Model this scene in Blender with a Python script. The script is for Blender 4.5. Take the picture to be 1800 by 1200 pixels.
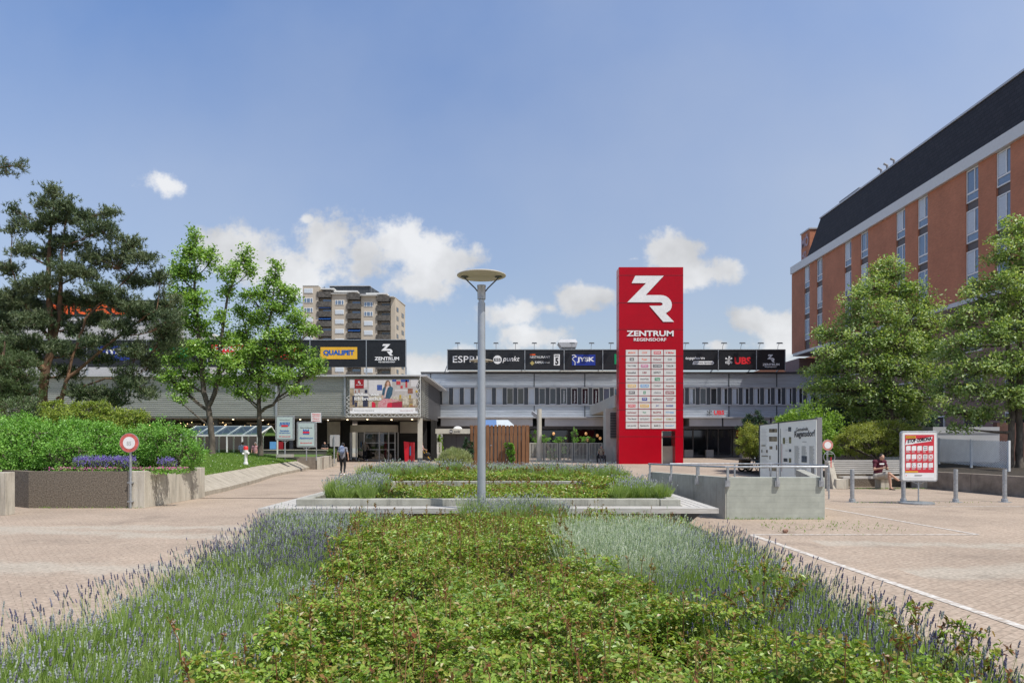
import bpy, math, random
import numpy as np
from mathutils import Vector, Matrix
random.seed(7); RS = np.random.RandomState(11)
scene = bpy.context.scene
COL = scene.collection
R = math.radians
for o in list(bpy.data.objects): bpy.data.objects.remove(o)

# ------------------------------------------------------------------ camera
FPX, CX, HY, EYE = 1250.0, 900.0, 777.0, 1.65      # focal length in photo pixels, principal column, horizon row, eye height
cam = bpy.data.cameras.new('camera'); camo = bpy.data.objects.new('camera', cam); COL.objects.link(camo)
cam.sensor_width = 36; cam.lens = 25; cam.shift_y = 177/1800
cam.clip_start = .1; cam.clip_end = 3000
camo.location = (0, 0, EYE); camo.rotation_euler = (R(90), 0, 0)
scene.camera = camo
def gx(px, d): return (px-CX)*d/FPX
def gz(py, d): return EYE-(py-HY)*d/FPX

# ------------------------------------------------------------------ sun, sky, exposure
SUN = Vector((.45, -.36, 1)).normalized()
sl = bpy.data.lights.new('sun', 'SUN'); sl.energy = 3.75; sl.angle = R(.6); sl.color = (1, .955, .89)
so = bpy.data.objects.new('sun', sl); COL.objects.link(so)
so.rotation_euler = SUN.to_track_quat('Z', 'Y').to_euler(); so.location = (20, -20, 60)
scene.view_settings.view_transform = 'Standard'; scene.view_settings.look = 'None'
scene.view_settings.exposure = .32; scene.view_settings.gamma = 1
W = bpy.data.worlds.new('World'); scene.world = W; W.use_nodes = True
wt = W.node_tree; wt.nodes.clear()
def N(t, k, **kw):
    n = t.nodes.new(k)
    for a, b in kw.items(): setattr(n, a, b)
    return n
def lk(t, a, b): t.links.new(a, b)
def mth(t, op, a, b=None, c=None, clamp=False):
    n = N(t, 'ShaderNodeMath', operation=op, use_clamp=clamp)
    for i, v in enumerate((a, b, c)):
        if v is None: continue
        if isinstance(v, (int, float)): n.inputs[i].default_value = v
        else: lk(t, v, n.inputs[i])
    return n.outputs[0]
wo = N(wt, 'ShaderNodeOutputWorld'); bg = N(wt, 'ShaderNodeBackground'); bg.inputs[1].default_value = .15
sky = N(wt, 'ShaderNodeTexSky', sky_type='NISHITA'); sky.sun_disc = False
sky.sun_elevation = R(60); sky.sun_rotation = math.atan2(.45, -.36)
sky.air_density = 1.0; sky.dust_density = 2.2; sky.ozone_density = 1.3; sky.altitude = 400
tcw = N(wt, 'ShaderNodeTexCoord'); sp = N(wt, 'ShaderNodeSeparateXYZ'); lk(wt, tcw.outputs['Generated'], sp.inputs[0])
yy = mth(wt, 'MAXIMUM', sp.outputs[1], .02)
u = mth(wt, 'DIVIDE', sp.outputs[0], yy); v = mth(wt, 'DIVIDE', sp.outputs[2], yy)
uv = N(wt, 'ShaderNodeCombineXYZ'); lk(wt, u, uv.inputs[0]); lk(wt, v, uv.inputs[1])
# clouds: ellipses in direction space (real far-off clouds), broken up by noise
CL = [(285,325,44,22,.9),(428,450,76,52,.95),(640,470,70,40,.65),(560,440,40,40,.6),(478,478,78,44,1),(585,425,60,46,1),(640,440,55,40,.9),(700,425,75,40,1),(765,455,72,50,1),
      (735,500,70,38,.8),(600,480,50,30,.4),(540,385,16,12,.7),(895,552,60,30,.8),(925,592,60,26,1),(1012,528,45,26,.9),(1062,518,38,20,.9),
      (965,540,30,18,.6),(1180,452,58,34,1),(1240,478,66,26,1),(1350,565,60,28,.95),(1385,588,60,46,1),(1265,606,26,14,.8),(770,645,55,26,.9),(820,620,34,20,.6),(330,440,25,16,.4),(1115,455,25,10,.4)]
nz = N(wt, 'ShaderNodeTexNoise'); lk(wt, uv.outputs[0], nz.inputs['Vector']); nz.inputs['Scale'].default_value = 15; nz.inputs['Detail'].default_value = 12; nz.inputs['Roughness'].default_value = .62
mx = None
for (a, b, ra, rb, w) in CL:
    s = N(wt, 'ShaderNodeVectorMath', operation='SUBTRACT'); lk(wt, uv.outputs[0], s.inputs[0]); s.inputs[1].default_value = ((a-CX)/FPX, (HY-b)/FPX, 0)
    m = N(wt, 'ShaderNodeVectorMath', operation='MULTIPLY'); lk(wt, s.outputs[0], m.inputs[0]); m.inputs[1].default_value = (FPX/ra, FPX/rb, 0)
    l = N(wt, 'ShaderNodeVectorMath', operation='LENGTH'); lk(wt, m.outputs[0], l.inputs[0])
    e = mth(wt, 'SUBTRACT', w, l.outputs['Value'])
    mx = e if mx is None else mth(wt, 'SMOOTH_MAX', mx, e, .18)
nn = mth(wt, 'MULTIPLY', mth(wt, 'SUBTRACT', nz.outputs[0], .5), 3.6)
dens = mth(wt, 'ADD', mx, nn)
mr = N(wt, 'ShaderNodeMapRange', interpolation_type='SMOOTHSTEP'); lk(wt, dens, mr.inputs[0])
mr.inputs[1].default_value = -.30; mr.inputs[2].default_value = .42; mr.inputs[3].default_value = 0; mr.inputs[4].default_value = .93
front = mth(wt, 'GREATER_THAN', sp.outputs[1], .05)
cm = mth(wt, 'MULTIPLY', mr.outputs[0], front)
# thin veil low down
veil = N(wt, 'ShaderNodeTexNoise'); lk(wt, uv.outputs[0], veil.inputs['Vector']); veil.inputs['Scale'].default_value = 2.2; veil.inputs['Detail'].default_value = 6
vz = N(wt, 'ShaderNodeMapRange'); lk(wt, veil.outputs[0], vz.inputs[0]); vz.inputs[1].default_value = .35; vz.inputs[2].default_value = .75; vz.inputs[3].default_value = .0; vz.inputs[4].default_value = .30
nz2 = N(wt, 'ShaderNodeTexNoise'); lk(wt, uv.outputs[0], nz2.inputs['Vector']); nz2.inputs['Scale'].default_value = 9; nz2.inputs['Detail'].default_value = 5
ccol = N(wt, 'ShaderNodeMapRange'); lk(wt, nz2.outputs[0], ccol.inputs[0]); ccol.inputs[1].default_value = .35; ccol.inputs[2].default_value = .62; ccol.inputs[3].default_value = 3.1; ccol.inputs[4].default_value = 4.7
cc = N(wt, 'ShaderNodeCombineXYZ'); lk(wt, ccol.outputs[0], cc.inputs[0]); lk(wt, mth(wt,'MULTIPLY',ccol.outputs[0],1.01), cc.inputs[1]); lk(wt, mth(wt,'MULTIPLY',ccol.outputs[0],1.03), cc.inputs[2])
hs = N(wt, 'ShaderNodeMixRGB', blend_type='MULTIPLY'); hs.inputs[0].default_value = 1; lk(wt, sky.outputs[0], hs.inputs[1]); 
tr_ = N(wt, 'ShaderNodeValToRGB'); lk(wt, mth(wt, 'DIVIDE', sp.outputs[2], mth(wt, 'MAXIMUM', mth(wt, 'ABSOLUTE', sp.outputs[1]), .05), clamp=True), tr_.inputs[0])
for i_, (p_, c_) in enumerate(((0., (.84,.75,.72)), (.14, (.85,.77,.74)), (.38, (1.03,.95,.95)), (.60, (.87,.94,1.07)))):
    e_ = tr_.color_ramp.elements[i_] if i_ < 2 else tr_.color_ramp.elements.new(p_); e_.position = p_; e_.color = (*c_, 1)
lk(wt, tr_.outputs[0], hs.inputs[2])
mv = N(wt, 'ShaderNodeMixRGB'); lk(wt, mth(wt, 'ADD', vz.outputs[0], mth(wt, 'MULTIPLY', mth(wt, 'MAXIMUM', u, 0), .45), clamp=True), mv.inputs[0]); lk(wt, hs.outputs[0], mv.inputs[1]); mv.inputs[2].default_value = (3.0, 3.3, 3.8, 1)
mc = N(wt, 'ShaderNodeMixRGB'); lk(wt, cm, mc.inputs[0]); lk(wt, mv.outputs[0], mc.inputs[1]); lk(wt, cc.outputs[0], mc.inputs[2])
lk(wt, mc.outputs[0], bg.inputs[0]); lk(wt, bg.outputs[0], wo.inputs[0])

# ------------------------------------------------------------------ geometry helpers
class G:
    def __init__(s): s.V = []; s.F = []; s.n = 0
    def add(s, v, f, mi=0):
        v = np.asarray(v, float).reshape(-1, 3); s.V.append(v)
        if isinstance(f, np.ndarray): s.F.append((f+s.n, mi))
        else:
            for q in f: s.F.append((np.asarray([q])+s.n, mi))
        s.n += len(v); return s
    def box(s, x0, x1, y0, y1, z0, z1, mi=0):
        return s.add([(x,y,z) for z in (z0,z1) for y in (y0,y1) for x in (x0,x1)],
                     np.array([(0,2,3,1),(4,5,7,6),(0,1,5,4),(2,6,7,3),(0,4,6,2),(1,3,7,5)]), mi)
    def hexa(s, p, mi=0):          # 8 points: bottom 4 (ccw), top 4
        return s.add(p, np.array([(3,2,1,0),(4,5,6,7),(0,1,5,4),(1,2,6,5),(2,3,7,6),(3,0,4,7)]), mi)
    def wall(s, a, b, t, z0, z1, mi=0, z0b=None, z1b=None):   # straight wall from a to b (xy), thickness t to the left side of a->b
        a = Vector(a); b = Vector(b); n = Vector((-(b-a).y, (b-a).x)).normalized()*t
        z0b = z0 if z0b is None else z0b; z1b = z1 if z1b is None else z1b
        c, d = b+n, a+n
        return s.hexa([(a.x,a.y,z0),(b.x,b.y,z0b),(c.x,c.y,z0b),(d.x,d.y,z0),(a.x,a.y,z1),(b.x,b.y,z1b),(c.x,c.y,z1b),(d.x,d.y,z1)], mi)
    def bar(s, p, q, w, h, mi=0, up=(0,0,1)):
        p = Vector(p); q = Vector(q); d = (q-p).normalized(); u = Vector(up)
        if abs(d.dot(u)) > .98: u = Vector((0,1,0))
        a = d.cross(u).normalized()*w/2; b = a.cross(d).normalized()*h/2
        return s.hexa([p-a-b,p+a-b,q+a-b,q-a-b,p-a+b,p+a+b,q+a+b,q-a+b] if False else [p-a-b,p-a+b,p+a+b,p+a-b,q-a-b,q-a+b,q+a+b,q+a-b], mi)
    def tube(s, pts, rad, n=8, mi=0, cap=True):
        pts = [Vector(p) for p in pts]; m = len(pts)
        if not hasattr(rad, '__len__'): rad = [rad]*m
        up = Vector((0,0,1)); V = []; pa = None
        for i, p in enumerate(pts):
            d = (pts[min(i+1,m-1)]-pts[max(i-1,0)])
            d = d.normalized() if d.length > 1e-9 else Vector((0,0,1))
            if pa is None: pa = d.cross(Vector((0,1,0)) if abs(d.y) < .9 else Vector((1,0,0))).normalized()
            a = (pa-d*pa.dot(d)).normalized(); b = d.cross(a); pa = a
            for k in range(n):
                t = 2*math.pi*k/n; V.append(p+(a*math.cos(t)+b*math.sin(t))*rad[i])
        F = [(i*n+k, i*n+(k+1)%n, (i+1)*n+(k+1)%n, (i+1)*n+k) for i in range(m-1) for k in range(n)]
        s.add([tuple(x) for x in V], np.array(F), mi)
        if cap:
            o = s.n-m*n
            s.F.append((np.array([[o+k for k in reversed(range(n))]]), mi)); s.F.append((np.array([[o+(m-1)*n+k for k in range(n)]]), mi))
        return s
    def lathe(s, c, prof, n=24, mi=0, cap=True):
        V = []; m = len(prof)
        for r, z in prof:
            for k in range(n):
                t = 2*math.pi*k/n; V.append((c[0]+r*math.cos(t), c[1]+r*math.sin(t), c[2]+z))
        F = [(i*n+k, i*n+(k+1)%n, (i+1)*n+(k+1)%n, (i+1)*n+k) for i in range(m-1) for k in range(n)]
        s.add(V, np.array(F), mi)
        if cap:
            o = s.n-m*n
            s.F.append((np.array([[o+k for k in reversed(range(n))]]), mi)); s.F.append((np.array([[o+(m-1)*n+k for k in range(n)]]), mi))
        return s
    def ell(s, c, r, n=12, m=8, mi=0):
        prof = [(max(math.sin(math.pi*i/m), .02), -math.cos(math.pi*i/m)) for i in range(m+1)]
        g = G(); g.lathe((0,0,0), prof, n); 
        for v in g.V: v *= np.array(r); v += np.array(c)
        for v in g.V: s.V.append(v)
        for f, _ in g.F: s.F.append((f+s.n, mi))
        s.n += g.n; return s
    def cap(s, p, q, r0, r1, n=10, mi=0):                       # capsule
        p = Vector(p); q = Vector(q); d = (q-p); L = max(d.length, 1e-5); d = d/L
        P = []; Rr = []
        for a in (-75,-45,-15): P.append(p+d*r0*math.sin(R(a))); Rr.append(r0*math.cos(R(a)))
        for a in (15,45,75): P.append(q+d*r1*math.sin(R(a))); Rr.append(r1*math.cos(R(a)))
        return s.tube(P, Rr, n, mi)
    def poly(s, fr, pts, c0=0., c1=None, mi=0):                 # polygon in a frame, optionally extruded c0..c1
        O, U, V, Nn = fr; m = len(pts)
        top = c0 if c1 is None else c1
        vs = [O+U*a+V*b+Nn*top for a, b in pts]
        if c1 is None: return s.add([tuple(x) for x in vs], [list(range(m))], mi)
        vs += [O+U*a+V*b+Nn*c0 for a, b in pts]
        f = [list(range(m)), list(reversed(range(m, 2*m)))]+[[i, m+i, m+(i+1)%m, (i+1)%m] for i in range(m)]
        return s.add([tuple(x) for x in vs], f, mi)
    def rect(s, fr, a0, a1, b0, b1, c0, c1=None, mi=0): return s.poly(fr, [(a0,b0),(a1,b0),(a1,b1),(a0,b1)], c0, c1, mi)
    def build(s, name, mats, parent=None, smooth=False, bevel=0):
        if not isinstance(mats, (list, tuple)): mats = [mats]
        V = np.concatenate(s.V) if s.V else np.zeros((0,3))
        if parent is not None: V = V-np.array(worldloc(parent))
        me = bpy.data.meshes.new(name)
        me.vertices.add(len(V)); me.vertices.foreach_set('co', V.astype(np.float32).ravel())
        tot = np.concatenate([np.full(len(f), f.shape[1]) for f, _ in s.F]).astype(np.int32)
        idx = np.concatenate([f.ravel() for f, _ in s.F]).astype(np.int32)
        mi = np.concatenate([np.full(len(f), m) for f, m in s.F]).astype(np.int32)
        me.loops.add(len(idx)); me.loops.foreach_set('vertex_index', idx)
        me.polygons.add(len(tot)); st = np.concatenate([[0], np.cumsum(tot)[:-1]]).astype(np.int32)
        me.polygons.foreach_set('loop_start', st); me.polygons.foreach_set('loop_total', tot)
        me.polygons.foreach_set('material_index', mi)
        for m in mats: me.materials.append(m)
        me.update(calc_edges=True); me.validate()
        me.polygons.foreach_set('use_smooth', np.zeros(len(me.polygons), bool))
        if smooth:
            me.polygons.foreach_set('use_smooth', np.ones(len(me.polygons), bool)); me.set_sharp_from_angle(angle=R(45))
        o = bpy.data.objects.new(name, me); COL.objects.link(o)
        if parent is not None: o.parent = parent
        if bevel:
            b = o.modifiers.new('bevel', 'BEVEL'); b.width = bevel; b.segments = 2; b.limit_method = 'ANGLE'
        return o
def worldloc(o):
    v = Vector((0,0,0))
    while o is not None: v += o.location; o = o.parent
    return v
def tag(o, label=None, cat=None, group=None, kind=None):
    if label: o['label'] = label
    if cat: o['category'] = cat
    if group: o['group'] = group
    if kind: o['kind'] = kind
    return o
def thing(name, label, cat, loc=(0,0,0), group=None):
    o = bpy.data.objects.new(name, None); COL.objects.link(o); o.location = loc; o.empty_display_size = .2
    return tag(o, label, cat, group)
def kids(o): return [c for c in bpy.data.objects if c.parent == o]
def dup(root, loc, label=None, rotz=None):
    ch = kids(root)
    r = root.copy(); COL.objects.link(r); r.location = loc
    if rotz is not None: r.rotation_euler = (0,0,rotz)
    if label: r['label'] = label
    for c in ch:
        k = c.copy(); COL.objects.link(k); k.parent = r
        for g in [x for x in kids(c)]:
            h = g.copy(); COL.objects.link(h); h.parent = k
    return r
def face_frame(x, y, z=0.): return (Vector((x,y,z)), Vector((1,0,0)), Vector((0,0,1)), Vector((0,-1,0)))   # vertical plane looking at -Y

# ------------------------------------------------------------------ materials
def mat(name, col, rough=.6, metal=0., var=0., vscale=4., bump=0., bscale=30., col2=None, spec=.5, stretch=(1,1,1), emis=0., detail=5, alpha=1., stain=0.):
    m = bpy.data.materials.new(name); m.use_nodes = True; t = m.node_tree; p = t.nodes['Principled BSDF']
    p.inputs['Base Color'].default_value = (*col, 1); p.inputs['Roughness'].default_value = rough; p.inputs['Metallic'].default_value = metal
    p.inputs['Specular IOR Level'].default_value = spec
    tc = N(t, 'ShaderNodeTexCoord'); mp = N(t, 'ShaderNodeMapping'); mp.inputs['Scale'].default_value = stretch; lk(t, tc.outputs['Object'], mp.inputs[0])
    n1 = N(t, 'ShaderNodeTexNoise'); lk(t, mp.outputs[0], n1.inputs['Vector']); n1.inputs['Scale'].default_value = vscale; n1.inputs['Detail'].default_value = detail; n1.inputs['Roughness'].default_value = .6
    v = var if var else .04
    c2 = col2 if col2 else tuple(max(0, c*(1-v*1.6)) for c in col); c1 = col if col2 else tuple(min(1, c*(1+v)) for c in col)
    r = N(t, 'ShaderNodeValToRGB'); r.color_ramp.elements[0].position = .34; r.color_ramp.elements[1].position = .66
    r.color_ramp.elements[0].color = (*c2, 1); r.color_ramp.elements[1].color = (*c1, 1)
    lk(t, n1.outputs[0], r.inputs[0]); lk(t, r.outputs[0], p.inputs['Base Color'])
    if stain:
        m3 = N(t, 'ShaderNodeMapping'); m3.inputs['Scale'].default_value = (5, 5, .35); lk(t, tc.outputs['Object'], m3.inputs[0])
        n3_ = N(t, 'ShaderNodeTexNoise'); lk(t, m3.outputs[0], n3_.inputs['Vector']); n3_.inputs['Scale'].default_value = 1.6; n3_.inputs['Detail'].default_value = 7; n3_.inputs['Roughness'].default_value = .7
        k_ = N(t, 'ShaderNodeMapRange'); lk(t, n3_.outputs[0], k_.inputs[0]); k_.inputs[1].default_value = .50; k_.inputs[2].default_value = .72; k_.inputs[3].default_value = 1; k_.inputs[4].default_value = 1-stain
        mm_ = N(t, 'ShaderNodeMixRGB', blend_type='MULTIPLY'); mm_.inputs[0].default_value = 1; lk(t, r.outputs[0], mm_.inputs[1]); cb_ = N(t, 'ShaderNodeCombineXYZ'); [lk(t, k_.outputs[0], cb_.inputs[i]) for i in range(3)]; lk(t, cb_.outputs[0], mm_.inputs[2]); lk(t, mm_.outputs[0], p.inputs['Base Color'])
    if bump:
        n2 = N(t, 'ShaderNodeTexNoise'); lk(t, mp.outputs[0], n2.inputs['Vector']); n2.inputs['Scale'].default_value = bscale; n2.inputs['Detail'].default_value = 4
        b = N(t, 'ShaderNodeBump'); b.inputs['Strength'].default_value = bump; b.inputs['Distance'].default_value = .02
        lk(t, n2.outputs[0], b.inputs['Height']); lk(t, b.outputs[0], p.inputs['Normal'])
    if emis:
        p.inputs['Emission Color'].default_value = (*col, 1); p.inputs['Emission Strength'].default_value = emis
    if alpha < 1: p.inputs['Alpha'].default_value = alpha
    return m
def leafmat(name, cols, rough=.45, trans=.35, spec=.4, patch=0., ps=1.5):
    m = bpy.data.materials.new(name); m.use_nodes = True; t = m.node_tree; p = t.nodes['Principled BSDF']; out = t.nodes['Material Output']
    g = N(t, 'ShaderNodeNewGeometry'); r = N(t, 'ShaderNodeValToRGB')
    e = r.color_ramp.elements
    while len(e) < len(cols): e.new(.5)
    for i, c in enumerate(cols): e[i].position = i/(len(cols)-1); e[i].color = (*c, 1)
    if patch:
        tc = N(t, 'ShaderNodeTexCoord'); nn_ = N(t, 'ShaderNodeTexNoise'); lk(t, tc.outputs['Object'], nn_.inputs['Vector']); nn_.inputs['Scale'].default_value = ps; nn_.inputs['Detail'].default_value = 3
        lk(t, mth(t, 'ADD', mth(t, 'MULTIPLY', g.outputs['Random Per Island'], 1-patch*.5), mth(t, 'MULTIPLY', mth(t, 'SUBTRACT', nn_.outputs[0], .38), patch*2.), clamp=True), r.inputs[0])
    else: lk(t, g.outputs['Random Per Island'], r.inputs[0])
    lk(t, r.outputs[0], p.inputs['Base Color'])
    p.inputs['Roughness'].default_value = rough; p.inputs['Specular IOR Level'].default_value = spec
    if trans:
        tr = N(t, 'ShaderNodeBsdfTranslucent'); mxs = N(t, 'ShaderNodeMixShader'); mxs.inputs[0].default_value = trans
        hm = N(t, 'ShaderNodeMixRGB', blend_type='MULTIPLY'); hm.inputs[0].default_value = 1; lk(t, r.outputs[0], hm.inputs[1]); hm.inputs[2].default_value = (1.3, 1.25, .5, 1)
        lk(t, hm.outputs[0], tr.inputs[0]); lk(t, p.outputs[0], mxs.inputs[1]); lk(t, tr.outputs[0], mxs.inputs[2]); lk(t, mxs.outputs[0], out.inputs[0])
    return m
def glassmat(name, tint=(.8,.9,.9), a=.25):
    m = bpy.data.materials.new(name); m.use_nodes = True; t = m.node_tree; t.nodes.clear(); out = N(t, 'ShaderNodeOutputMaterial')
    gl = N(t, 'ShaderNodeBsdfGlossy'); gl.inputs['Roughness'].default_value = .03; tr = N(t, 'ShaderNodeBsdfTransparent'); tr.inputs[0].default_value = (*tint, 1)
    fr = N(t, 'ShaderNodeFresnel'); fr.inputs[0].default_value = 1.5; ad = mth(t, 'ADD', fr.outputs[0], a-.04, clamp=True)
    mx_ = N(t, 'ShaderNodeMixShader'); lk(t, ad, mx_.inputs[0]); lk(t, tr.outputs[0], mx_.inputs[1]); lk(t, gl.outputs[0], mx_.inputs[2]); lk(t, mx_.outputs[0], out.inputs[0])
    return m
M = {}
M['conc'] = mat('light_concrete', (.42,.415,.36), .85, var=.16, vscale=2.2, bump=.25, bscale=45, col2=(.30,.295,.25), stain=.5)
M['concd'] = mat('exposed_aggregate', (.25,.21,.165), .95, vscale=30, col2=(.085,.068,.05), bump=.6, bscale=60, detail=8)
M['concw'] = mat('weathered_concrete', (.56,.52,.44), .9, vscale=3.2, col2=(.40,.36,.295), bump=.3, bscale=40, stretch=(1,1,.3), stain=.55)
M['alu'] = mat('ribbed_aluminium', (.41,.415,.375), .45, .35, var=.10, vscale=1.3, stretch=(.3,.3,3))
M['kerb'] = mat('kerb_concrete', (.42,.375,.305), .92, var=.1, vscale=3, col2=(.30,.265,.21), bump=.3, bscale=30)
M['aluc'] = mat('ribbed_aluminium_blue_grey', (.52,.56,.60), .40, .4, var=.10, vscale=1.3, stretch=(.3,.3,3))
M['aluflat'] = mat('pale_metal_sheet', (.52,.52,.53), .4, .3, var=.06, vscale=.7)
M['cream'] = mat('cream_paint', (.52,.50,.43), .55, var=.06, vscale=2)
M['galv'] = mat('galvanised_steel', (.42,.44,.46), .42, .6, var=.15, vscale=14)
M['steelgrey'] = mat('grey_powder_coat', (.40,.43,.47), .38, .4, var=.05)
M['white'] = mat('white_paint', (.78,.78,.76), .5, var=.05)
M['offwhite'] = mat('off_white_panel', (.66,.66,.64), .5, var=.03)
M['black'] = mat('black_sign_panel', (.012,.013,.016), .35, var=.2)
M['blackm'] = mat('black_matte', (.012,.012,.013), .8)
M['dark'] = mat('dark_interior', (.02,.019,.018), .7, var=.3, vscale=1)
M['slate'] = mat('dark_slate_panel', (.075,.085,.095), .45, .1, var=.08)
M['slategrey'] = mat('charcoal_cladding', (.07,.068,.072), .55, var=.1, vscale=.8)
M['red'] = mat('red_panel', (.43,.0,.012), .28, spec=.25, var=.04, vscale=1)
M['redb'] = mat('red_lettering', (.75,.02,.03), .4)
M['orange'] = mat('orange_red', (.85,.12,.02), .4)
M['yellow'] = mat('sign_yellow', (.75,.42,.03), .45)
M['blue'] = mat('sign_blue', (.012,.035,.28), .4)
M['blue2'] = mat('letter_blue', (.0,.10,.42), .4)
M['lblue'] = mat('light_blue', (.12,.35,.65), .45)
M['green'] = mat('sign_green', (.0,.26,.10), .4)
M['gold'] = mat('dull_gold', (.45,.36,.12), .4)
M['pinks'] = mat('pink_sign', (.62,.12,.30), .4)
M['dred'] = mat('dark_red', (.30,.008,.015), .45)
M['grey5'] = mat('mid_grey', (.22,.22,.23), .5)
M['text'] = mat('dark_grey_text', (.06,.06,.065), .5)
M['wood'] = mat('brown_stained_wood', (.26,.125,.055), .7, vscale=5, col2=(.13,.055,.022), stretch=(6,6,.35), bump=.2)
M['benchw'] = mat('weathered_bench_wood', (.56,.54,.50), .75, vscale=6, col2=(.38,.36,.33), stretch=(.5,8,8), bump=.15)
M['glass'] = mat('dark_window_glass', (.02,.028,.035), .05, 0, spec=1.)
M['glassb'] = mat('blue_sky_glass', (.17,.23,.31), .06, .35, spec=1.)
M['blind'] = mat('pale_roller_blind', (.56,.61,.66), .5, var=.06, stretch=(1,1,12), vscale=3)
M['clear'] = glassmat('clear_glass', (.86,.93,.92), .12)
M['shglass'] = glassmat('shelter_glass', (.72,.80,.80), .22)
M['soil'] = mat('soil', (.055,.042,.03), 1, vscale=9, col2=(.02,.016,.012), bump=.8, bscale=25)
M['bark'] = mat('rough_bark', (.16,.135,.11), .95, vscale=6, col2=(.05,.042,.035), bump=.8, bscale=14, stretch=(1,1,.4))
M['barkp'] = mat('pine_bark', (.27,.15,.085), .95, vscale=3, col2=(.085,.06,.045), bump=.8, bscale=9, stretch=(1,1,.5))
M['twig'] = mat('twig_bark', (.10,.08,.06), .9)
M['lwhite'] = mat('white_lettering', (.82,.82,.82), .45)
M['skin'] = mat('skin', (.50,.29,.20), .55, var=.05)
M['rubber'] = mat('black_rubber', (.015,.015,.015), .7)

def brickmat(name, c1, c2, mortar, sx, sy, rough, axis='XY', msize=.02, bump=.3, extra=None, varscale=.35, rot=0):
    m = bpy.data.materials.new(name); m.use_nodes = True; t = m.node_tree; p = t.nodes['Principled BSDF']
    tc = N(t, 'ShaderNodeTexCoord'); s = N(t, 'ShaderNodeSeparateXYZ'); c = N(t, 'ShaderNodeCombineXYZ'); lk(t, tc.outputs['Object'], s.inputs[0])
    ix = 'XYZ'.index(axis[0]); iy = 'XYZ'.index(axis[1])
    if rot:
        lk(t, mth(t,'ADD',mth(t,'MULTIPLY',s.outputs[ix],math.cos(rot)),mth(t,'MULTIPLY',s.outputs[iy],math.sin(rot))), c.inputs[0]); lk(t, mth(t,'SUBTRACT',mth(t,'MULTIPLY',s.outputs[iy],math.cos(rot)),mth(t,'MULTIPLY',s.outputs[ix],math.sin(rot))), c.inputs[1])
    else: lk(t, s.outputs[ix], c.inputs[0]); lk(t, s.outputs[iy], c.inputs[1])
    b = N(t, 'ShaderNodeTexBrick'); lk(t, c.outputs[0], b.inputs['Vector']); b.inputs['Scale'].default_value = 1
    b.inputs['Brick Width'].default_value = sx; b.inputs['Row Height'].default_value = sy; b.inputs['Mortar Size'].default_value = msize; b.inputs['Mortar Smooth'].default_value = .3
    b.inputs['Color1'].default_value = (*c1,1); b.inputs['Color2'].default_value = (*c2,1); b.inputs['Mortar'].default_value = (*mortar,1)
    n = N(t, 'ShaderNodeTexNoise'); lk(t, tc.outputs['Object'], n.inputs['Vector']); n.inputs['Scale'].default_value = varscale; n.inputs['Detail'].default_value = 8; n.inputs['Roughness'].default_value = .65
    mr_ = N(t, 'ShaderNodeMapRange'); lk(t, n.outputs[0], mr_.inputs[0]); mr_.inputs[1].default_value = .3; mr_.inputs[2].default_value = .7; mr_.inputs[3].default_value = .80; mr_.inputs[4].default_value = 1.12
    mm = N(t, 'ShaderNodeMixRGB', blend_type='MULTIPLY'); mm.inputs[0].default_value = 1; lk(t, b.outputs[0], mm.inputs[1])
    cb = N(t, 'ShaderNodeCombineXYZ'); [lk(t, mr_.outputs[0], cb.inputs[i]) for i in range(3)]; lk(t, cb.outputs[0], mm.inputs[2])
    colr = mm.outputs[0]
    if extra: colr = extra(t, tc, s, colr)
    lk(t, colr, p.inputs['Base Color']); p.inputs['Roughness'].default_value = rough
    bp = N(t, 'ShaderNodeBump'); bp.inputs['Strength'].default_value = bump; bp.inputs['Distance'].default_value = .01; bp.invert = True
    lk(t, b.outputs['Fac'], bp.inputs['Height']); lk(t, bp.outputs[0], p.inputs['Normal'])
    return m
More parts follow.
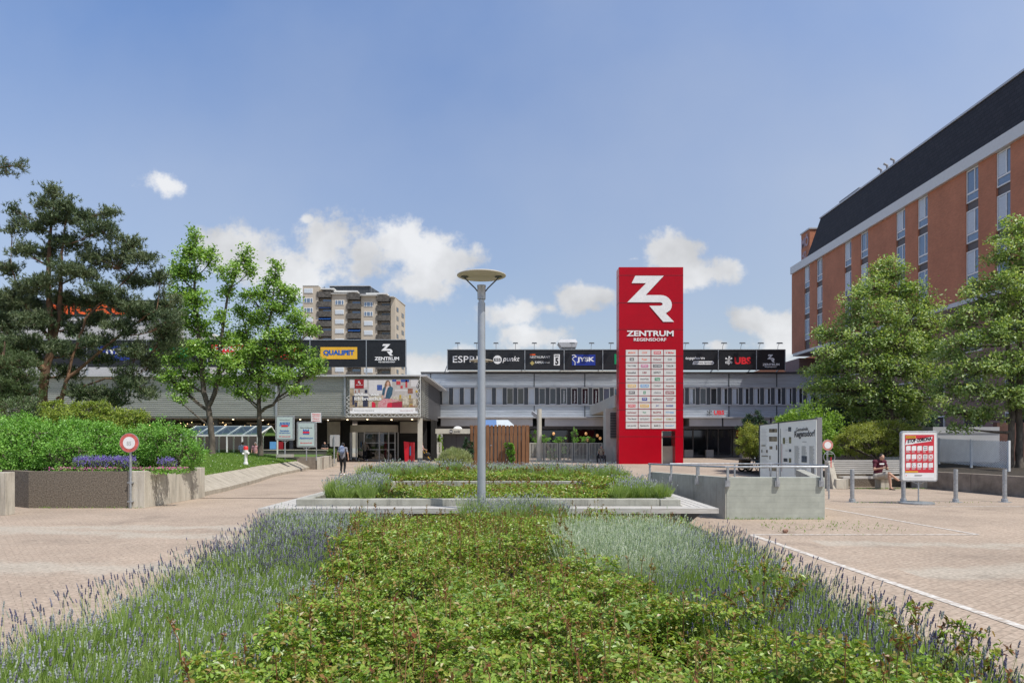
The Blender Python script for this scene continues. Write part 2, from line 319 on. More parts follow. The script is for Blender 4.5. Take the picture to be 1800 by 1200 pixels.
def pave_extra(t, tc, s, col):
    # bands of greyer pavers laid across the square, worn edges, grime
    nz_ = N(t, 'ShaderNodeTexNoise'); lk(t, tc.outputs['Object'], nz_.inputs['Vector']); nz_.inputs['Scale'].default_value = 1.3; nz_.inputs['Detail'].default_value = 8; nz_.inputs['Roughness'].default_value = .7
    jit = mth(t, 'MULTIPLY', mth(t, 'SUBTRACT', nz_.outputs[0], .5), 1.8)
    tot = None
    X, Y = s.outputs[0], s.outputs[1]
    for (a, b_, c_, w) in [(0,1,-9.3,.42),(.22,1,-11.2,.35),(0,1,-13.7,.3),(-.12,1,-8.3,.45),(.1,1,-12.1,.3)]:
        side = 1 if (a, c_) not in [(-.12,-8.3),(.1,-12.1)] else -1
        dline = mth(t, 'ADD', mth(t, 'ADD', mth(t, 'MULTIPLY', X, a), mth(t, 'MULTIPLY', Y, b_)), c_)
        dd = mth(t, 'ABSOLUTE', mth(t, 'ADD', dline, jit))
        k = N(t, 'ShaderNodeMapRange', interpolation_type='SMOOTHSTEP'); lk(t, dd, k.inputs[0]); k.inputs[1].default_value = w*.2; k.inputs[2].default_value = w*1.5; k.inputs[3].default_value = 1; k.inputs[4].default_value = 0
        msk = mth(t, 'MULTIPLY', k.outputs[0], mth(t, 'LESS_THAN' if side == 1 else 'GREATER_THAN', X, -3.0 if side == 1 else 5.0))
        tot = msk if tot is None else mth(t, 'MAXIMUM', tot, msk)
    m1 = N(t, 'ShaderNodeMixRGB'); lk(t, mth(t, 'MULTIPLY', tot, .5), m1.inputs[0]); lk(t, col, m1.inputs[1]); m1.inputs[2].default_value = (.43,.40,.335,1)
    n3 = N(t, 'ShaderNodeTexNoise'); lk(t, tc.outputs['Object'], n3.inputs['Vector']); n3.inputs['Scale'].default_value = 22; n3.inputs['Detail'].default_value = 6
    k3 = N(t, 'ShaderNodeMapRange'); lk(t, n3.outputs[0], k3.inputs[0]); k3.inputs[1].default_value = .3; k3.inputs[2].default_value = .7; k3.inputs[3].default_value = .72; k3.inputs[4].default_value = 1.25
    n4 = N(t, 'ShaderNodeTexNoise'); lk(t, tc.outputs['Object'], n4.inputs['Vector']); n4.inputs['Scale'].default_value = .55; n4.inputs['Detail'].default_value = 10; n4.inputs['Roughness'].default_value = .75
    k4 = N(t, 'ShaderNodeMapRange', interpolation_type='SMOOTHSTEP'); lk(t, n4.outputs[0], k4.inputs[0]); k4.inputs[1].default_value = .50; k4.inputs[2].default_value = .68; k4.inputs[3].default_value = 1; k4.inputs[4].default_value = .74
    vo = N(t, 'ShaderNodeTexVoronoi'); lk(t, tc.outputs['Object'], vo.inputs['Vector']); vo.inputs['Scale'].default_value = 2.1
    k5 = N(t, 'ShaderNodeMapRange'); lk(t, vo.outputs['Distance'], k5.inputs[0]); k5.inputs[1].default_value = .045; k5.inputs[2].default_value = .065; k5.inputs[3].default_value = .62; k5.inputs[4].default_value = 1
    dz = mth(t, 'MULTIPLY', mth(t, 'MULTIPLY', k3.outputs[0], k4.outputs[0]), k5.outputs[0])
    m2 = N(t, 'ShaderNodeMixRGB', blend_type='MULTIPLY'); m2.inputs[0].default_value = 1; lk(t, m1.outputs[0], m2.inputs[1]); c3 = N(t, 'ShaderNodeCombineXYZ'); [lk(t, dz, c3.inputs[i]) for i in range(3)]; lk(t, c3.outputs[0], m2.inputs[2])
    return m2.outputs[0]
M['pave'] = brickmat('pink_brick_paving', (.405,.322,.250), (.375,.292,.224), (.295,.23,.175), .19, .095, .95, 'XY', .006, .25, pave_extra, rot=R(38))
M['brick'] = brickmat('red_brown_brick', (.58,.215,.115), (.50,.18,.095), (.42,.22,.135), .24, .08, .9, 'YZ', .012, .5)
M['roofsh'] = brickmat('dark_roof_shingles', (.028,.024,.027), (.018,.015,.018), (.008,.007,.008), .5, .32, .75, 'YZ', .03, .8, varscale=1.2)

# ------------------------------------------------------------------ lettering
_tc = {}
def glyphs(s, bold=0.):
    k = (s, bold)
    if k in _tc: return _tc[k]
    cu = bpy.data.curves.new('t', 'FONT'); cu.body = s; cu.offset = bold; cu.resolution_u = 3; cu.align_x = 'CENTER'
    o = bpy.data.objects.new('t', cu); COL.objects.link(o); bpy.context.view_layer.update()
    me = bpy.data.meshes.new_from_object(o.evaluated_get(bpy.context.evaluated_depsgraph_get()))
    V = np.array([v.co[:2] for v in me.vertices]); F = [list(p.vertices) for p in me.polygons]
    bpy.data.objects.remove(o); bpy.data.curves.remove(cu); bpy.data.meshes.remove(me)
    V = (V-V.min(0))/(V.max(0)-V.min(0)); _tc[k] = (V, F); return V, F
def letters(g, fr, s, a0, a1, b0, b1, c=.012, bold=.02, mi=0, slant=0.):
    V, F = glyphs(s, bold); O, U, Vv, Nn = fr
    a = a0+V[:,0]*(a1-a0)+V[:,1]*slant*(b1-b0); b = b0+V[:,1]*(b1-b0)
    P = np.array(O)[None]+a[:,None]*np.array(U)[None]+b[:,None]*np.array(Vv)[None]+c*np.array(Nn)[None]
    return g.add(P, F, mi)
def sign_frame(d): return (Vector((0,d,0)), Vector((1,0,0)), Vector((0,0,1)), Vector((0,-1,0)))
def pxl(g, d, s, x0, x1, y0, y1, c=.012, bold=.02, mi=0, slant=0.):   # letters given by photo pixels on a frontal plane at distance d
    return letters(g, sign_frame(d), s, gx(x0,d), gx(x1,d), gz(y1,d), gz(y0,d), c, bold, mi, slant)
def pxr(g, d, x0, x1, y0, y1, c0=.004, c1=None, mi=0): return g.rect(sign_frame(d), gx(x0,d), gx(x1,d), gz(y1,d), gz(y0,d), c0, c1, mi)
def arc(cx, cy, r, a0, a1, n): return [(cx+r*math.cos(R(a0+(a1-a0)*i/n)), cy+r*math.sin(R(a0+(a1-a0)*i/n))) for i in range(n+1)]
ZRP = [(147,110),(305,110),(205,217),(288,217)]+[(288+62*math.sin(R(t)), 272-55*math.cos(R(t))) for t in range(15,121,15)]+[(316,318),(362,365),(302,365),(225,276),(287,276),(297,272),(299,267),(297,261),(287,257),(103,257),(207,151),(127,151)]
def zr(g, fr, a0, a1, b0, b1, c, mi=0):
    pts = [((x-103)/259*(a1-a0)+a0, (365-y)/255*(b1-b0)+b0) for x, y in ZRP]
    return g.poly(fr, pts[::-1], c, None, mi)
# ================================================================== SETTING
def struct(o): o['kind'] = 'structure'; return o
g = G(); n = 60
g.add([(-700,-60,0),(700,-60,0),(700,1200,0),(-700,1200,0)], np.array([(0,1,2,3)])); struct(g.build('ground', mat('distant_ground', (.30,.27,.23), .95, var=.15, vscale=.2)))
g = G(); g.add([(-60,-12,.005),(60,-12,.005),(60,110,.005),(-60,110,.005)], np.array([(0,1,2,3)])); struct(g.build('paving', M['pave']))
linem = mat('worn_white_line_paint', (.66,.64,.60), .85, var=.1, vscale=13, col2=(.36,.30,.245))
g = G()
def line(p, q, w=.055):
    p = Vector((*p,.010)); q = Vector((*q,.010)); d = (q-p).normalized(); a = Vector((-d.y,d.x,0))*w; g.add([p-a,q-a,q+a,p+a], np.array([(0,1,2,3)]))
line((4.25,12.62),(4.62,4.6)); line((4.25,12.66),(8.3,12.66),.04); line((7.83,17.8),(8.3,12.66),.045); line((8.6,18.1),(15,18.3),.04)
struct(g.build('painted_lines', linem))
g = G(); g.add([(-11.3,20.9,.010),(-3.3,20.9,.010),(-3.3,21.05,.010),(-11.3,21.05,.010)], np.array([(0,1,2,3)])); struct(g.build('drain_channel', mat('drain_iron', (.10,.07,.055), .8)))

# ---------------------------------------------------------------- central building
cb = thing('shopping_centre_building', 'long low grey metal shopping centre with a row of narrow windows behind the red tower', 'building', (10,75,0))
def rib(g, x0, x1, y, z0, z1, pitch=.17, dep=.035, mi=0):        # horizontal ribbed sheet facing -Y
    m = max(2, int((z1-z0)/pitch)); P = []
    for i in range(m):
        za = z0+(z1-z0)*i/m; zb = z0+(z1-z0)*(i+1)/m; h = zb-za
        P += [(y,za),(y,za+h*.45),(y-dep,za+h*.6),(y-dep,za+h*.92)]
    P.append((y,z1)); k = len(P)
    V = [(x, a, b) for x in (x0, x1) for a, b in P]
    g.add(V, np.array([(i, k+i, k+i+1, i+1) for i in range(k-1)]), mi)
Y0 = 75.
g = G(); g.box(gx(767,Y0),36,Y0+.3,Y0+22,3.2,8.9); g.box(gx(740,Y0),36.4,Y0-.25,Y0+22.5,8.9,9.05)
g.build('wall', M['slategrey'], cb)
ub = G(); rib(ub, gx(740,Y0), 36, Y0, 7.47, 8.86); ub.build('upper_cladding_band', M['aluc'], cb)
lb = G(); rib(lb, gx(767,Y0), 36, Y0, 4.25, 5.5); lb.build('lower_cladding_band', M['aluc'], cb)
for px in (757,939,1028,1281,1365):
  for z0_, z1_ in ((7.45,8.88),(4.23,5.5)): G().box(gx(px,Y0)-.05,gx(px,Y0)+.05,Y0-.07,Y0+.02,z0_,z1_).build('cladding_joint', M['slate'], cb)
for px in (): j.box(gx(px,Y0)-.05,gx(px,Y0)+.05,Y0-.07,Y0+.02,7.45,8.88); j.box(gx(px,Y0)-.05,gx(px,Y0)+.05,Y0-.07,Y0+.02,4.23,5.5)
s = G(); s.box(gx(767,Y0),36,Y0-.18,Y0+.3,5.5,5.62); s.box(gx(767,Y0),36,Y0-.12,Y0+.3,7.38,7.47); s.build('window_sill_rail', M['aluflat'], cb)
c = G()
for a, b in ((778,936),(955,1060),(1201,1258),(1259,1340),(1341,1440)): c.box(gx(a,Y0)+.05,gx(b,Y0)-.05,Y0-2.4,Y0+.3,3.30,4.12)
c.box(gx(767,Y0),36,Y0-2.7,Y0+.3,4.12,4.22); c.build('canopy_fascia', M['aluflat'], cb)
c = G(); c.box(gx(767,Y0),36,Y0-2.2,Y0+.3,3.05,3.3); c.box(gx(1060,Y0),gx(1085,Y0),Y0-2,Y0,0,3.05); c.build('canopy_soffit', M['slategrey'], cb)
px = 774; i = 0
while px < 1442:
    if not (1080 < px < 1186):
        x0, x1 = gx(px+3.4,Y0), gx(px+15.4,Y0)
        w = G()
        for q in ((x0,x0+.07),(x1-.07,x1)): w.box(q[0],q[1],Y0-.03,Y0+.3,5.63,7.37)
        w.box(x0+.07,x1-.07,Y0-.03,Y0+.3,5.63,5.70); w.box(x0+.07,x1-.07,Y0-.03,Y0+.3,7.30,7.37)
        wf = w.build('window', M['offwhite'], cb)
        blind = px < 880 or 920 < px < 934
        G().box(x0+.07,x1-.07,Y0+.06,Y0+.1,5.70,7.30).build('pane', M['blind'] if blind else (M['glassb'] if px in () or 1040 < px < 1080 else M['glass']), wf)
        if 975 < px < 1040 and i % 1 == 0:
            L = G(); V, F = glyphs('Hörberatung' , .02); xx = x1-.42
            P = np.stack([xx+.22*(1-V[:,1]), np.full(len(V), Y0+.05), 5.8+1.3*V[:,0]], 1); L.add(P, F); L.build('lettering', M['lwhite'], wf)
        if px > 1200 and abs(px-1240) > 14:
            k = G(); k.box(x0+.09, x0+.09+random.uniform(.25,.50), Y0+.03, Y0+.055, 5.72, 7.28); k.build('curtain', M['blind'], wf)
    m_ = G(); m_.box(gx(px-3,Y0), gx(px+2.6,Y0), Y0-.06, Y0+.3, 5.62, 7.38)
    if not (1084 < px < 1186): m_.build('window_pier', M['slate'], cb)
    px += 18.85; i += 1
# ground floor glazing
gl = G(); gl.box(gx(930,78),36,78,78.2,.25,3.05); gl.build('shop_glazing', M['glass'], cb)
fr_ = G()
for px in (1201,1218,1243,1262,1285): fr_.box(gx(px,78)-.06,gx(px,78)+.06,77.9,78,0,3.05)
fr_.box(gx(1201,78),gx(1300,78),77.86,78,0,.25); fr_.box(gx(1287,78),gx(1295,78),77.7,78,0,3.05); fr_.build('glazing_frame', M['grey5'], cb)
for a_, b_ in ((1203,1218),(1241,1254)): G().box(gx(a_,76.5),gx(b_,76.5),76.4,76.9,0.02,.85).build('window_plinth', M['offwhite'], cb)
k = G(); k.box(gx(1295,77.5),gx(1304,77.5),77.5,77.7,2.2,2.95); k.build('orange_panel', M['orange'], cb)
ubs = G(); pxl(ubs, 74.85, 'UBS', 1255, 1273, 721, 729, .0, .03, 0); lo = ubs.build('facade_lettering', M['redb'], cb)
def keys(g, fr, cx, cy, r, c, mi=0):                 # three crossed keys
    O, U, V, Nn = fr
    for a in (90, 42, 138):
        d = Vector((math.cos(R(a)), math.sin(R(a)))); p = Vector((-d.y, d.x))*r*.07
        e0 = Vector((cx,cy))-d*r*.6; e1 = Vector((cx,cy))+d*r
        g.poly(fr, [tuple(e0-p),tuple(e0+p),tuple(e1+p),tuple(e1-p)][::-1], c, None, mi)
        b0 = e1-d*r*.05; sg = 1 if a != 138 else -1
        q = Vector((-d.y,d.x))*r*.32*sg*-1
        g.poly(fr, [tuple(b0),tuple(b0+q),tuple(b0+q-d*r*.38),tuple(b0-d*r*.38)], c+.002, None, mi)
        cc_ = Vector((cx,cy))-d*r*.8
        ro, ri = r*.30, r*.15
        for t in range(10):
            t0, t1 = R(t*36), R(t*36+36)
            g.poly(fr, [(cc_.x+ro*math.cos(t0),cc_.y+ro*math.sin(t0)),(cc_.x+ro*math.cos(t1),cc_.y+ro*math.sin(t1)),(cc_.x+ri*math.cos(t1),cc_.y+ri*math.sin(t1)),(cc_.x+ri*math.cos(t0),cc_.y+ri*math.sin(t0))], c+.001, None, mi)
kk = G(); keys(kk, sign_frame(74.85), gx(1247,74.85), gz(725,74.85), .3, .0); kk.build('facade_emblem', M['text'], cb)

# canopy box to the left of the tower, with its pillar
cn = thing('entrance_canopy', 'beige box canopy on a wide pillar left of the red tower', 'canopy', (9,60,0))
g = G(); g.box(8.15,12.5,56.5,74.6,4.42,5.42); g.build('canopy_roof', M['cream'], cn, bevel=.03)
g = G(); g.box(7.6,8.9,57.6,59.2,0,4.42); g.build('pillar', M['cream'], cn)
g = G()
for i in range(16): g.box(7.95+.0,8.45,57.50,57.58,2.0+i*.13,2.09+i*.13)
g.build('louvre', M['slate'], cn)
g = G(); g.box(8.15,9.2,56.6,57.2,0,1.35); g.build('low_cabinet', M['cream'], cn)
col = thing('round_column', 'white round steel column rising in front of the metal slat fence', 'column', (gx(948,60),60,0))
G().lathe((gx(948,60),60,0),[(.2,0),(.2,4.45)],24).build('shaft', M['cream'], col, smooth=True)
G().box(gx(948,60)-.16,gx(948,60)+.16,60.1,62,3.6,3.9).bar((gx(948,60),60,3.7),(gx(936,60),61,4.2),.1,.3).build('bracket', M['aluflat'], col)

# ---------------------------------------------------------------- left wing
YL = 58.5
lw = thing('shopping_centre_wing', 'shopping centre wing with ribbed grey metal band over a shaded entrance', 'building', (-20,60,0))
ZB, ZT = 3.76, 7.0
xe = gx(740,YL); xs = -52.
g = G(); g.box(xs,xe-.05,YL+.2,YL+18,ZB+.02,ZT); g.build('wall', M['slategrey'], lw)
g = G(); rib(g, xs, xe, YL, ZB, ZT, .16, .04); g.build('front_cladding', M['alu'], lw)
# return wall, facing +X, angled back
g = G(); xb, yb = gx(775,78), 78.
m = 20
for i in range(m):
    za = ZB+(ZT-ZB)*i/m; h = (ZT-ZB)/m; dn = Vector((yb-YL, -(xb-xe))).normalized()*.04
    pr = [(0,za),(0,za+h*.45),(1,za+h*.6),(1,za+h*.92),(0,za+h)]
    for (o0,z0),(o1,z1) in zip(pr[:-1],pr[1:]):
        g.add([(xe+dn.x*o0,YL+dn.y*o0,z0),(xb+dn.x*o0,yb+dn.y*o0,z0),(xb+dn.x*o1,yb+dn.y*o1,z1),(xe+dn.x*o1,YL+dn.y*o1,z1)], np.array([(0,1,2,3)]))
g.build('side_cladding', M['alu'], lw)
g = G(); g.hexa([(xs,YL-.5,ZT+.01),(xe+.5,YL-.5,ZT+.01),(xb+1.0,yb,ZT+.01),(xs,yb,ZT+.01),(xs,YL-.5,ZT+.16),(xe+.5,YL-.5,ZT+.16),(xb+1.0,yb,ZT+.16),(xs,yb,ZT+.16)]); g.build('roof_edge', M['aluflat'], lw)
g = G(); g.hexa([(xs,YL+.05,ZB-.12),(xe-.05,YL+.05,ZB-.12),(xb-.1,yb,ZB-.12),(xs,yb,ZB-.12),(xs,YL+.05,ZB),(xe-.05,YL+.05,ZB),(xb-.1,yb,ZB),(xs,yb,ZB)]); g.build('soffit', mat('soffit_paint', (.30,.29,.26), .6), lw)
for px in (487,607): g = G(); g.box(gx(px,YL)-.08,gx(px,YL)+.08,YL-.2,YL-.05,ZB,ZT); g.bar((gx(px,YL),YL-.15,ZT-.1),(gx(px,YL)-.5,YL-.3,ZT+.3),.06,.06); g.build('downpipe', M['galv'], lw)
for px, dd in ((738,58.7),(754,66.0)):
    x = gx(px,dd); g = G(); g.box(x-.18,x+.18,dd,dd+.36,.35,ZB-.12); co = g.build('column', M['cream'], lw); G().box(x-.19,x+.19,dd-.01,dd+.37,0,.35).build('column_base', M['slate'], co)
for px in (379, 512, 300): x = gx(px,60); G().box(x-.15,x+.15,60,60.3,0,ZB-.12).build('column', M['slate'], lw)
# recessed back wall and shop fronts
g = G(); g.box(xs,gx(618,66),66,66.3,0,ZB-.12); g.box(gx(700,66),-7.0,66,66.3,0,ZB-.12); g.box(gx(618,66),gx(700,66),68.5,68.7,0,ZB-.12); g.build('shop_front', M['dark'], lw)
for a_, b_, z_ in ((575,598,1.5),(703,735,2.5)): G().box(gx(a_,65.8),gx(b_,65.8),65.8,65.95,z_,3.55).build('wall_panel', M['cream'], lw)
# revolving door drum
dr = G(); cx_, cy_ = gx(658,64.6), 64.6; rr = gx(700,64.6)-cx_
for i in range(24):
    a0, a1 = R(180+180*i/24), R(180+180*(i+1)/24)
    dr.add([(cx_+rr*math.cos(a0),cy_+rr*math.sin(a0)*.55,2.55),(cx_+rr*math.cos(a1),cy_+rr*math.sin(a1)*.55,2.55),(cx_+rr*math.cos(a1),cy_+rr*math.sin(a1)*.55,3.2),(cx_+rr*math.cos(a0),cy_+rr*math.sin(a0)*.55,3.2)], np.array([(0,1,2,3)]))
drum = dr.build('revolving_door', M['cream'], lw, smooth=True)
df = G()
for a in (182,205,228,252,288,312,335,358):
    x, y = cx_+rr*math.cos(R(a)), cy_+rr*math.sin(R(a))*.55; df.box(x-.045,x+.045,y-.045,y+.045,.05,2.55)
for a, b in ((252,288),(288,335)):
    for z in (.08,1.0,1.6,2.45):
        df.bar((cx_+rr*math.cos(R(a)),cy_+rr*math.sin(R(a))*.55,z),(cx_+rr*math.cos(R(b)),cy_+rr*math.sin(R(b))*.55,z),.06,.07)
df.build('door_frame', M['aluflat'], drum)
dg = G()
for i in range(24):
    a0, a1 = R(180+180*i/24), R(180+180*(i+1)/24); r2 = rr-.06
    dg.add([(cx_+r2*math.cos(a0),cy_+r2*math.sin(a0)*.55,.06),(cx_+r2*math.cos(a1),cy_+r2*math.sin(a1)*.55,.06),(cx_+r2*math.cos(a1),cy_+r2*math.sin(a1)*.55,2.5),(cx_+r2*math.cos(a0),cy_+r2*math.sin(a0)*.55,2.5)], np.array([(0,1,2,3)]))
dg.build('door_glass', M['clear'], drum)
lampm = mat('warm_lamp_glow', (1,.78,.5), .5, emis=5)
for x in np.linspace(-24,-8.6,9): G().lathe((x,61.2+(round(x)%3)*.9,ZB-.17),[(.07,0),(.07,.04)],10).build('ceiling_spot', lampm, lw)
for a_, b_, d_ in ((600,648,60),(618,662,62)): G().box(gx(a_,d_),gx(b_,d_),d_,d_+.3,ZB-.16,ZB-.12).build('ceiling_light_strip', M['offwhite'], lw)
g = G()
for k in range(46):
    x = random.uniform(gx(250,64),gx(512,64)); z = random.uniform(2.5,3.5); g.lathe((x,random.uniform(62,65),z),[(.035,0),(.035,.05)],6)
g.build('string_light', mat('string_lights', (1,.7,.35), .5, emis=3), lw)
g = G()
for k in range(14):
    x = random.uniform(gx(260,64),gx(505,64)); z = random.uniform(2.6,3.4); g.box(x,x+random.uniform(.5,1.3),65.6,65.7,z,z+random.uniform(.06,.16))
g.build('shelf_goods', M['concw'], lw)
for px0, px1, mm in ((475,486,'lblue'),(488,498,'dred')):
    G().box(gx(px0,57.5),gx(px1,57.5),57.4,57.5,gz(789,57.5),gz(776,57.5)).build('shop_poster', M[mm], lw)
lg = thing('planter_ledge', 'dark low ledge wall in front of the shaded shop windows, behind the lawn', 'wall', (-18,55.5,0))
g = G(); g.box(gx(463,55.5),gx(576,55.5),55.5,55.9,0,1.02); g.build('wall', mat('dark_grey_render', (.10,.095,.085), .9, var=.2), lg); G().box(gx(462,55.5),gx(577,55.5),55.45,55.95,1.022,1.08).build('coping', M['concw'], lg)

# upper block behind the left wing, with orange lettering
ub = thing('upper_storey_block', 'pale grey upper block with orange lettering, seen through the pine', 'building', (-50,80,0))
g = G(); g.box(-85,gx(296,80),80,100,6,gz(563,80)); g.build('wall', mat('light_grey_render', (.42,.42,.42), .8, var=.05), ub)
g = G(); g.box(-85,gx(298,80),79.8,99,gz(563,80),gz(558,80)); g.build('white_band', M['offwhite'], ub)
g = G(); g.box(-85,gx(290,80),79.7,80.1,gz(557,80),gz(528,80)); sb = g.build('black_fascia', M['black'], ub)
g = G(); pxl(g, 79.7, 'MIGROS', 88, 252, 534, 553, .03, .03); g.build('lettering', M['orange'], sb)
dm = thing('roof_dome', 'grey domed rooftop unit behind the left broadleaf tree', 'rooftop dome', (gx(318,85),85,10))
G().lathe((gx(318,85),85,gz(600,85)),[(1.6,0),(1.55,1.8),(1.2,2.9),(.6,3.6),(.05,3.8)],20).build('shell', M['steelgrey'], dm, smooth=True)

# ---------------------------------------------------------------- billboard on the wing
bb = thing('advertising_billboard', 'wide advertising banner of a woman in a denim jacket on the ribbed wall', 'billboard', (gx(674,58.1),58.1,4))
BD = 58.1
g = G(); pxr(g, BD, 614.5, 735, 666, 727.5, -.06, .0)
pb = g.build('banner', mat('banner_interior', (.48,.45,.43), .6, var=.12, vscale=2), bb)
def art(name, mt, fn, parent=pb):
    g = G(); fn(g); return g.build(name, mt, parent)
def bx(x): return 600+x/1800*145
def by(y): return 655+y/993*80
def R2(g, x0, x1, y0, y1, c=.01): pxr(g, BD, bx(x0), bx(x1), by(y0), by(y1), c)
def P2(g, pts, c=.012): g.poly(sign_frame(BD), [(gx(bx(x),BD), gz(by(y),BD)) for x, y in pts][::-1], c)
art('printed_wall', mat('print_white', (.62,.60,.60), .6), lambda g: (R2(g,600,1100,160,460,.004),R2(g,1520,1668,145,300,.004),R2(g,190,560,150,330,.004),R2(g,1170,1460,365,400,.008)))
art('printed_floor_clothes', mat('print_beige', (.36,.28,.18), .6, var=.3, vscale=4), lambda g: (R2(g,185,1668,560,755,.006),R2(g,190,270,340,700,.008)))
for nm, c_, rects in (('printed_garments_cream', (.55,.50,.40), ((360,480,520,720),(600,700,520,745),(700,900,500,600),(1340,1470,500,700),(1560,1640,560,720),(1110,1250,520,600))),
                      ('printed_garments_navy', (.03,.035,.07), ((240,290,500,700),(470,580,520,740),(510,570,370,440),(300,345,640,740))),
                      ('printed_garments_mixed', (.30,.12,.08), ((375,400,360,440),(300,320,380,440),(1450,1560,340,450),(1500,1600,700,740))),
                      ('printed_garments_mustard', (.50,.36,.06), ((1490,1570,680,750),(1265,1310,480,560),(1620,1668,380,430),(1480,1520,480,560))),
                      ('printed_picture_blue', (.05,.10,.34), ((780,890,262,380),(1110,1200,145,190),(1300,1480,145,200))),
                      ('printed_picture_red', (.55,.05,.06), ((1200,1290,180,260),(1290,1340,280,340),(1400,1440,160,320)))):
    mm_ = mat(nm, c_, .6, var=.25, vscale=6)
    for i, r in enumerate(rects): art(nm, mm_, lambda g: R2(g,*r, .010+.0006*i))
art('printed_red_square', M['dred'], lambda g: R2(g,290,492,140,340,.016))
art('printed_logo', M['lwhite'], lambda g: (zr(g, sign_frame(BD), gx(bx(357),BD), gx(bx(425),BD), gz(by(248),BD), gz(by(182),BD), .022), pxl(g,BD,'ZENTRUM',bx(318),bx(465),by(258),by(274),.022)))
art('printed_bags', mat('print_red', (.62,.015,.05), .5), lambda g: (P2(g,[(665,632),(710,635),(745,670),(745,758),(665,758)],.014),R2(g,1000,1108,640,758,.014)))
art('printed_dark_bag', mat('print_crimson', (.34,.02,.05), .5), lambda g: P2(g,[(1105,655),(1328,620),(1328,758),(1105,758)],.015))
art('printed_skirt', mat('print_pink_floral', (.66,.42,.42), .6, vscale=9, col2=(.5,.12,.16)), lambda g: P2(g,[(930,560),(1090,570),(1300,610),(1010,660),(990,755),(800,755),(810,640)],.018))
art('printed_jacket', mat('print_denim', (.035,.10,.16), .6, var=.3, vscale=9), lambda g: P2(g,[(940,300),(1010,330),(1080,290),(1130,330),(1110,470),(1060,560),(960,560),(945,480),(890,480),(905,350)],.022))
art('printed_blouse', mat('print_blush', (.66,.50,.48), .6), lambda g: P2(g,[(990,290),(1030,290),(985,420),(960,545),(935,540),(955,400)],.026))
art('printed_hair', mat('print_hair', (.20,.11,.06), .6), lambda g: P2(g,[(1020,160),(1060,190),(1085,295),(1050,290),(1035,220),(1000,220),(990,320),(950,340),(945,260),(975,180)],.024))
art('printed_face', mat('print_skin', (.62,.36,.26), .6), lambda g: (P2(g,[(1000,200),(1040,195),(1052,240),(1030,290),(1000,285),(988,240)],.026),P2(g,[(880,490),(910,490),(905,560),(880,560)],.026),P2(g,[(1065,560),(1090,560),(1090,640),(1070,640)],.026)))
art('printed_footer', M['lwhite'], lambda g: (R2(g,245,1612,760,835,.020),R2(g,190,1675,833,880,.0203)))
art('slogan', M['lwhite'], lambda g: (pxl(g,BD,'«Alles, was',bx(285),bx(820),by(440),by(512),.032,.035),pxl(g,BD,'ich bruuch.»',bx(285),bx(880),by(525),by(600),.032,.035)))
art('footer_text', M['text'], lambda g: pxl(g,BD,'Montag bis Samstag, 9.00 bis 20.00 Uhr',bx(285),bx(720),by(817),by(835),.027,.02))
art('footer_web_text', M['dred'], lambda g: pxl(g,BD,'zentrum-regensdorf.ch',bx(1285),bx(1570),by(817),by(835),.027,.02))
g = G()
def B3(x0,y0,x1,y1,w=.05): g.bar((gx(bx(x0),BD),BD-.1,gz(by(y0),BD)),(gx(bx(x1),BD),BD-.1,gz(by(y1),BD)),w,w)
for i in range(20): B3(100+i*80,960 if i%2 else 890,180+i*80,890 if i%2 else 960,.035)
for i in range(9):
    B3(115 if i%2 else 185,500+i*45,185 if i%2 else 115,545+i*45,.035); B3(1670 if i%2 else 1725,120+i*90,1725 if i%2 else 1670,210+i*90,.035)
B3(100,955,1725,955); B3(190,885,1690,885); B3(1727,70,1727,955); B3(105,60,1727,60)
g.build('truss_frame', M['offwhite'], bb)

# ---------------------------------------------------------------- roof sign boards
rs = thing('roof_sign_board', 'long black roof sign board with yellow QUALIPET panel, standing on the left wing', 'sign', (-25,59.6,7))
D1 = 59.8
g = G(); pxr(g, D1, -60, 714, 597.5, 645, -.15, 0); g.build('board', M['black'], rs)
g = G()
for px in (38,153,258,365,455,545,644,713.5): pxr(g, D1, px-.7, px+.7, 597, 646, .001, .05); g.box(gx(px,D1)-.06,gx(px,D1)+.06,D1-.02,D1+.1,7.1,gz(645,D1))
pxr(g, D1, -60, 714, 596.6, 597.8, .0, .06)
g.build('mullion', M['galv'], rs)
g = G(); pxr(g, D1, 563.5, 628, 610, 631, .01, .04); q = g.build('yellow_panel', M['yellow'], rs); g = G(); pxl(g,D1,'QUALIPET',568.5,623,615,625.6,.055,.05); g.build('lettering', M['blue2'], q)
g = G(); zr(g, sign_frame(D1), gx(670,D1), gx(691,D1), gz(625,D1), gz(604.5,D1), .01); pxl(g,D1,'ZENTRUM',658.5,701.5,627,633,.01,.03); pxl(g,D1,'REGENSDORF',665.5,694.5,634.6,637.2,.01,.02); g.build('logo_lettering', M['lwhite'], rs)
g = G(); pxl(g,D1,'OCHSNER',466,531,611.5,618.5,.01,.03); pxl(g,D1,'SHOES',482,517,622.5,631,.01,.03); g.build('red_lettering', M['redb'], rs)
g = G(); g.poly(sign_frame(D1), [(gx(a,D1),gz(b,D1)) for a,b in ((372,606),(428,606),(420,634),(404,634),(372,626))][::-1], .01); q = g.build('red_panel', M['redb'], rs); g = G(); pxl(g,D1,'OFFICE',376,424,609,616.5,.02,.03); pxl(g,D1,'WORLD',376,418,619,627,.02,.03); g.build('lettering', M['lwhite'], q)
g = G(); pxr(g,D1,172,229,608,633,.01,.03); q = g.build('blue_panel', M['blue'], rs); g = G(); pxl(g,D1,'JYSK',184,227,612.5,625.5,.04,.04); g.build('lettering', M['lwhite'], q)
g = G(); pxl(g,D1,'mobilezone',48,133,614,623,.01,.03); pxr(g,D1,268,272,614,621,.01); g.build('white_lettering', M['lwhite'], rs)
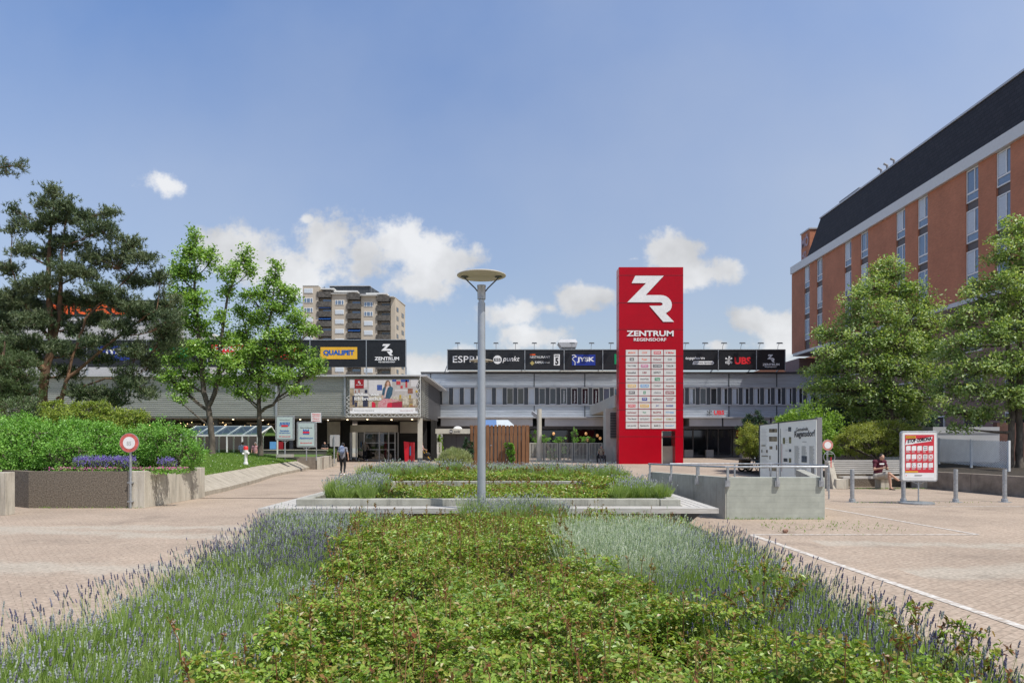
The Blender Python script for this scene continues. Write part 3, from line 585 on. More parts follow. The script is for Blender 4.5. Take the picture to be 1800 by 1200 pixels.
g = G(); pxr(g,D1,262,276,612,616,.008); pxr(g,D1,300,330,611,628,.008); g.build('green_mark', M['green'], rs)

rs2 = thing('roof_sign_board', 'long black roof sign board with ESPRIT, JYSK and UBS logos, behind the red tower', 'sign', (10,73,9))
D2 = 73.5
g = G(); pxr(g, D2, 786, 1380, 614.5, 650, -.15, 0); g.build('board', M['black'], rs2)
g = G()
for px in (786.5,853,922.6,991.6,1059.5,1262.5,1329.5,1380): pxr(g, D2, px-.6, px+.6, 614, 650, .001, .06); g.box(gx(px,D2)-.07,gx(px,D2)+.07,D2,D2+.1,9.06,gz(650,D2)); g.bar((gx(px,D2),D2+.2,gz(640,D2)),(gx(px,D2)-.4,D2+1.4,9.06),.08,.08)
pxr(g, D2, 786, 1380, 613.8, 614.8, 0, .06)
g.build('mullion', M['galv'], rs2)
g = G(); g.box(gx(788,74.2),gx(1085,74.2),74.6,74.9,9.06,gz(651,74.6)); g.build('parapet_sheet', M['offwhite'], rs2)
g = G(); pxl(g,D2,'ESPRIT',796,853,625.5,637,.01,.0); pxl(g,D2,'punkt',883.5,911.5,626,637.5,.01,.01,0,.25)
pxl(g,D2,'RESTAURANT',931.5,967,625.5,629.3,.01,.01); pxl(g,D2,'KAIMUG',940.5,956,634.6,638.6,.01,.02); pxl(g,D2,'thai',957,966,635.5,638,.01,.0)
pxl(g,D2,'toppharm',1204,1238,626.5,633,.01,.02,0,.2); zr(g, sign_frame(D2), gx(1348.5,D2), gx(1362,D2), gz(637,D2), gz(623,D2), .01); pxl(g,D2,'ZENTRUM',1340.3,1370,638.5,642.6,.01,.03); pxl(g,D2,'REGENSDORF',1344.5,1365,643.6,645.6,.01,.02)
g.poly(sign_frame(D2), arc(gx(874.5,D2), gz(632,D2), gx(882,D2)-gx(874.5,D2), 0, 345, 24), .008)
g.poly(sign_frame(D2), [(gx(1217,D2),gz(640.5,D2)),(gx(1219,D2),gz(634.5,D2))][::1]+[(gx(1253,D2),gz(634.5,D2)),(gx(1255.5,D2),gz(637.5,D2)),(gx(1253,D2),gz(640.5,D2))], .008)
pxr(g,D2,973.6,984,622.5,642,.008); keys(g, sign_frame(D2), gx(1281,D2), gz(633,D2), .42, .01)
g.build('white_lettering', M['lwhite'], rs2)
g = G(); pxl(g,D2,'UBS',1291,1320,627.5,640,.01,.04); g.build('red_lettering', M['redb'], rs2)
g = G(); pxl(g,D2,'ESS',868.5,880.5,629.3,635,.016,.03); pxl(g,D2,'Zentrums Apotheke',1220,1253,636,639.3,.016,.02); pxl(g,D2,'BAR',975,982.6,623.5,627,.016,.02); pxl(g,D2,'5',975.8,981.8,628.6,640.8,.016,.05); g.build('dark_lettering', M['black'], rs2)
g = G(); pxr(g,D2,931.5,941,622,624.2,.01); g.build('orange_mark', M['orange'], rs2)
g = G(); g.poly(sign_frame(D2), [(gx(a,D2),gz(b,D2)) for a,b in ((931.5,638),(935.5,634),(939.5,638),(935.5,642))], .01); g.build('gold_mark', M['gold'], rs2)
g = G(); pxr(g,D2,1005.3,1046.5,623,642,.01,.03); q = g.build('blue_panel', M['blue'], rs2); g = G(); pxl(g,D2,'JYSK',1014,1045,627.5,637.5,.04,.04)
for a,b,c_,d_ in ((1005.5,624.5,1009.5,623.6),(1009.5,623.8,1013.5,627),(1009,626.8,1013.5,627.4),(1009,627,1006,631),(1006,631,1011,636.5),(1011,636.5,1010.5,641.8)):
    p0 = Vector((gx(a,D2),D2-.045,gz(b,D2))); p1 = Vector((gx(c_,D2),D2-.045,gz(d_,D2))); g.bar(p0,p1,.07,.02,0,(0,1,0))
g.build('lettering', M['lwhite'], q)
g = G(); pxr(g,D2,1080,1100,622,640,.01,.03); g.build('green_panel', M['green'], rs2)
# sign flood lamps
fl = thing('sign_floodlight', 'small floodlight on a bent arm above the roof sign', 'floodlight', (0,0,0), 'floodlights along the top of the roof sign')
g = G(); g.tube([(0,0,0),(0,-.1,.35),(-.0,-.45,.55)],.025,6); g.build('arm', M['galv'], fl)
g = G(); g.hexa([(-.28,-.75,.48),(.28,-.75,.48),(.28,-.35,.55),(-.28,-.35,.55),(-.22,-.72,.62),(.22,-.72,.62),(.22,-.38,.66),(-.22,-.38,.66)]); g.build('lamp_head', M['slate'], fl)
ls = [805,838,872,906,939,972,1005,1039,1073,1204,1237,1270,1302,1334,1367]
for i, px in enumerate(ls):
    side = 'left' if px < 1085 else 'right'
    lab = f'small floodlight on a bent arm above the black roof sign, {side} of the red tower'
    loc = (gx(px,D2),D2,gz(614,D2))
    if i == 0: fl.location = loc; fl['label'] = lab
    else: dup(fl, loc, lab)
for o in bpy.data.objects:
    if o.get('category') == 'floodlight':
        o['group'] = 'floodlights left of the tower' if 'left of' in o['label'] else 'floodlights right of the tower'
vt = thing('roof_vent', 'silver metal roof vent with flared hood above the black sign board', 'roof vent', (gx(998,79),79,9))
xv = gx(998,79); hw = gx(1014,79)-xv
g = G(); g.hexa([(xv-hw*.75,78,gz(612,79)),(xv+hw*.85,78,gz(612,79)),(xv+hw*.85,80,gz(612,79)),(xv-hw*.75,80,gz(612,79)),(xv-hw*1.1,78,gz(604,79)),(xv+hw,78,gz(604,79)),(xv+hw,80,gz(604,79)),(xv-hw*1.1,80,gz(604,79))])
g.hexa([(xv-hw*1.1,78,gz(603.9,79)),(xv+hw,78,gz(603.9,79)),(xv+hw,80,gz(603.9,79)),(xv-hw*1.1,80,gz(603.9,79)),(xv-hw*.8,78.4,gz(597.5,79)),(xv+hw*.8,78.4,gz(597.5,79)),(xv+hw*.8,80,gz(597.5,79)),(xv-hw*.8,80,gz(597.5,79))]); g.build('hood', M['aluflat'], vt)
G().box(xv-.8,xv+.8,78.3,79.7,8.9,gz(612,79)).build('duct', M['galv'], vt)

# ---------------------------------------------------------------- red tower
tw = thing('sign_tower', 'tall red advertising tower with white ZR emblem and a grid of white shop name plates', 'sign tower', (10.5,54.6,0))
DT = 54.; xa, xb_ = gx(1088,DT), gx(1201,DT); zt = gz(469.5,DT)
dx0, dx1, dz1 = gx(1163,DT), gx(1187,DT), gz(757,DT)
g = G(); g.box(xa,xb_,DT,DT+1.3,dz1,zt); g.box(xa,dx0,DT,DT+1.3,0,dz1-.002); g.box(dx1,xb_,DT,DT+1.3,0,dz1-.002); g.build('body', M['red'], tw)
g = G()
for py in (484,532,579,626,673,720,767): g.box(xa-.004,xb_+.004,DT-.006,DT+1.2,gz(py,DT)-.018,gz(py,DT)+.018)
g.build('panel_joint', mat('seam_dark_red', (.16,.0,.01), .5), tw)
g = G(); g.box(dx0+.003,dx1-.003,DT+.9,DT+.95,0,1.35); g.box(dx0+.003,dx0+.08,DT+.05,DT+1.2,0,dz1-.01); g.build('door_reveal', M['cream'], tw)
DF = DT-.01
g = G(); zr(g, sign_frame(DF), gx(1070+103/3.158,DT), gx(1070+362/3.158,DT), gz(450+365/3.158,DT), gz(450+110/3.158,DT), .03); g.build('emblem', M['lwhite'], tw)
g = G(); pxl(g,DF,'ZENTRUM',1101.3,1184,581,591,.03,.03); pxl(g,DF,'REGENSDORF',1114,1171,594,599.5,.03,.02); g.build('lettering', M['lwhite'], tw)
names = [[('MIGROS','orange'),('COOP','orange'),('DENNER','redb*'),('X Müller','redb')],
 [('C&A','text*'),('Fust','orange'),('Ochsner','dred'),('C/A','text')],
 [('TALLY WEIJL','text'),('IMPORT','pinks*'),('CHICOREE','text*'),('TAILOR','text')],
 [('Kantonalbank','text'),('UBS','dred'),('ESPRIT','text'),('beauty','grey5')],
 [('Metropol','grey5'),('mister*lady','text'),('Yves','green*'),('eLARTE','grey5')],
 [('SUNRISE','yellow*'),('VISILAB','lblue*'),('CHRIST','grey5'),('Amavita','dred')],
 [('DEPOT','text*'),('D','green*'),('claire','grey5'),('NAVYBOOT','dred*')],
 [('VAPORT','dred'),('JYSK','blue*'),('mobilezone','text'),('OCHSNER\nSHOES','dred')],
 [('OFFICE','redb*'),('QUALIPET','yellow*'),('JC','blue'),('BARBER','blue')],
 [('marionnaud','dred'),('bp','green'),('McOPTIK','dred'),('FITNESS','lblue')],
 [('The Bagel','text'),('RESTAURANT','grey5'),('wellfeel','gold'),('KAIMUG','gold')],
 [('ess punkt','text'),('Spettacolo','text'),('BAR 5','text'),('Regensdorf','lblue')]]
cols_ = [(1100,1121),(1122.4,1143.3),(1145,1165.6),(1167,1187.7)]
for r_ in range(12):
    y0 = 614.7+11.65*r_
    for c_ in range(4):
        g = G(); pxr(g, DT, cols_[c_][0], cols_[c_][1], y0, y0+10.2, .005, .03); pl = g.build('name_plate', M['offwhite'], tw)
        s_, mm = names[r_][c_]; g = G(); L_ = min(7.6, 1.2+len(s_.split('\n')[0])*.85); cx0 = sum(cols_[c_])/2
        if mm.endswith('*'):
            pxr(g, DT, cx0-L_, cx0+L_, y0+2.6, y0+7.6, .034, None, 0); pxl(g, DT, s_, cx0-L_+1, cx0+L_-1, y0+3.6, y0+6.6, .040, .02, 1); g.build('shop_logo', [M[mm[:-1]], M['lwhite']], pl)
        else:
            h_ = 2.1 if '\n' not in s_ else 3; pxl(g, DT, s_, cx0-L_, cx0+L_, y0+5.1-h_*.8, y0+5.1+h_*.8, .034, .02); g.build('shop_logo', M[mm], pl)
G().box(gx(1166,54.4),gx(1186,54.4),55.35,55.9,.02,1.3).build('metal_cabinet', M['cream'], tw)

# ---------------------------------------------------------------- brick hotel on the right
ho = thing('brick_hotel_building', 'tall red brown brick hotel with black mansard roof and white fascia', 'building', (31,55,0))
XH = 31.
wins = []; yk = 75.4
for a in (75.4,66.3,57.4,48.6,39.6): wins += [(a-1.32,a),(a-3.05-1.32,a-3.05)]
wins.sort()
y = 30.; g = G()
for w0, w1 in wins: g.box(XH,XH+.5,y,w0,11.4,20.15); y = w1
g.box(XH,XH+.5,y,78.3,11.4,20.15); g.box(XH,XH+14,78.3,78.8,11.4,20.15); g.build('wall', M['brick'], ho)
G().box(XH+.42,XH+14,30,78.3,11.42,20.5).build('inner_wall', M['slategrey'], ho)
G().box(XH-.25,XH+.6,30,78.6,20.152,20.95).build('fascia', M['offwhite'], ho)
G().box(XH-.05,XH+14,30,78.4,11.1,11.398).build('underside', M['aluflat'], ho)
g = G(); xr = XH+.85
g.hexa([(XH,30,20.952),(XH+14,30,20.952),(XH+14,74.9,20.952),(XH,74.9,20.952),(xr,30,24.7),(XH+13,30,24.7),(XH+13,73.4,24.7),(xr,73.4,24.7)]); g.build('mansard_roof', M['roofsh'], ho)
G().box(xr-.08,XH+13,30,73.5,24.705,24.85).build('roof_ridge_trim', M['aluflat'], ho)
g = G(); g.box(XH+1.2,XH+3,66,70,24.86,25.3)
g.build('roof_housing', M['grey5'], ho)
for yv in (60.5,61.6,62.6): G().tube([(XH+1.5,yv,24.85),(XH+1.5,yv,25.6),(XH+1.2,yv,25.75)],.10,8).build('roof_pipe', M['grey5'], ho)
for w0, w1 in wins:
    sp_ = G(); sp_.box(XH+.14,XH+.3,w0,w1,11.402,20.15); sp_.build('spandrel_strip', M['grey5'] if False else mat('taupe_spandrel', (.115,.10,.098), .6), ho) if (w0,w1) == wins[0] else sp_.build('spandrel_strip', bpy.data.materials['taupe_spandrel'], ho)
    for zt_ in (20.1, 17.35, 14.6):
        zb_ = zt_-2.2; f = G(); t_ = .08
        f.box(XH+.06,XH+.13,w0,w0+t_,zb_,zt_); f.box(XH+.06,XH+.13,w1-t_,w1,zb_,zt_); f.box(XH+.06,XH+.13,w0+t_,w1-t_,zb_,zb_+t_); f.box(XH+.06,XH+.13,w0+t_,w1-t_,zt_-t_,zt_); f.box(XH+.06,XH+.13,w0+t_,w1-t_,zb_+.55,zb_+.66); f.box(XH+.06,XH+.13,w0+.42,w0+.50,zb_+.66,zt_-t_)
        wf = f.build('window', M['white'], ho); pn = G(); pn.box(XH+.10,XH+.12,w0+t_,w1-t_,zb_+t_,zt_-t_); pn.build('pane', M['glassb'], wf)
        ct = G(); ct.box(XH+.085,XH+.095,w0+.52,w1-.1,zb_+.7,zt_-.1); ct.build('curtain', M['blind'], wf) if random.random() < .6 else None
pinkm = mat('pinkish_render', (.30,.19,.165), .8, var=.08)
g = G(); g.box(XH+2.5,XH+14,30,78,0,11.1); g.build('lower_wall', pinkm, ho)
for zz in (2.2,5.2,8.2):
    for yv in np.arange(33,76,4.4):
        f = G(); f.box(XH+2.42,XH+2.5,yv,yv+2,zz,zz+1.5); wf = f.build('lower_window', M['white'], ho); G().box(XH+2.38,XH+2.415,yv+.1,yv+1.9,zz+.1,zz+1.4).build('pane', M['glass'], wf)
an = thing('hotel_sign_block', 'small brick roof block with large pale letters at the far end of the hotel', 'building', (XH,77,20))
G().box(XH+.4,XH+5,75.0,77.2,20.96,24.1).build('wall', M['brick'], an); G().box(XH+.3,XH+5.1,74.9,77.3,24.103,24.25).build('coping', M['aluflat'], an)
fr2 = (Vector((XH+.39,0,0)), Vector((0,-1,0)), Vector((0,0,1)), Vector((-1,0,0)))
g = G(); letters(g, fr2, 'MÖ', -77.0, -75.2, 22.5, 23.8, .05, .03); letters(g, fr2, 'HO', -76.9, -75.8, 21.3, 22.1, .05, .03)
g.build('lettering', mat('mauve_letters', (.45,.32,.36), .5), an)
ax = thing('hotel_annexe', 'low pinkish annexe with a sloping roof between the sign board and the hotel', 'building', (30,84,0))
g = G(); g.hexa([(gx(1318,84),84,0),(gx(1440,84),84,0),(gx(1440,84),92,0),(gx(1318,84),92,0),(gx(1318,84),84,gz(655,84)),(gx(1440,84),84,gz(622,84)),(gx(1440,84),92,gz(622,84)),(gx(1318,84),92,gz(655,84))]); g.build('wall', mat('brown_brick_annexe', (.24,.11,.075), .85, var=.1), ax)
G().box(gx(1408,78.5),XH+5,79,83,0,11.0).build('stair_block', pinkm, ax)

# ---------------------------------------------------------------- high-rise far behind
hr = thing('apartment_tower', 'beige apartment tower with stacked dark balconies far behind the left wing', 'building', (-50,207,0))
DH = 207.
def hx(x): return gx(520+x/9.474, DH)
def hz(y): return gz(480+y/9.474, DH)
beige = mat('beige_render', (.47,.41,.33), .85, var=.06, vscale=.2)
g = G(); g.box(hx(115),hx(375),DH,DH+16,0,hz(212)); g.box(hx(375.2),hx(590),DH+1.6,DH+16,0,hz(300)); g.box(hx(590.2),hx(850),DH+.5,DH+16,0,hz(345)); g.box(hx(850.2),hx(1075),DH+2.1,DH+16,0,hz(345)); g.box(hx(1075.2),hx(1345),DH+1,DH+16,0,hz(372)); g.box(hx(1345.2),hx(1565),DH+2.6,DH+16,0,hz(372)); g.box(hx(1565.2),hx(1635),DH+1.6,DH+16,0,hz(392)); g.box(hx(90),hx(114.8),DH+2,DH+14,0,hz(275)); g.build('wall', beige, hr)
g = G(); xa_, xb2 = hx(1635.2), hx(1695)
g.hexa([(xa_,DH+1.6,0),(xa_+.1,DH+1.6,0),(hx(1700),DH+14,0),(xa_,DH+14,0),(xa_,DH+1.6,hz(392)),(xa_+.1,DH+1.6,hz(392)),(hx(1700),DH+14,hz(392)),(xa_,DH+14,hz(392))]); g.hexa([(xa_-.1,DH+1.8,hz(391)),(xa_+.12,DH+1.5,hz(391)),(hx(1710),DH+14,hz(391)),(xa_,DH+14,hz(391)),(xa_-.1,DH+1.8,hz(382)),(xa_+.12,DH+1.5,hz(382)),(hx(1710),DH+14,hz(382)),(xa_,DH+14,hz(382))]); g.build('side_wall', beige, hr)
rfm = M['offwhite']
g = G()
for a, b, y in ((110,378,212),(585,855,345),(1072,1350,372),(1562,1638,392)): g.box(hx(a),hx(b),DH-.1,DH+16,hz(y),hz(y-8))
g.box(hx(390),hx(620),DH+1,DH+10,hz(258),hz(235)); g.box(hx(600),hx(1000),DH+2,DH+12,hz(290),hz(265)); g.box(hx(1140),hx(1500),DH+2.2,DH+12,hz(325),hz(302)); g.build('roof_slab', rfm, hr)
g = G(); g.box(hx(620),hx(1240),DH+4,DH+14,hz(345),hz(290)); g.box(hx(1140),hx(1490),DH+4.5,DH+14,hz(372),hz(326)); g.box(hx(395),hx(600),DH+3,DH+12,hz(305),hz(259)); g.build('attic_wall', M['grey5'], hr)
pm = brickmat('dark_standing_seam', (.045,.05,.055),(.03,.034,.04),(.16,.17,.18),.45,60,.5,'XZ',.03,.2)
g = G(); g.hexa([(hx(490),DH+5,hz(295)),(hx(1180),DH+5,hz(295)),(hx(1250),DH+13,hz(285)),(hx(490),DH+13,hz(285)),(hx(490),DH+5,hz(158)),(hx(1180),DH+5,hz(158)),(hx(1250),DH+13,hz(158)),(hx(490),DH+13,hz(158))]); pe = g.build('penthouse', pm, hr)
G().box(hx(482),hx(1188),DH+4.6,DH+13.2,hz(157.5),hz(148)).build('penthouse_roof', M['aluflat'], pe)
g = G(); g.box(hx(395),hx(445),DH+3,DH+5,hz(235),hz(205)); g.box(hx(415),hx(425),DH+3.5,DH+4,hz(205),hz(185)); g.build('chimney', M['slate'], hr)
def hwin(x0,x1,y0,y1,dd,kind):
    f = G(); f.box(hx(x0),hx(x1),dd-.12,dd-.01,hz(y1),hz(y0)); w = f.build('window', M['white'], hr)
    if kind: 
        wd = x1-x0; p = G()
        for a, b in ((.06,.27),(.34,.68),(.76,.95)): p.box(hx(x0+wd*a),hx(x0+wd*b),dd-.16,dd-.125,hz(y1-8),hz(y0+8))
        p.build('pane', M['glassb'], w)
    else:
        p = G(); p.box(hx(x0+6),hx(x1-6),dd-.16,dd-.125,hz(y1-8),hz(y0+8)); p.build('blind', M['blind'], w)
for r_ in range(9):
    hwin(138,285,255+160*r_,335+160*r_,DH,r_ in (1,2)); hwin(648,795,445+160*r_,522+160*r_,DH+.5,r_ in (0,6)); hwin(1125,1272,470+158*r_,548+158*r_,DH+1,r_ in (0,1))
for r_ in range(9):
    for k, (x0, x1, y0, dd) in enumerate(((375,590,312,DH+1.6),(862,1075,340,DH+2.1),(1352,1562,368,DH+2.6))):
        ya = y0+162*r_
        b = G(); b.hexa([(hx(x0)-.4,dd-1.9,hz(ya+90)),(hx(x1-8),dd-1.9,hz(ya+90)),(hx(x1),dd-.01,hz(ya+90)),(hx(x0),dd-.01,hz(ya+90)),(hx(x0)-.4,dd-1.9,hz(ya)),(hx(x1-8),dd-1.9,hz(ya)),(hx(x1),dd-.01,hz(ya)),(hx(x0),dd-.01,hz(ya))]); bo = b.build('balcony', M['concd'] if False else mat('balcony_aggregate', (.10,.092,.082), .95, var=.3, vscale=2) if (r_==0 and k==0) else bpy.data.materials['balcony_aggregate'], hr)
        if (r_, k) in ((2,0),(3,1),(4,1)) or (r_, k) == (1,0):
            a = G(); z1_ = hz(ya+92); z0_ = hz(ya+132 if (r_,k) != (1,0) else ya+105); a.hexa([(hx(x0+5),dd-1.8,z0_),(hx(x1-15),dd-1.8,z0_),(hx(x1-15),dd-.3,z1_-.05),(hx(x0+5),dd-.3,z1_-.05),(hx(x0+5),dd-1.8,z0_+.1),(hx(x1-15),dd-1.8,z0_+.1),(hx(x1-15),dd-.3,z1_),(hx(x0+5),dd-.3,z1_)]); a.build('awning', mat('awning_blue', (.05,.19,.62), .6) if not bpy.data.materials.get('awning_blue') else bpy.data.materials['awning_blue'], bo)
        w = G(); w.box(hx(x0+55),hx(x1-25),dd-.06,dd-.012,hz(ya+168),hz(ya+110)); w.build('balcony_door', M['glass'] if k == 2 else M['glassb'], hr)
for r_ in range(8):
    for q, (s0, s1) in enumerate(((.12,.3),(.62,.85))):
        f = G(); Y_a = DH+1.6+12.4*s0; Y_b = DH+1.6+12.4*s1; xa2 = xa_+.1+(hx(1700)-xa_-.1)*s0+.05; xb3 = xa_+.1+(hx(1700)-xa_-.1)*s1+.05; ya = 530+150*r_+q*35
        f.hexa([(xa2-.1,Y_a,hz(ya+70)),(xa2+.02,Y_a,hz(ya+70)),(xb3+.02,Y_b,hz(ya+70)),(xb3-.1,Y_b,hz(ya+70)),(xa2-.1,Y_a,hz(ya)),(xa2+.02,Y_a,hz(ya)),(xb3+.02,Y_b,hz(ya)),(xb3-.1,Y_b,hz(ya))]); f.build('side_window', M['glass'], hr)
# ================================================================== OBJECTS
# ---- lamp posts
def lamp(label, x, y):
    t = thing('street_lamp', label, 'street lamp', (x,y,0), 'disc topped lamp posts')
    g = G(); g.lathe((x,y,0),[(.13,0),(.13,.03),(.076,.05),(.072,2.2),(.066,4.10),(.066,4.14)],28); g.build('pole', M['steelgrey'], t, smooth=True)
    g = G(); g.lathe((x,y,0),[(.052,4.14),(.052,4.19),(.072,4.20),(.074,4.42),(.078,4.425),(.078,4.45),(.05,4.455)],28); g.build('collar', M['galv'], t, smooth=True)
    for s in (-1,1):
        g = G(); g.tube([(x+s*.07,y,4.34),(x+s*.115,y,4.40),(x+s*.30,y,4.58)],.012,8); g.lathe((x+s*.305,y,4.575),[(.012,0),(.03,.012),(.07,.02),(.07,.03)],14); g.build('arm', M['slate'], t, smooth=True)
    g = G(); g.lathe((x,y,4.61),[(.02,-.004),(.42,0),(.437,.008),(.437,.02),(.40,.035),(.25,.055),(.02,.065)],48); g.build('lamp_disc', mat('lamp_reflector', (.55,.50,.42), .5), t, smooth=True)
    return t
lamp('tall grey lamp post with a flat disc top standing in the front flower bed', -.545, 12.7)
lamp('second disc topped lamp post half hidden behind the front lamp post', -1.13, 26)

# ---- planter with bench
FX0, FX1, FY = -4.07, 3.18, 13.4
pl = thing('raised_planter', 'long low concrete planter with terraced walls carrying lavender and roses behind the front lamp post', 'planter', (-.4,17,0))
g = G(); g.box(FX0,-.02,FY,FY+.22,0,.58); g.box(.0,FX1-.40,FY,FY+.22,0,.58); g.box(FX1-.385,FX1,FY,FY+.22,0,.575); g.box(FX0,FX0+.22,FY+.221,21.5,0,.579); g.box(FX1-.22,FX1,FY+.221,21.5,0,.579); g.box(FX0+.221,FX1-.221,21.3,21.5,0,.578); g.build('outer_wall', M['conc'], pl, bevel=.012)
g = G(); g.box(-2.72,1.56,17.0,17.18,.3,.72); g.wall((-2.72,17.1),(-3.3,14.9),-.16,.3,.72); g.wall((1.56,17.1),(2.05,14.9),.16,.3,.72); g.build('terrace_wall', M['conc'], pl, bevel=.012)
g = G(); g.box(FX0+.22,FX1-.22,FY+.22,21.3,.05,.47); g.box(-2.7,1.54,17.19,21.2,.471,.64); g.build('soil', M['soil'], pl)
bn = thing('planter_bench', 'weathered grey timber slat bench wrapped around the concrete planter', 'bench', (-.4,13,0))
def slats(g, pts_o, pts_i, nsl, z, t=.045, gap=.018):
    for i in range(nsl):
        f0, f1 = i/nsl, (i+1)/nsl-gap/.5
        a = [Vector(p)+(Vector(q)-Vector(p))*f0 for p, q in zip(pts_o, pts_i)]; b = [Vector(p)+(Vector(q)-Vector(p))*f1 for p, q in zip(pts_o, pts_i)]
        g.hexa([(a[0].x,a[0].y,z-t),(a[1].x,a[1].y,z-t),(b[1].x,b[1].y,z-t),(b[0].x,b[0].y,z-t),(a[0].x,a[0].y,z),(a[1].x,a[1].y,z),(b[1].x,b[1].y,z),(b[0].x,b[0].y,z)])
g = G(); slats(g, [(-4.58,12.93),(3.72,12.93)], [(-4.09,13.385),(3.2,13.385)], 4, .45)
slats(g, [(3.72,12.94),(3.72,20.5)], [(3.2,13.39),(3.2,20.5)], 4, .4495); slats(g, [(-4.58,20.5),(-4.58,12.94)], [(-4.09,20.5),(-4.09,13.39)], 4, .4495)
g.box(-4.585,3.725,12.90,12.93,.36,.452); g.box(3.722,3.75,12.9,20.5,.36,.452); g.box(-4.61,-4.583,12.9,20.5,.36,.452); g.build('seat', M['benchw'], bn)
def brk(x, y, z0, z1, yo, yi):
    g = G(); g.hexa([(x-.04,yi-.24,.0),(x+.04,yi-.24,.0),(x+.04,yi,0),(x-.04,yi,0),(x-.04,yo,z1),(x+.04,yo,z1),(x+.04,yi,z1),(x-.04,yi,z1)]); g.build('support', M['slate'], bn)
for x in (-4.2,-2.2,-.1,1.3,3.0): brk(x, 0, 0, .40, 13.0, 13.39)
for y in (13.42,15.5,18,20.2):
    G().hexa([(3.19,y,.05),(3.25,y,.05),(3.25,y+.06,.05),(3.19,y+.06,.05),(3.19,y,.40),(3.68,y,.40),(3.68,y+.06,.40),(3.19,y+.06,.40)]).build('support', M['slate'], bn)
    G().hexa([(-4.15,y,.05),(-4.09,y,.05),(-4.09,y+.06,.05),(-4.15,y+.06,.05),(-4.55,y,.40),(-4.09,y,.40),(-4.09,y+.06,.40),(-4.55,y+.06,.40)]).build('support', M['slate'], bn)
pb2 = thing('rear_planter', 'second low concrete planter of lavender in front of the wooden enclosure', 'planter', (-.6,25,0))
g = G(); g.box(-3.6,2.4,22.6,22.75,0,.38); g.box(-3.6,-3.45,22.751,28.5,0,.379); g.box(2.25,2.4,22.751,28.5,0,.379); g.box(-3.44,2.24,28.3,28.5,0,.378); g.build('wall', M['conc'], pb2, bevel=.012)
G().box(-3.44,2.24,22.76,28.29,.02,.30).build('soil', M['soil'], pb2)

# ---- front bed soil + edging
g = G(); g.poly((Vector((0,0,0)),Vector((1,0,0)),Vector((0,1,0)),Vector((0,0,1))), [(-3.0,.6),(2.3,.6),(2.35,8),(2.75,12.8),(-3.9,12.8),(-3.2,9)], .0, .05); tag(g.build('bed_soil', M['soil']), kind='structure')

# ---- wooden enclosure with gate, umbrella behind, kiosk
DE = 45.
we = thing('wooden_enclosure', 'brown vertical board enclosure with narrow gaps behind the lamp post', 'enclosure', (gx(878,DE),DE,0))
x0, x1 = gx(826,DE), gx(930.5,DE); nb = 15; g = G(); bwid = (x1-x0)/nb
for i in range(nb):
    hh = 2.73+random.uniform(-.02,.02); xx = x0+i*bwid; gp = .09 if i in (0,5,6,9,12) else .035
    g.box(xx+gp/2,xx+bwid-gp/2,DE+random.uniform(-.09,.03),DE+.06,0.03,hh)
for i in range(12): yy_ = DE+.1+i*.25; g.box(x0,x0+.05,yy_,yy_+.2,.03,2.73); g.box(x1-.05,x1,yy_,yy_+.2,.03,2.73)
g.build('boards', M['wood'], we)
g = G(); g.box(x0+.05,x1-.05,DE+.07,DE+.13,.5,.62); g.box(x0+.05,x1-.05,DE+.07,DE+.13,2.1,2.22); g.box(x0+.06,x1-.06,DE+2.9,DE+3,0.03,2.6); g.build('frame', M['slategrey'], we)
g = G(); g.tube([(gx(862,DE),DE-.06,1.45),(gx(862,DE),DE-.1,1.45),(gx(865,DE),DE-.1,1.45)],.02,6); g.build('handle', M['galv'], we)
um = thing('fabric_canopy', 'blue and pale ribbed canopy rising above the wooden enclosure', 'canopy', (gx(880,56),56,0))
cxu = gx(878,56); g = G()
for i in range(6):
    f0, f1 = i/6, (i+1)/6; z0_, z1_ = gz(749,56)+(gz(737,56)-gz(749,56))*f0, gz(749,56)+(gz(737,56)-gz(749,56))*f1
    for (a_, b_, at_, bt_, mi_) in ((846,873,851,872,0),(873,906,872,893,1)):
        A0 = a_+(at_-a_)*f0; B0 = b_+(bt_-b_)*f0; A1 = a_+(at_-a_)*f1; B1 = b_+(bt_-b_)*f1
        g.add([(gx(A0,56),56+f0,z0_),(gx(B0,56),56+f0,z0_),(gx(B1,56),56+f1-.1,z1_),(gx(A1,56),56+f1-.1,z1_)], np.array([(0,1,2,3)]), mi_)
zt_ = gz(737,56); g.add([(gx(851,56),56.9,zt_),(gx(893,56),56.9,zt_),(gx(893,56),58.2,zt_),(gx(851,56),58.2,zt_)], np.array([(0,1,2,3)]), 1)
g.build('canopy', [mat('blue_canvas', (.10,.20,.42), .7), mat('pale_canvas', (.50,.56,.60), .7)], um)
zu1 = zt_
G().tube([(cxu,57.2,0),(cxu,57.2,zu1)],.04,8).build('pole', M['galv'], um)
kd = 62.; ki = thing('snack_kiosk', 'dark grey kiosk with a cream fascia reading ESS punkt behind the lavender', 'kiosk', (gx(800,kd),kd,0))
g = G(); g.box(gx(778,kd),gx(846,kd),kd,kd+3,0,gz(762,kd)-.002); g.build('wall', M['slategrey'], ki)
for px in (802,): G().box(gx(px,kd)-.01,gx(px,kd)+.01,kd-.01,kd,0,gz(763,kd)).build('panel_joint', M['blackm'], ki)
g = G(); g.box(gx(766.5,kd),gx(846,kd),kd-.5,kd+3,gz(762,kd),gz(753.5,kd)); g.build('fascia', M['cream'], ki)
K2 = kd-.51; g = G(); g.poly(sign_frame(K2), arc(gx(792.8,K2),gz(758,K2),.17,0,345,20), .01); pxl(g,K2,'punkt',797.5,808.5,755.5,761.5,.01,.01,0,.2); g.build('fascia_lettering', M['text'], ki)
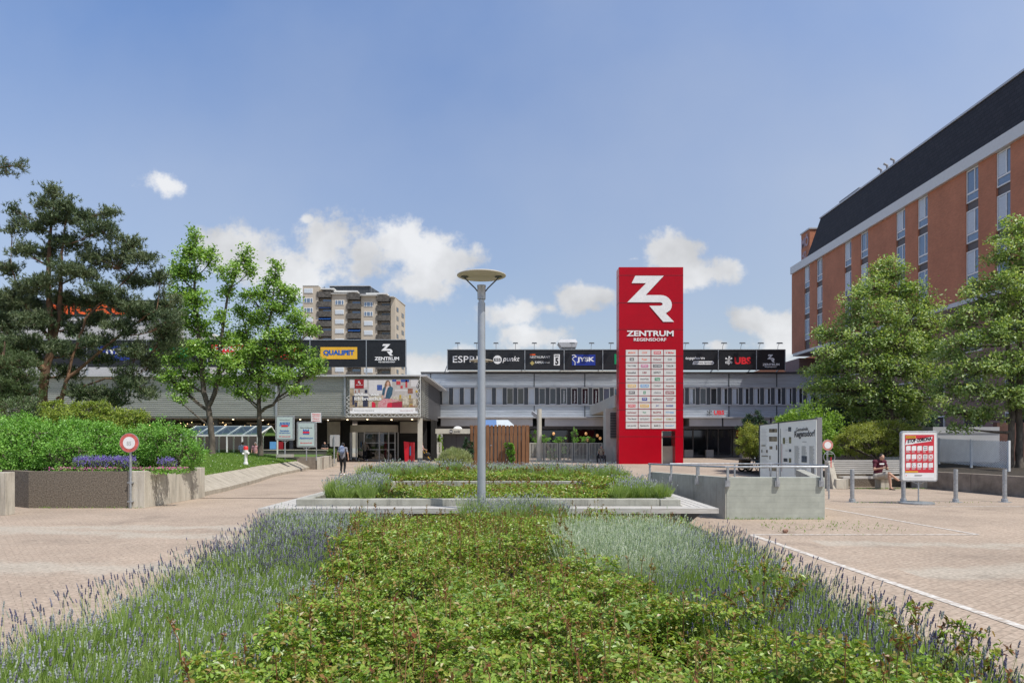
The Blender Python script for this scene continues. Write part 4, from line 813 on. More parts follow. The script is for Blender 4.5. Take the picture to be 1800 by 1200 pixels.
g = G(); pxl(g,K2,'ESS',790.2,795.4,756.8,759.3,.02,.02); g.build('fascia_mark', M['lwhite'], ki)
G().ell((gx(804.5,kd+1),kd+1,gz(754,kd)),(.42,.42,.28),16,10).build('roof_dome', M['white'], ki, smooth=True)

# metal slat fence and gate pieces
DFc = 60.
for (pa, pb_, lab) in ((930,1060,'long pale metal slat fence with planting above it, beside the round white column'),(768,777,'narrow white metal gate leaning by the dark kiosk')):
    fe = thing('metal_fence' if pa > 900 else 'metal_gate', lab, 'fence' if pa > 900 else 'gate', (gx(pa,DFc),DFc,0))
    xa1, xb1 = gx(pa,DFc), gx(pb_,DFc); zt_ = gz(778 if pa > 900 else 777,DFc); npan = 5 if pa > 900 else 1
    w_ = (xb1-xa1)/npan
    for i in range(npan):
        g = G(); a = xa1+i*w_+.04; b = xa1+(i+1)*w_-.04
        g.box(a,a+.06,DFc-.03,DFc+.03,.05,zt_); g.box(b-.06,b,DFc-.03,DFc+.03,.05,zt_); g.box(a+.06,b-.06,DFc-.03,DFc+.03,.1,.16); g.box(a+.06,b-.06,DFc-.03,DFc+.03,zt_-.06,zt_)
        k = 9 if pa > 900 else 2
        for j_ in range(1,k+1): xx = a+(b-a)*j_/(k+1); g.box(xx-.024,xx+.024,DFc-.02,DFc+.02,.16,zt_-.06)
        g.build('slat_panel', M['cream'], fe)
        if pa > 900: G().box(xa1+(i+1)*w_-.035,xa1+(i+1)*w_+.035,DFc,DFc+.08,0,zt_-.02).build('post', M['slate'], fe)
tp = thing('terrace_kerb', 'low pale kerb slab under the metal slat fence', 'kerb', (4,59.5,0)); G().box(gx(930,59.5),gx(1062,59.5),59.3,61,.005,.10).build('slab', M['concw'], tp)

# red vending box
rd = thing('red_vending_box', 'tall red ticket machine with a blue stripe beside the entrance column', 'vending machine', (gx(718,59.5),59.5,0))
g = G(); d_ = 59.5
g.hexa([(gx(711.5,d_),d_,.02),(gx(719,d_),d_-.15,.02),(gx(719,d_),d_+.6,.02),(gx(711.5,d_),d_+.6,.02),(gx(709.8,d_),d_,gz(775.5,d_)),(gx(719.8,d_),d_-.15,gz(777,d_)),(gx(719.8,d_),d_+.6,gz(777,d_)),(gx(709.8,d_),d_+.6,gz(775.5,d_))])
g.box(gx(721,d_),gx(727,d_),d_,d_+.6,.02,gz(777,d_)); g.box(gx(719,d_),gx(721,d_),d_+.2,d_+.6,.02,gz(777,d_)); g.build('case', mat('bright_red_plastic', (.72,.012,.03), .35), rd)
G().box(gx(720,d_),gx(722.4,d_),d_-.03,d_-.001,gz(800,d_),gz(784,d_)).build('stripe', M['lblue'], rd)
# pram with person handled below
# ---- ramp parapet walls with handrail
rw = thing('ramp_parapet', 'board marked concrete parapet of a ramp topped by a steel handrail', 'ramp wall', (5.6,15.2,0))
A_, B_, C_ = (4.56,15.2), (6.69,15.2), (3.5,18.05)
g = G(); g.box(4.585,6.69,15.2,15.42,0,.9); g.build('front_wall', brickmat('board_marked_concrete', (.405,.425,.37), (.385,.405,.352), (.325,.345,.30), 1.9, .125, .85, 'XZ', .004, .3, varscale=3.5), rw, bevel=.01)
g = G(); g.wall((4.56,15.2),(3.5,18.05),-.2,0,.9); g.build('side_wall', M['conc'], rw)
g = G(); g.wall((6.69,15.42),(8.0,19.5),.2,0,.9); g.box(5.4,8.4,21.0,21.2,0,.62); g.box(4.7,5.38,20.4,20.6,0,.55); g.build('rear_wall', M['conc'], rw)
g = G(); g.tube([(6.73,15.16,1.125),(4.55,15.16,1.125),(3.47,18.05,1.10)],.022,10); g.tube([(4.4,19.8,1.05),(7.3,19.8,1.05),(7.75,17.6,1.08)],.02,8); g.build('handrail', M['galv'], rw, smooth=True)
for (px, yv) in ((4.6,15.16),(5.66,15.16),(6.6,15.16),(4.19,16.1),(3.83,17.1),(3.49,18.0)):
    g = G(); g.box(px-.022,px+.022,yv-.02,yv+.02,.72,1.11); g.box(px-.05,px+.05,yv-.012,yv+.036,.70,.84); g.build('rail_post', M['galv'], rw)
for (px, yv) in ((5.2,19.8),(6.2,19.8),(7.2,19.8)): G().box(px-.02,px+.02,yv-.02,yv+.02,.0,1.04).build('rail_post', M['galv'], rw)
G().tube([(gx(1457,20.6),20.6,.0),(gx(1457,20.6),20.6,1.0)],.025,8).build('rail_post', M['galv'], rw)
rock = thing('stone', 'small reddish stone lying on the paving in front of the ramp wall', 'stone', (gx(1380,12.9),12.9,0)); g = G(); g.ell((gx(1380,12.9),12.9,.04),(.05,.04,.04),8,6); g.ell((gx(1380,12.9)+.03,12.9,.05),(.03,.04,.03),7,5); g.build('rock', mat('reddish_stone', (.30,.17,.12), .9, var=.3, vscale=30), rock)

# ---- town information board
ib = thing('information_board', 'tall glass town information board reading Gemeinde Regensdorf behind the handrail', 'information board', (10.5,24,0))
pA = Vector((gx(1336,24.2),24.2,0)); pB = Vector((gx(1367.5,23.45),23.45,0)); pB2 = Vector((gx(1369.5,23.4),23.4,0)); pC = Vector((gx(1435,22),22,0))
palep = mat('pale_print_panel', (.80,.82,.76), .25, var=.05, vscale=.8)
def fx(s): return s*Ln
for (a, b, za, zb_, nm) in ((pA,pB,2.22,2.28,0),(pB2,pC,2.28,2.37,1)):
    d_ = (b-a).normalized(); nr = Vector((-d_.y,d_.x,0)); nr = nr if nr.dot(a) < 0 else -nr
    fr_ = (Vector((a.x,a.y,0)), d_, Vector((0,0,1)), nr); Ln = (b-a).length
    g = G(); g.poly(fr_, [(0,.35),(Ln,.35),(Ln,zb_),(0,za)], -.06, 0); P_ = g.build('panel', palep, ib)
    g = G(); g.poly(fr_, [(-.02,za+.002),(Ln+.02,zb_+.002),(Ln+.02,zb_+.03),(-.02,za+.03)], -.07, .015); g.rect(fr_,-.04,-.005,0,za,-.07,.015); g.build('panel_edge', M['slate'], ib)
    if nm == 1:
        g = G()
        for s_, a0, a1, b0, h_ in (('Gemeinde',.47,.79,1.99,.12),('Regensdorf',.43,.97,1.75,.26)):
            V, F = glyphs(s_, .018 if s_[0] == 'G' else .03); O,U,Vv,Nn = fr_; g.add(np.array([O+U*(fx(a0)+x*fx(a1-a0))+Vv*(b0+y*h_+x*.03)+Nn*.008 for x, y in V]), F)
        for c0 in (.43,.62,.82):
            for k in range(24 if c0 != .62 else 14): zz = 1.52-k*.024; g.rect(fr_, fx(c0), fx(c0+random.uniform(.10,.14)), zz, zz+.007, .006)
        for c0 in (.43,.62):
            for k in range(13): zz = .92-k*.026; g.rect(fr_, fx(c0), fx(c0+.13), zz, zz+.008, .006)
        for k in range(4): g.rect(fr_, fx(.87+.022*k), fx(.882+.022*k), .62, .92, .006)
        g.rect(fr_, fx(.64), fx(.75), 1.66, 1.672, .006); g.build('printed_text', M['text'], P_)
        for a0, a1, z0, z1, mm in ((.62,.76,1.02,1.22,'d'),(.26,.34,2.0,2.14,'d'),(.11,.17,1.60,1.80,'g'),(.28,.34,1.62,1.82,'g'),(.28,.34,1.34,1.43,'d'),(.13,.24,1.02,1.13,'d'),(.28,.34,1.0,1.14,'g')):
            m_ = bpy.data.materials.get('print_photo_'+mm) or mat('print_photo_'+mm, (.07,.09,.11) if mm == 'd' else (.17,.17,.08), .5, var=.5, vscale=9)
            G().rect(fr_, fx(a0), fx(a1), z0, z1, .008).build('printed_photo', m_, P_)
        G().rect(fr_, fx(.075), fx(.085), .7, 1.6, .007).build('printed_red_line', M['dred'], P_); G().rect(fr_, fx(.04), fx(.05), .5, 2.1, .007).build('printed_line', M['text'], P_)
        g = G()
        for zz in (2.05,1.72,1.66,1.4,1.36): g.rect(fr_, fx(.18), fx(.25), zz, zz+.008, .006)
        g.build('printed_caption', M['grey5'], P_)
    else:
        for a0, a1, z0, z1 in ((.52,.96,1.98,2.1),(.52,.96,1.68,1.84),(.54,.70,1.42,1.52),(.9,.96,1.40,1.56),(.08,.32,1.52,1.56),(.08,.14,1.3,1.4),(.36,.44,1.3,1.4),(.1,.46,1.17,1.2),(.54,.6,1.08,1.2),(.52,.96,.70,.80)):
            m_ = bpy.data.materials.get('print_photo_brown') or mat('print_photo_brown', (.20,.17,.11), .5, var=.5, vscale=7)
            G().rect(fr_, fx(a0), fx(a1), z0, z1, .008).build('printed_photo', m_, P_)
        g = G()
        for k in range(30): zz = 2.08-k*.045; g.rect(fr_, fx(.08), fx(random.uniform(.3,.46)), zz, zz+.006, .007)
        g.build('printed_text', M['grey5'], P_)
q0 = pC+Vector((.02,0,0)); g = G(); g.hexa([(q0.x,q0.y,0),(q0.x+.16,q0.y,0),(q0.x+.18,q0.y+.12,0),(q0.x+.0,q0.y+.14,0),(q0.x,q0.y,2.42),(q0.x+.16,q0.y,2.42),(q0.x+.18,q0.y+.12,2.42),(q0.x,q0.y+.14,2.42)]); g.build('end_post', M['grey5'], ib)
G().box(pA.x-.05,pA.x+.4,24.3,24.8,0,.4).build('base', M['concw'], ib)

# ---- bollards
bo = thing('bollard', 'leftmost steel bollard, in front of the slatted bench', 'bollard', (0,0,0), 'steel bollards along the white line')
g = G(); g.lathe((0,0,0),[(.056,0),(.056,.90),(.05,.905)],18); g.build('tube', M['galv'], bo, smooth=True)
g = G(); g.lathe((0,0,0),[(.17,.004),(.17,.012),(.085,.014),(.08,.09),(.058,.10)],18); g.build('base', M['galv'], bo, smooth=True)
bl = [(1498,19.6,None),(1588,19.7,'steel bollard partly hidden behind the red and white poster stand'),(1680,19.6,'steel bollard right of the poster stand, before the long retaining wall'),(1766,19.6,'rightmost steel bollard, in front of the white lattice fence end')]
for i, (px, d, lab) in enumerate(bl):
    if i == 0: bo.location = (gx(px,d),d,0)
    else: dup(bo, (gx(px,d),d,0), lab)

# ---- poster stand
def roundrect(x0,x1,y0,y1,r,n=5):
    return arc(x1-r,y0+r,r,-90,0,n)+arc(x1-r,y1-r,r,0,90,n)+arc(x0+r,y1-r,r,90,180,n)+arc(x0+r,y0+r,r,180,270,n)
dp = 19.0; xc = gx(1614.5,dp)
ps = thing('poster_stand', 'silver framed poster stand with a red and white STOP CORONA poster', 'poster stand', (xc,dp,0))
yaw = R(5); fu = Vector((math.cos(yaw),-math.sin(yaw)*1,0)); fn = Vector((-math.sin(yaw),-math.cos(yaw),0))
frp = (Vector((xc,dp,0)), fu, Vector((0,0,1)), fn)
g = G(); g.poly(frp, roundrect(-.47,.47,.60,1.95,.07), -.05, .05); g.build('frame', M['galv'], ps, bevel=.012)
g = G(); g.poly(frp, roundrect(-.435,.435,.64,1.91,.04), .051, .056); g.build('inner_frame', M['white'], ps)
g = G(); g.rect(frp,-.37,.37,.70,1.85,.058,.060); sh = g.build('poster', M['lwhite'], ps)
g = G(); g.rect(frp,-.37,.37,.84,1.85,.062); g.build('red_field', mat('poster_red', (.62,.03,.05), .4), sh)
g = G()
g.poly(frp, [(-.37,1.58),(-.18,1.60),(-.15,1.73),(-.33,1.71)], .065); g.poly(frp, [(-.12,1.62),(.30,1.68),(.33,1.80),(.13,1.77),(.12,1.73),(-.04,1.71),(-.06,1.75),(-.10,1.74)], .0652); g.poly(frp, [(-.18,1.60),(-.12,1.62),(-.10,1.72),(-.15,1.71)], .0654); g.build('title_banner', M['lwhite'], sh); g = G()
for r_ in range(3):
    for c_ in range(5): x_ = -.345+c_*.143; z_ = 1.43-r_*.225; g.rect(frp,x_,x_+.115,z_,z_+.125,.064)
g.build('picture_squares', M['lwhite'], sh)
def slant_letters(g, s, a0, a1, b0, h, rise, c, bold):
    V, F = glyphs(s, bold); O,U,Vv,Nn = frp
    P = np.array([O+U*(a0+x*(a1-a0))+Vv*(b0+y*h+x*rise)+Nn*c for x, y in V]); g.add(P, F)
g = G(); slant_letters(g,'STOP CORONA',-.31,.31,1.625,.105,.075,.068,.05)
for r_ in range(3):
    for c_ in range(5):
        x_ = -.345+c_*.143; z_ = 1.43-r_*.225
        if (r_,c_) in ((0,3),(1,3)):
            for k in range(2): g.rect(frp,x_+.02,x_+.095,z_+.03+k*.05,z_+.045+k*.05,.067)
        if (r_,c_) == (2,1):
            for (u_,v_) in ((.02,.09),(.09,.09),(.03,.02),(.08,.02),(.012,.05)): g.rect(frp,x_+u_,x_+u_+.014,z_+v_,z_+v_+.02,.067)
        if (r_,c_) == (2,2): g.rect(frp,x_+.045,x_+.065,z_+.05,z_+.075,.067)
slant_letters(g,'DURCHHALTEN',-.34,-.12,1.785,.022,.0,.071,.02)
for k, w_ in ((0,.18),(1,.2)): g.rect(frp,-.13,-.13+w_,.755+k*.018,.763+k*.018,.064)
g.build('black_print', M['black'], sh)
g = G(); g.rect(frp,-.355,-.10,1.76,1.82,.0675); g.rect(frp,-.365,-.04,.85,.885,.0675); g.build('yellow_print', M['yellow'], sh)
g = G()
for (r_,c_) in ((1,2),(1,4)):
    x_ = -.345+c_*.143+.02; z_ = 1.43-r_*.225+.02; O,U,Vv,Nn = frp
    for s in (0,1):
        p0 = O+U*(x_ if s else x_+.08)+Vv*z_+Nn*.067; p1 = O+U*(x_+.08 if s else x_)+Vv*(z_+.085)+Nn*.067; g.bar(p0,p1,.012,.002,0,tuple(fn))
g.rect(frp,-.35,-.33,.755,.78,.064); g.build('red_print', M['redb'], sh)
g = G()
for r_ in range(3):
    for c_ in range(5): x_ = -.345+c_*.143; z_ = 1.43-r_*.225; g.rect(frp,x_,x_+.02,z_+.115,z_+.13,.0665)
g.build('green_print', M['green'], sh)
g = G()
for r_ in range(3):
    for c_ in range(5):
        x_ = -.345+c_*.143; z_ = 1.43-r_*.225
        for k in range(3): g.rect(frp,x_,x_+random.uniform(.06,.11),z_-.02-k*.016,z_-.012-k*.016,.0655)
g.build('small_print', M['offwhite'], sh)
g = G(); g.tube([(xc,dp,.06),(xc,dp,.60)],.018,10); g.tube([(xc-.16,dp,.60),(xc-.02,dp,.54)],.01,6); g.tube([(xc+.16,dp,.60),(xc+.02,dp,.54)],.01,6); g.build('leg', M['galv'], ps)
G().lathe((xc-.02,dp+.05,0),[(.43,.006),(.43,.045),(.40,.055),(.02,.056)],36).build('base_disc', M['galv'], ps, smooth=True)

# ---- round road signs
def roundsign(name, label, x, y, r, zc, ring, pole_top, plate_col='white', extra=None):
    t = thing(name, label, 'traffic sign', (x,y,0))
    G().tube([(x+.01,y+.05,0),(x+.01,y+.05,pole_top)],.03,10).build('pole', M['galv'], t, smooth=True)
    fr = (Vector((x,y,zc)), Vector((1,0,0)), Vector((0,0,1)), Vector((0,-1,0)))
    g = G(); g.poly(fr, arc(0,0,r,0,350,35), -.02, 0); g.build('plate', M['galv'], t)
    g = G(); g.poly(fr, arc(0,0,r*.96,0,350,35), .002, .004); p = g.build('red_ring', ring, t)
    g = G(); g.poly(fr, arc(0,0,r*.62,0,350,35), .006, .008); g.build('white_centre', M['lwhite'], p)
    g = G(); g.poly(fr, arc(0,0,r,0,350,35)+[], .0045); 
    return t, fr
fade = mat('faded_red', (.60,.13,.11), .55, var=.2, vscale=9)
t, fr = roundsign('no_entry_sign', 'round red ringed traffic sign on a grey pole before the dark planter wall', gx(227,17.7), 17.7, .242, gz(778,17.7), fade, gz(790,17.7)+.3)
g = G(); letters(g, fr, '85', -.055, .055, -.06, .04, .012, .0); g.build('faint_marking', mat('faint_grey', (.5,.5,.5), .5), t)
g = G(); g.box(gx(227,17.7)-.06,gx(227,17.7)+.07,17.72,17.82,.63,.66); g.box(gx(227,17.7)-.06,gx(227,17.7)+.07,17.72,17.82,.16,.19); g.build('clamp', M['galv'], t)
d_ = 24.0; t, fr = roundsign('no_entry_sign', 'faded round red ringed traffic sign above a wheel shaped sign, right of the information board', gx(1455,d_), d_, .185, gz(782,d_), mat('very_faded_red', (.62,.25,.20), .6, var=.2, vscale=9), gz(782,d_)+.2)
g = G(); zc = gz(803,d_); xx = gx(1457,d_)
pts = [(xx+.19*math.cos(R(a)), d_-.03, zc+.19*math.sin(R(a))) for a in range(0,361,15)]; g.tube(pts,.012,6,cap=False); g.bar((xx-.13,d_-.03,zc+.11),(xx+.13,d_-.03,zc+.11),.02,.02); g.bar((xx-.14,d_-.03,zc-.12),(xx+.14,d_-.03,zc-.12),.02,.02); g.build('round_sign_back', M['galv'], t)
G().box(xx+.04,xx+.06,d_-.06,d_-.04,zc-.35,zc-.0).build('red_tape', M['redb'], t)

# ---- long slatted bench on the right
DB = 25.2; b2 = thing('slatted_bench', 'long grey slatted bench with concrete ends, with a man seated at its right end', 'bench', (13,DB,0))
xl, xr_ = gx(1466,DB), gx(1601,DB)
g = G()
for i in range(7): z = .52+i*.073; yv = DB+.28+i*.016; g.box(xl+.1,xr_-.15,yv,yv+.025,z,z+.055)
g.build('backrest', M['benchw'], b2)
g = G()
for i in range(5): yv = DB-.14+i*.082; g.box(xl+.25,xr_-.02,yv,yv+.068,.40,.44)
g.box(xl+.25,xr_-.02,DB-.175,DB-.145,.37,.44); g.build('seat', M['benchw'], b2)
for xx in (xl-.12,):
    g = G(); g.hexa([(xx,DB-.2,0),(xx+.24,DB-.2,0),(xx+.24,DB+.5,0),(xx,DB+.5,0),(xx,DB+.2,.98),(xx+.18,DB+.2,.98),(xx+.18,DB+.5,.98),(xx,DB+.5,.98)]); g.box(xx+.1,xx+.55,DB-.2,DB+.2,0,.36); g.build('concrete_end', M['concw'], b2, bevel=.02)
G().box(gx(1545,DB),gx(1565,DB),DB-.12,DB+.3,0,.38).build('concrete_foot', M['concw'], b2, bevel=.02)
# ---- planted bed behind: walls, soil
rb = thing('retaining_wall', 'low dark concrete retaining wall running behind the bench and bollards on the right', 'wall', (17,24,0))
g = G(); g.wall((gx(1600,26.0),26.0),(gx(1706,23.4),23.4),.25,0,.62,); g.wall((gx(1706.6,23.4),23.4),(gx(1960,18.4),18.4),.25,0,.62); g.build('wall', mat('brownish_concrete', (.30,.25,.20), .95, vscale=2.5, col2=(.16,.13,.10), bump=.4, bscale=35), rb, bevel=.015)
g = G(); g.box(gx(1458,26.6),gx(1603,26.6),26.3,26.5,0,.50); g.build('back_wall', M['concd'], rb)
g = G(); g.box(gx(1605,25.8),gx(1619,25.8),25.2,25.9,0,.85); g.build('concrete_block', M['concw'], rb)
g = G(); NX, NY = 30, 20
V = []; 
for j_ in range(NY+1):
    for i in range(NX+1):
        yv = 19+j_*1.1; xlo = max(11.9, 0) if yv > 26.4 else 14.56+(26.0-yv)*(.2) + (0 if yv < 26 else 0)
        if yv <= 26.4: xlo = np.interp(yv, [18.4,23.4,26.0,26.4], [15.9,15.35,14.8,14.6])
        xx = xlo+(34-xlo)*i/NX; V.append((xx, yv, .50+.25*min(1,max(0,(yv-22)/8))+random.uniform(-.02,.02)))
g.add(V, np.array([(j_*(NX+1)+i, j_*(NX+1)+i+1, (j_+1)*(NX+1)+i+1, (j_+1)*(NX+1)+i) for j_ in range(NY) for i in range(NX)])); struct(g.build('bed_ground', M['soil']))
wl = thing('pale_garden_wall', 'short pale concrete wall behind the seated man', 'wall', (15,28,0)); g = G(); g.box(gx(1550,28.6),gx(1600,28.6),28.6,28.8,.3,gz(803,28.6)); g.build('wall', M['conc'], wl)
wl = thing('dark_garden_wall', 'long dark low wall under the yellow green mounded maple', 'wall', (13,29,0)); g = G(); g.box(gx(1458,29),gx(1552,29),29,29.2,.3,gz(803,29)); g.build('wall', M['concd'], wl)
# white lattice fence
la = thing('lattice_fence', 'white metal lattice fence with posts on the planted bed at the right', 'fence', (18,26,0))
pA2 = Vector((gx(1650,29.5),29.5,gz(812,29.5))); pB3 = Vector((gx(1773,25.5),25.5,gz(823.5,25.5)))
d_ = (pB3-pA2); Lf = Vector((d_.x,d_.y,0)).length; U_ = d_/Lf; hgt = 0.98
frl = (pA2, U_, Vector((0,0,1)), Vector((-U_.y, U_.x, 0)))
for (s0, s1) in ((0,.49),(.51,1.)):
    g = G(); a0, a1 = s0*Lf, s1*Lf; st = .085; O,U,Vv,Nn = frl
    k = int((a1-a0+hgt)/st)
    for i in range(k):
        for sgn in (0,1):
            t0 = a0-hgt+i*st if not sgn else a0+i*st
            lo, hi = (max(0,a0-t0), min(hgt,a1-t0)) if not sgn else (max(0,t0-a1), min(hgt,t0-a0))
            if hi-lo < .02: continue
            q0 = (t0+lo, lo) if not sgn else (t0-lo, lo); q1 = (t0+hi, hi) if not sgn else (t0-hi, hi)
            c_ = .006*sgn; w_ = .015
            P0 = O+U*q0[0]+Vv*q0[1]+Nn*c_; P1 = O+U*q1[0]+Vv*q1[1]+Nn*c_; dd = (P1-P0).normalized(); sd = dd.cross(Nn.normalized())*w_
            g.add([P0-sd,P0+sd,P1+sd,P1-sd], np.array([(0,1,2,3)]))
    g.build('lattice_panel', M['white'], la)
for s_ in (0,.5,1.): p = pA2+U_*(s_*Lf); G().box(p.x-.035,p.x+.035,p.y-.05,p.y+.02,p.z-.35,p.z+hgt+.03).build('post', M['white'], la)
gb = thing('grey_storage_box', 'large pale grey metal cabinet behind the white lattice fence', 'storage box', (22,33,0))
g = G(); g.box(gx(1640,33),gx(1757,33),33,36,.4,gz(750,33)); g.build('body', M['aluflat'], gb); G().box(gx(1639,33),gx(1757.5,33),32.97,33,gz(761.4,33),gz(760.4,33)).build('joint', M['grey5'], gb)
lwb = thing('brick_garden_wall', 'dark red brown wall behind the grey cabinet and right trees', 'wall', (26,35,0)); g = G(); g.box(gx(1757,34)+.02,33.2,34.2,34.5,0,2.6); g.build('wall', mat('dark_red_wall', (.13,.065,.05), .9, var=.2), lwb)

# ---- left planter walls
lp = thing('corner_planter', 'tall left planter with dark exposed aggregate front and pale concrete side, full of shrubs', 'planter', (-12,19,0))
g = G(); g.wall((-12.1,17.8),(-9.62,17.8),.25,0,.92); g.wall((-16.5,20.6),(-12.1,17.8),.25,0,.92); g.build('aggregate_wall', M['concd'], lp)
g = G(); g.hexa([(-9.618,17.8,0),(-9.2,17.8,0),(-9.2,18.05,0),(-9.618,18.05,0),(-9.618,17.8,.925),(-9.2,17.8,.925),(-9.2,18.05,.925),(-9.618,18.05,.925)]); g.box(-9.45,-9.2,18.06,21.3,0,.90); g.box(-14,-9.46,21.1,21.3,0,.88); g.build('side_wall', M['concw'], lp, bevel=.01)
g = G(); g.hexa([(-12.1,18.0,.1),(-9.45,18.0,.1),(-9.45,21.1,.1),(-18,21.1,.1),(-12.1,18.0,.80),(-9.45,18.0,.80),(-9.45,21.1,.80),(-18,21.1,.80)]); g.build('soil', M['soil'], lp)
el = thing('wall_end_block', 'pale concrete wall end cut off at the left edge of the picture', 'wall', (-13.5,15.9,0)); g = G(); g.box(-15,gx(10,16),16,16.3,0,gz(830,16)); g.build('wall', M['concw'], el, bevel=.01)

# ---- lawn and kerb
KB = [(-9.35,21.31),(-9.62,24.0),(-10.4,29.0),(-11.35,33.8),(-11.85,38.9),(-12.45,44.5)]
KT = [(-10.25,21.5),(-10.6,24.4),(-11.4,29.6),(-12.3,34.5),(-12.8,39.6),(-13.3,45.0)]
def interp(P, t):
    k = min(int(t*(len(P)-1)), len(P)-2); f = t*(len(P)-1)-k; return (P[k][0]+(P[k+1][0]-P[k][0])*f, P[k][1]+(P[k+1][1]-P[k][1])*f)
kb = thing('sloped_kerb', 'curving sloped concrete kerb along the edge of the lawn', 'kerb', (-11,32,0))
for i in range(18):
    t0, t1 = i/18+.0006, (i+1)/18-.0006; a, b = interp(KB,t0), interp(KB,t1); c_, d_ = interp(KT,t0), interp(KT,t1)
    g = G(); V = [(a[0],a[1],.005),(b[0],b[1],.005),(d_[0],d_[1],.005),(c_[0],c_[1],.005),(a[0],a[1],.14),(b[0],b[1],.14),(d_[0],d_[1],.52),(c_[0],c_[1],.52)]
    g.add(V, np.array([(0,1,2,3),(4,7,6,5),(0,4,5,1),(1,5,6,2),(2,6,7,3),(3,7,4,0)])); g.build('kerb_stone', M['kerb'], kb)
def lawn_z(s): return .50+.46*min(1,max(0,s/3.5))**.8
grm = mat('lawn_base', (.10,.17,.03), .95, var=.2, vscale=3, col2=(.06,.11,.02))
g = G(); V = []; NI, NJ = 24, 16
for i in range(NI+1):
    a = interp(KT, i/NI)
    for j_ in range(NJ+1): s = 16*(j_/NJ)**1.5; V.append((a[0]-s, a[1]+.35*s*.3, lawn_z(s)+.02*math.sin(i*1.7+j_)))
g.add(V, np.array([(i*(NJ+1)+j_, i*(NJ+1)+j_+1, (i+1)*(NJ+1)+j_+1, (i+1)*(NJ+1)+j_) for i in range(NI) for j_ in range(NJ)])); struct(g.build('lawn', grm, smooth=True))
g = G(); g.add([(-45,46,.96),(-13.6,45.0,.52),(-14.5,55.4,.7),(-45,55.4,.96)], np.array([(0,1,2,3)])); struct(g.build('rear_lawn', grm))
wb = thing('concrete_corner_block', 'concrete corner wall with one pale face at the end of the sloped kerb', 'wall', (-12,44,0))
g = G(); g.wall((-14.6,43.6),(-11.55,43.2),.3,0,.76); g.build('front_face', mat('brown_shaded_concrete', (.25,.21,.17), .9, var=.12), wb); g = G(); g.wall((-11.54,43.2),(-12.3,50),.3,0,.76); g.build('side_face', M['concw'], wb)  # front face's shade is put into its darker brown base colour
# hydrant
hd = thing('fire_hydrant', 'white fire hydrant with a red cap on the lawn', 'fire hydrant', (-12.35,33,0)); hxp, hyp, hz0 = gx(432,33), 33, .50
g = G(); g.lathe((hxp,hyp,hz0),[(.05,-.1),(.06,.0),(.065,.1),(.105,.11),(.105,.2),(.08,.22),(.07,.4),(.08,.62),(.10,.66),(.10,.8)],20); g.tube([(hxp,hyp,hz0+.66),(hxp+.16,hyp-.08,hz0+.66)],.06,10); g.tube([(hxp,hyp,hz0+.62),(hxp-.12,hyp-.12,hz0+.62)],.045,10); g.build('body', M['white'], hd, smooth=True)
g = G(); g.lathe((hxp,hyp,hz0),[(.105,.801),(.105,.93),(.075,.97),(.03,.975)],20); g.build('cap', mat('hydrant_red', (.68,.03,.03), .4), hd, smooth=True)
# poster stands on the lawn
def lawn_poster(label, x0, x1, y0, y1, d, ybase, lines, deco):
    xa_, xb_2 = gx(x0,d), gx(x1,d); za, zb = gz(y1,d), gz(y0,d); xm = (xa_+xb_2)/2; z0 = gz(ybase,d)
    t = thing('poster_stand', label, 'poster stand', (xm,d,z0))
    fr = (Vector((xm,d,0)), Vector((1,0,0)), Vector((0,0,1)), Vector((0,-1,0))); hw = (xb_2-xa_)/2
    g = G(); g.poly(fr, roundrect(-hw,hw,za,zb,.07), -.06, .05); g.build('frame', M['galv'], t)
    g = G(); g.rect(fr,-hw+.09,hw-.09,za+.09,zb-.09,.052,.055); p = g.build('poster', mat('pale_blue_paper', (.46,.56,.55), .5, var=.04), t)
    H = zb-za
    for txt, mm, f0, f1, w0 in lines:
        g = G(); letters(g, fr, txt, -hw*w0, hw*w0, zb-H*f1, zb-H*f0, .060, .02); g.build('lettering', M[mm], p)
    g = G()
    if deco == 0:
        for i in range(7): x = -hw*.5+i*hw*.155; g.bar(fr[0]+Vector((x,-.062,zb-H*.42)),fr[0]+Vector((x+.04,-.062,zb-H*.27)),.05,.003,0,(0,1,0))
    else:
        for i in range(5): x = -hw*.25+i*hw*.13; g.bar(fr[0]+Vector((x,-.062,zb-H*.50)),fr[0]+Vector((x-.02,-.062,zb-H*(.30+.03*(i%2)))),.05,.003,0,(0,1,0))
    g.build('printed_strokes', M['blue2'], p)
    g = G(); g.bar(fr[0]+Vector((-hw*.35,-.064,zb-H*.42)),fr[0]+Vector((hw*.35,-.064,zb-H*.42)),.09,.003,0,(0,1,0)); g.build('printed_red_bar', M['redb'], p)
    g = G(); g.tube([(xm,d,z0-.25),(xm,d,za)],.035,8); g.tube([(xm-.2,d,za),(xm,d,za-.12)],.02,6); g.tube([(xm+.2,d,za),(xm,d,za-.12)],.02,6); g.build('leg', M['galv'], t)
    if deco == 0: G().box(xm-.42,xm+.42,d-.2,d+.25,z0-.1,z0+.06).build('base_slab', M['conc'], t)
lawn_poster('taller silver framed blue poster stand on the lawn announcing a Gemeindeversammlung', 484.5, 517.5, 730, 773.5, 39, 800, [('Nächsten Montag','text',.16,.20,.55),('Gemeinde-','blue2',.58,.65,.5),('versammlung','blue2',.67,.74,.62),('Wir stimmen ab!!','redb',.82,.87,.62)], 0)
lawn_poster('lower silver framed greenish poster stand on the lawn announcing an Abstimmung', 522, 555.5, 740.5, 786, 40, 801, [('Dieses Wochenende','text',.22,.26,.62),('Abstimmung','blue2',.60,.70,.72),('Bitte stimmen Sie ab!!','redb',.80,.85,.6)], 1)
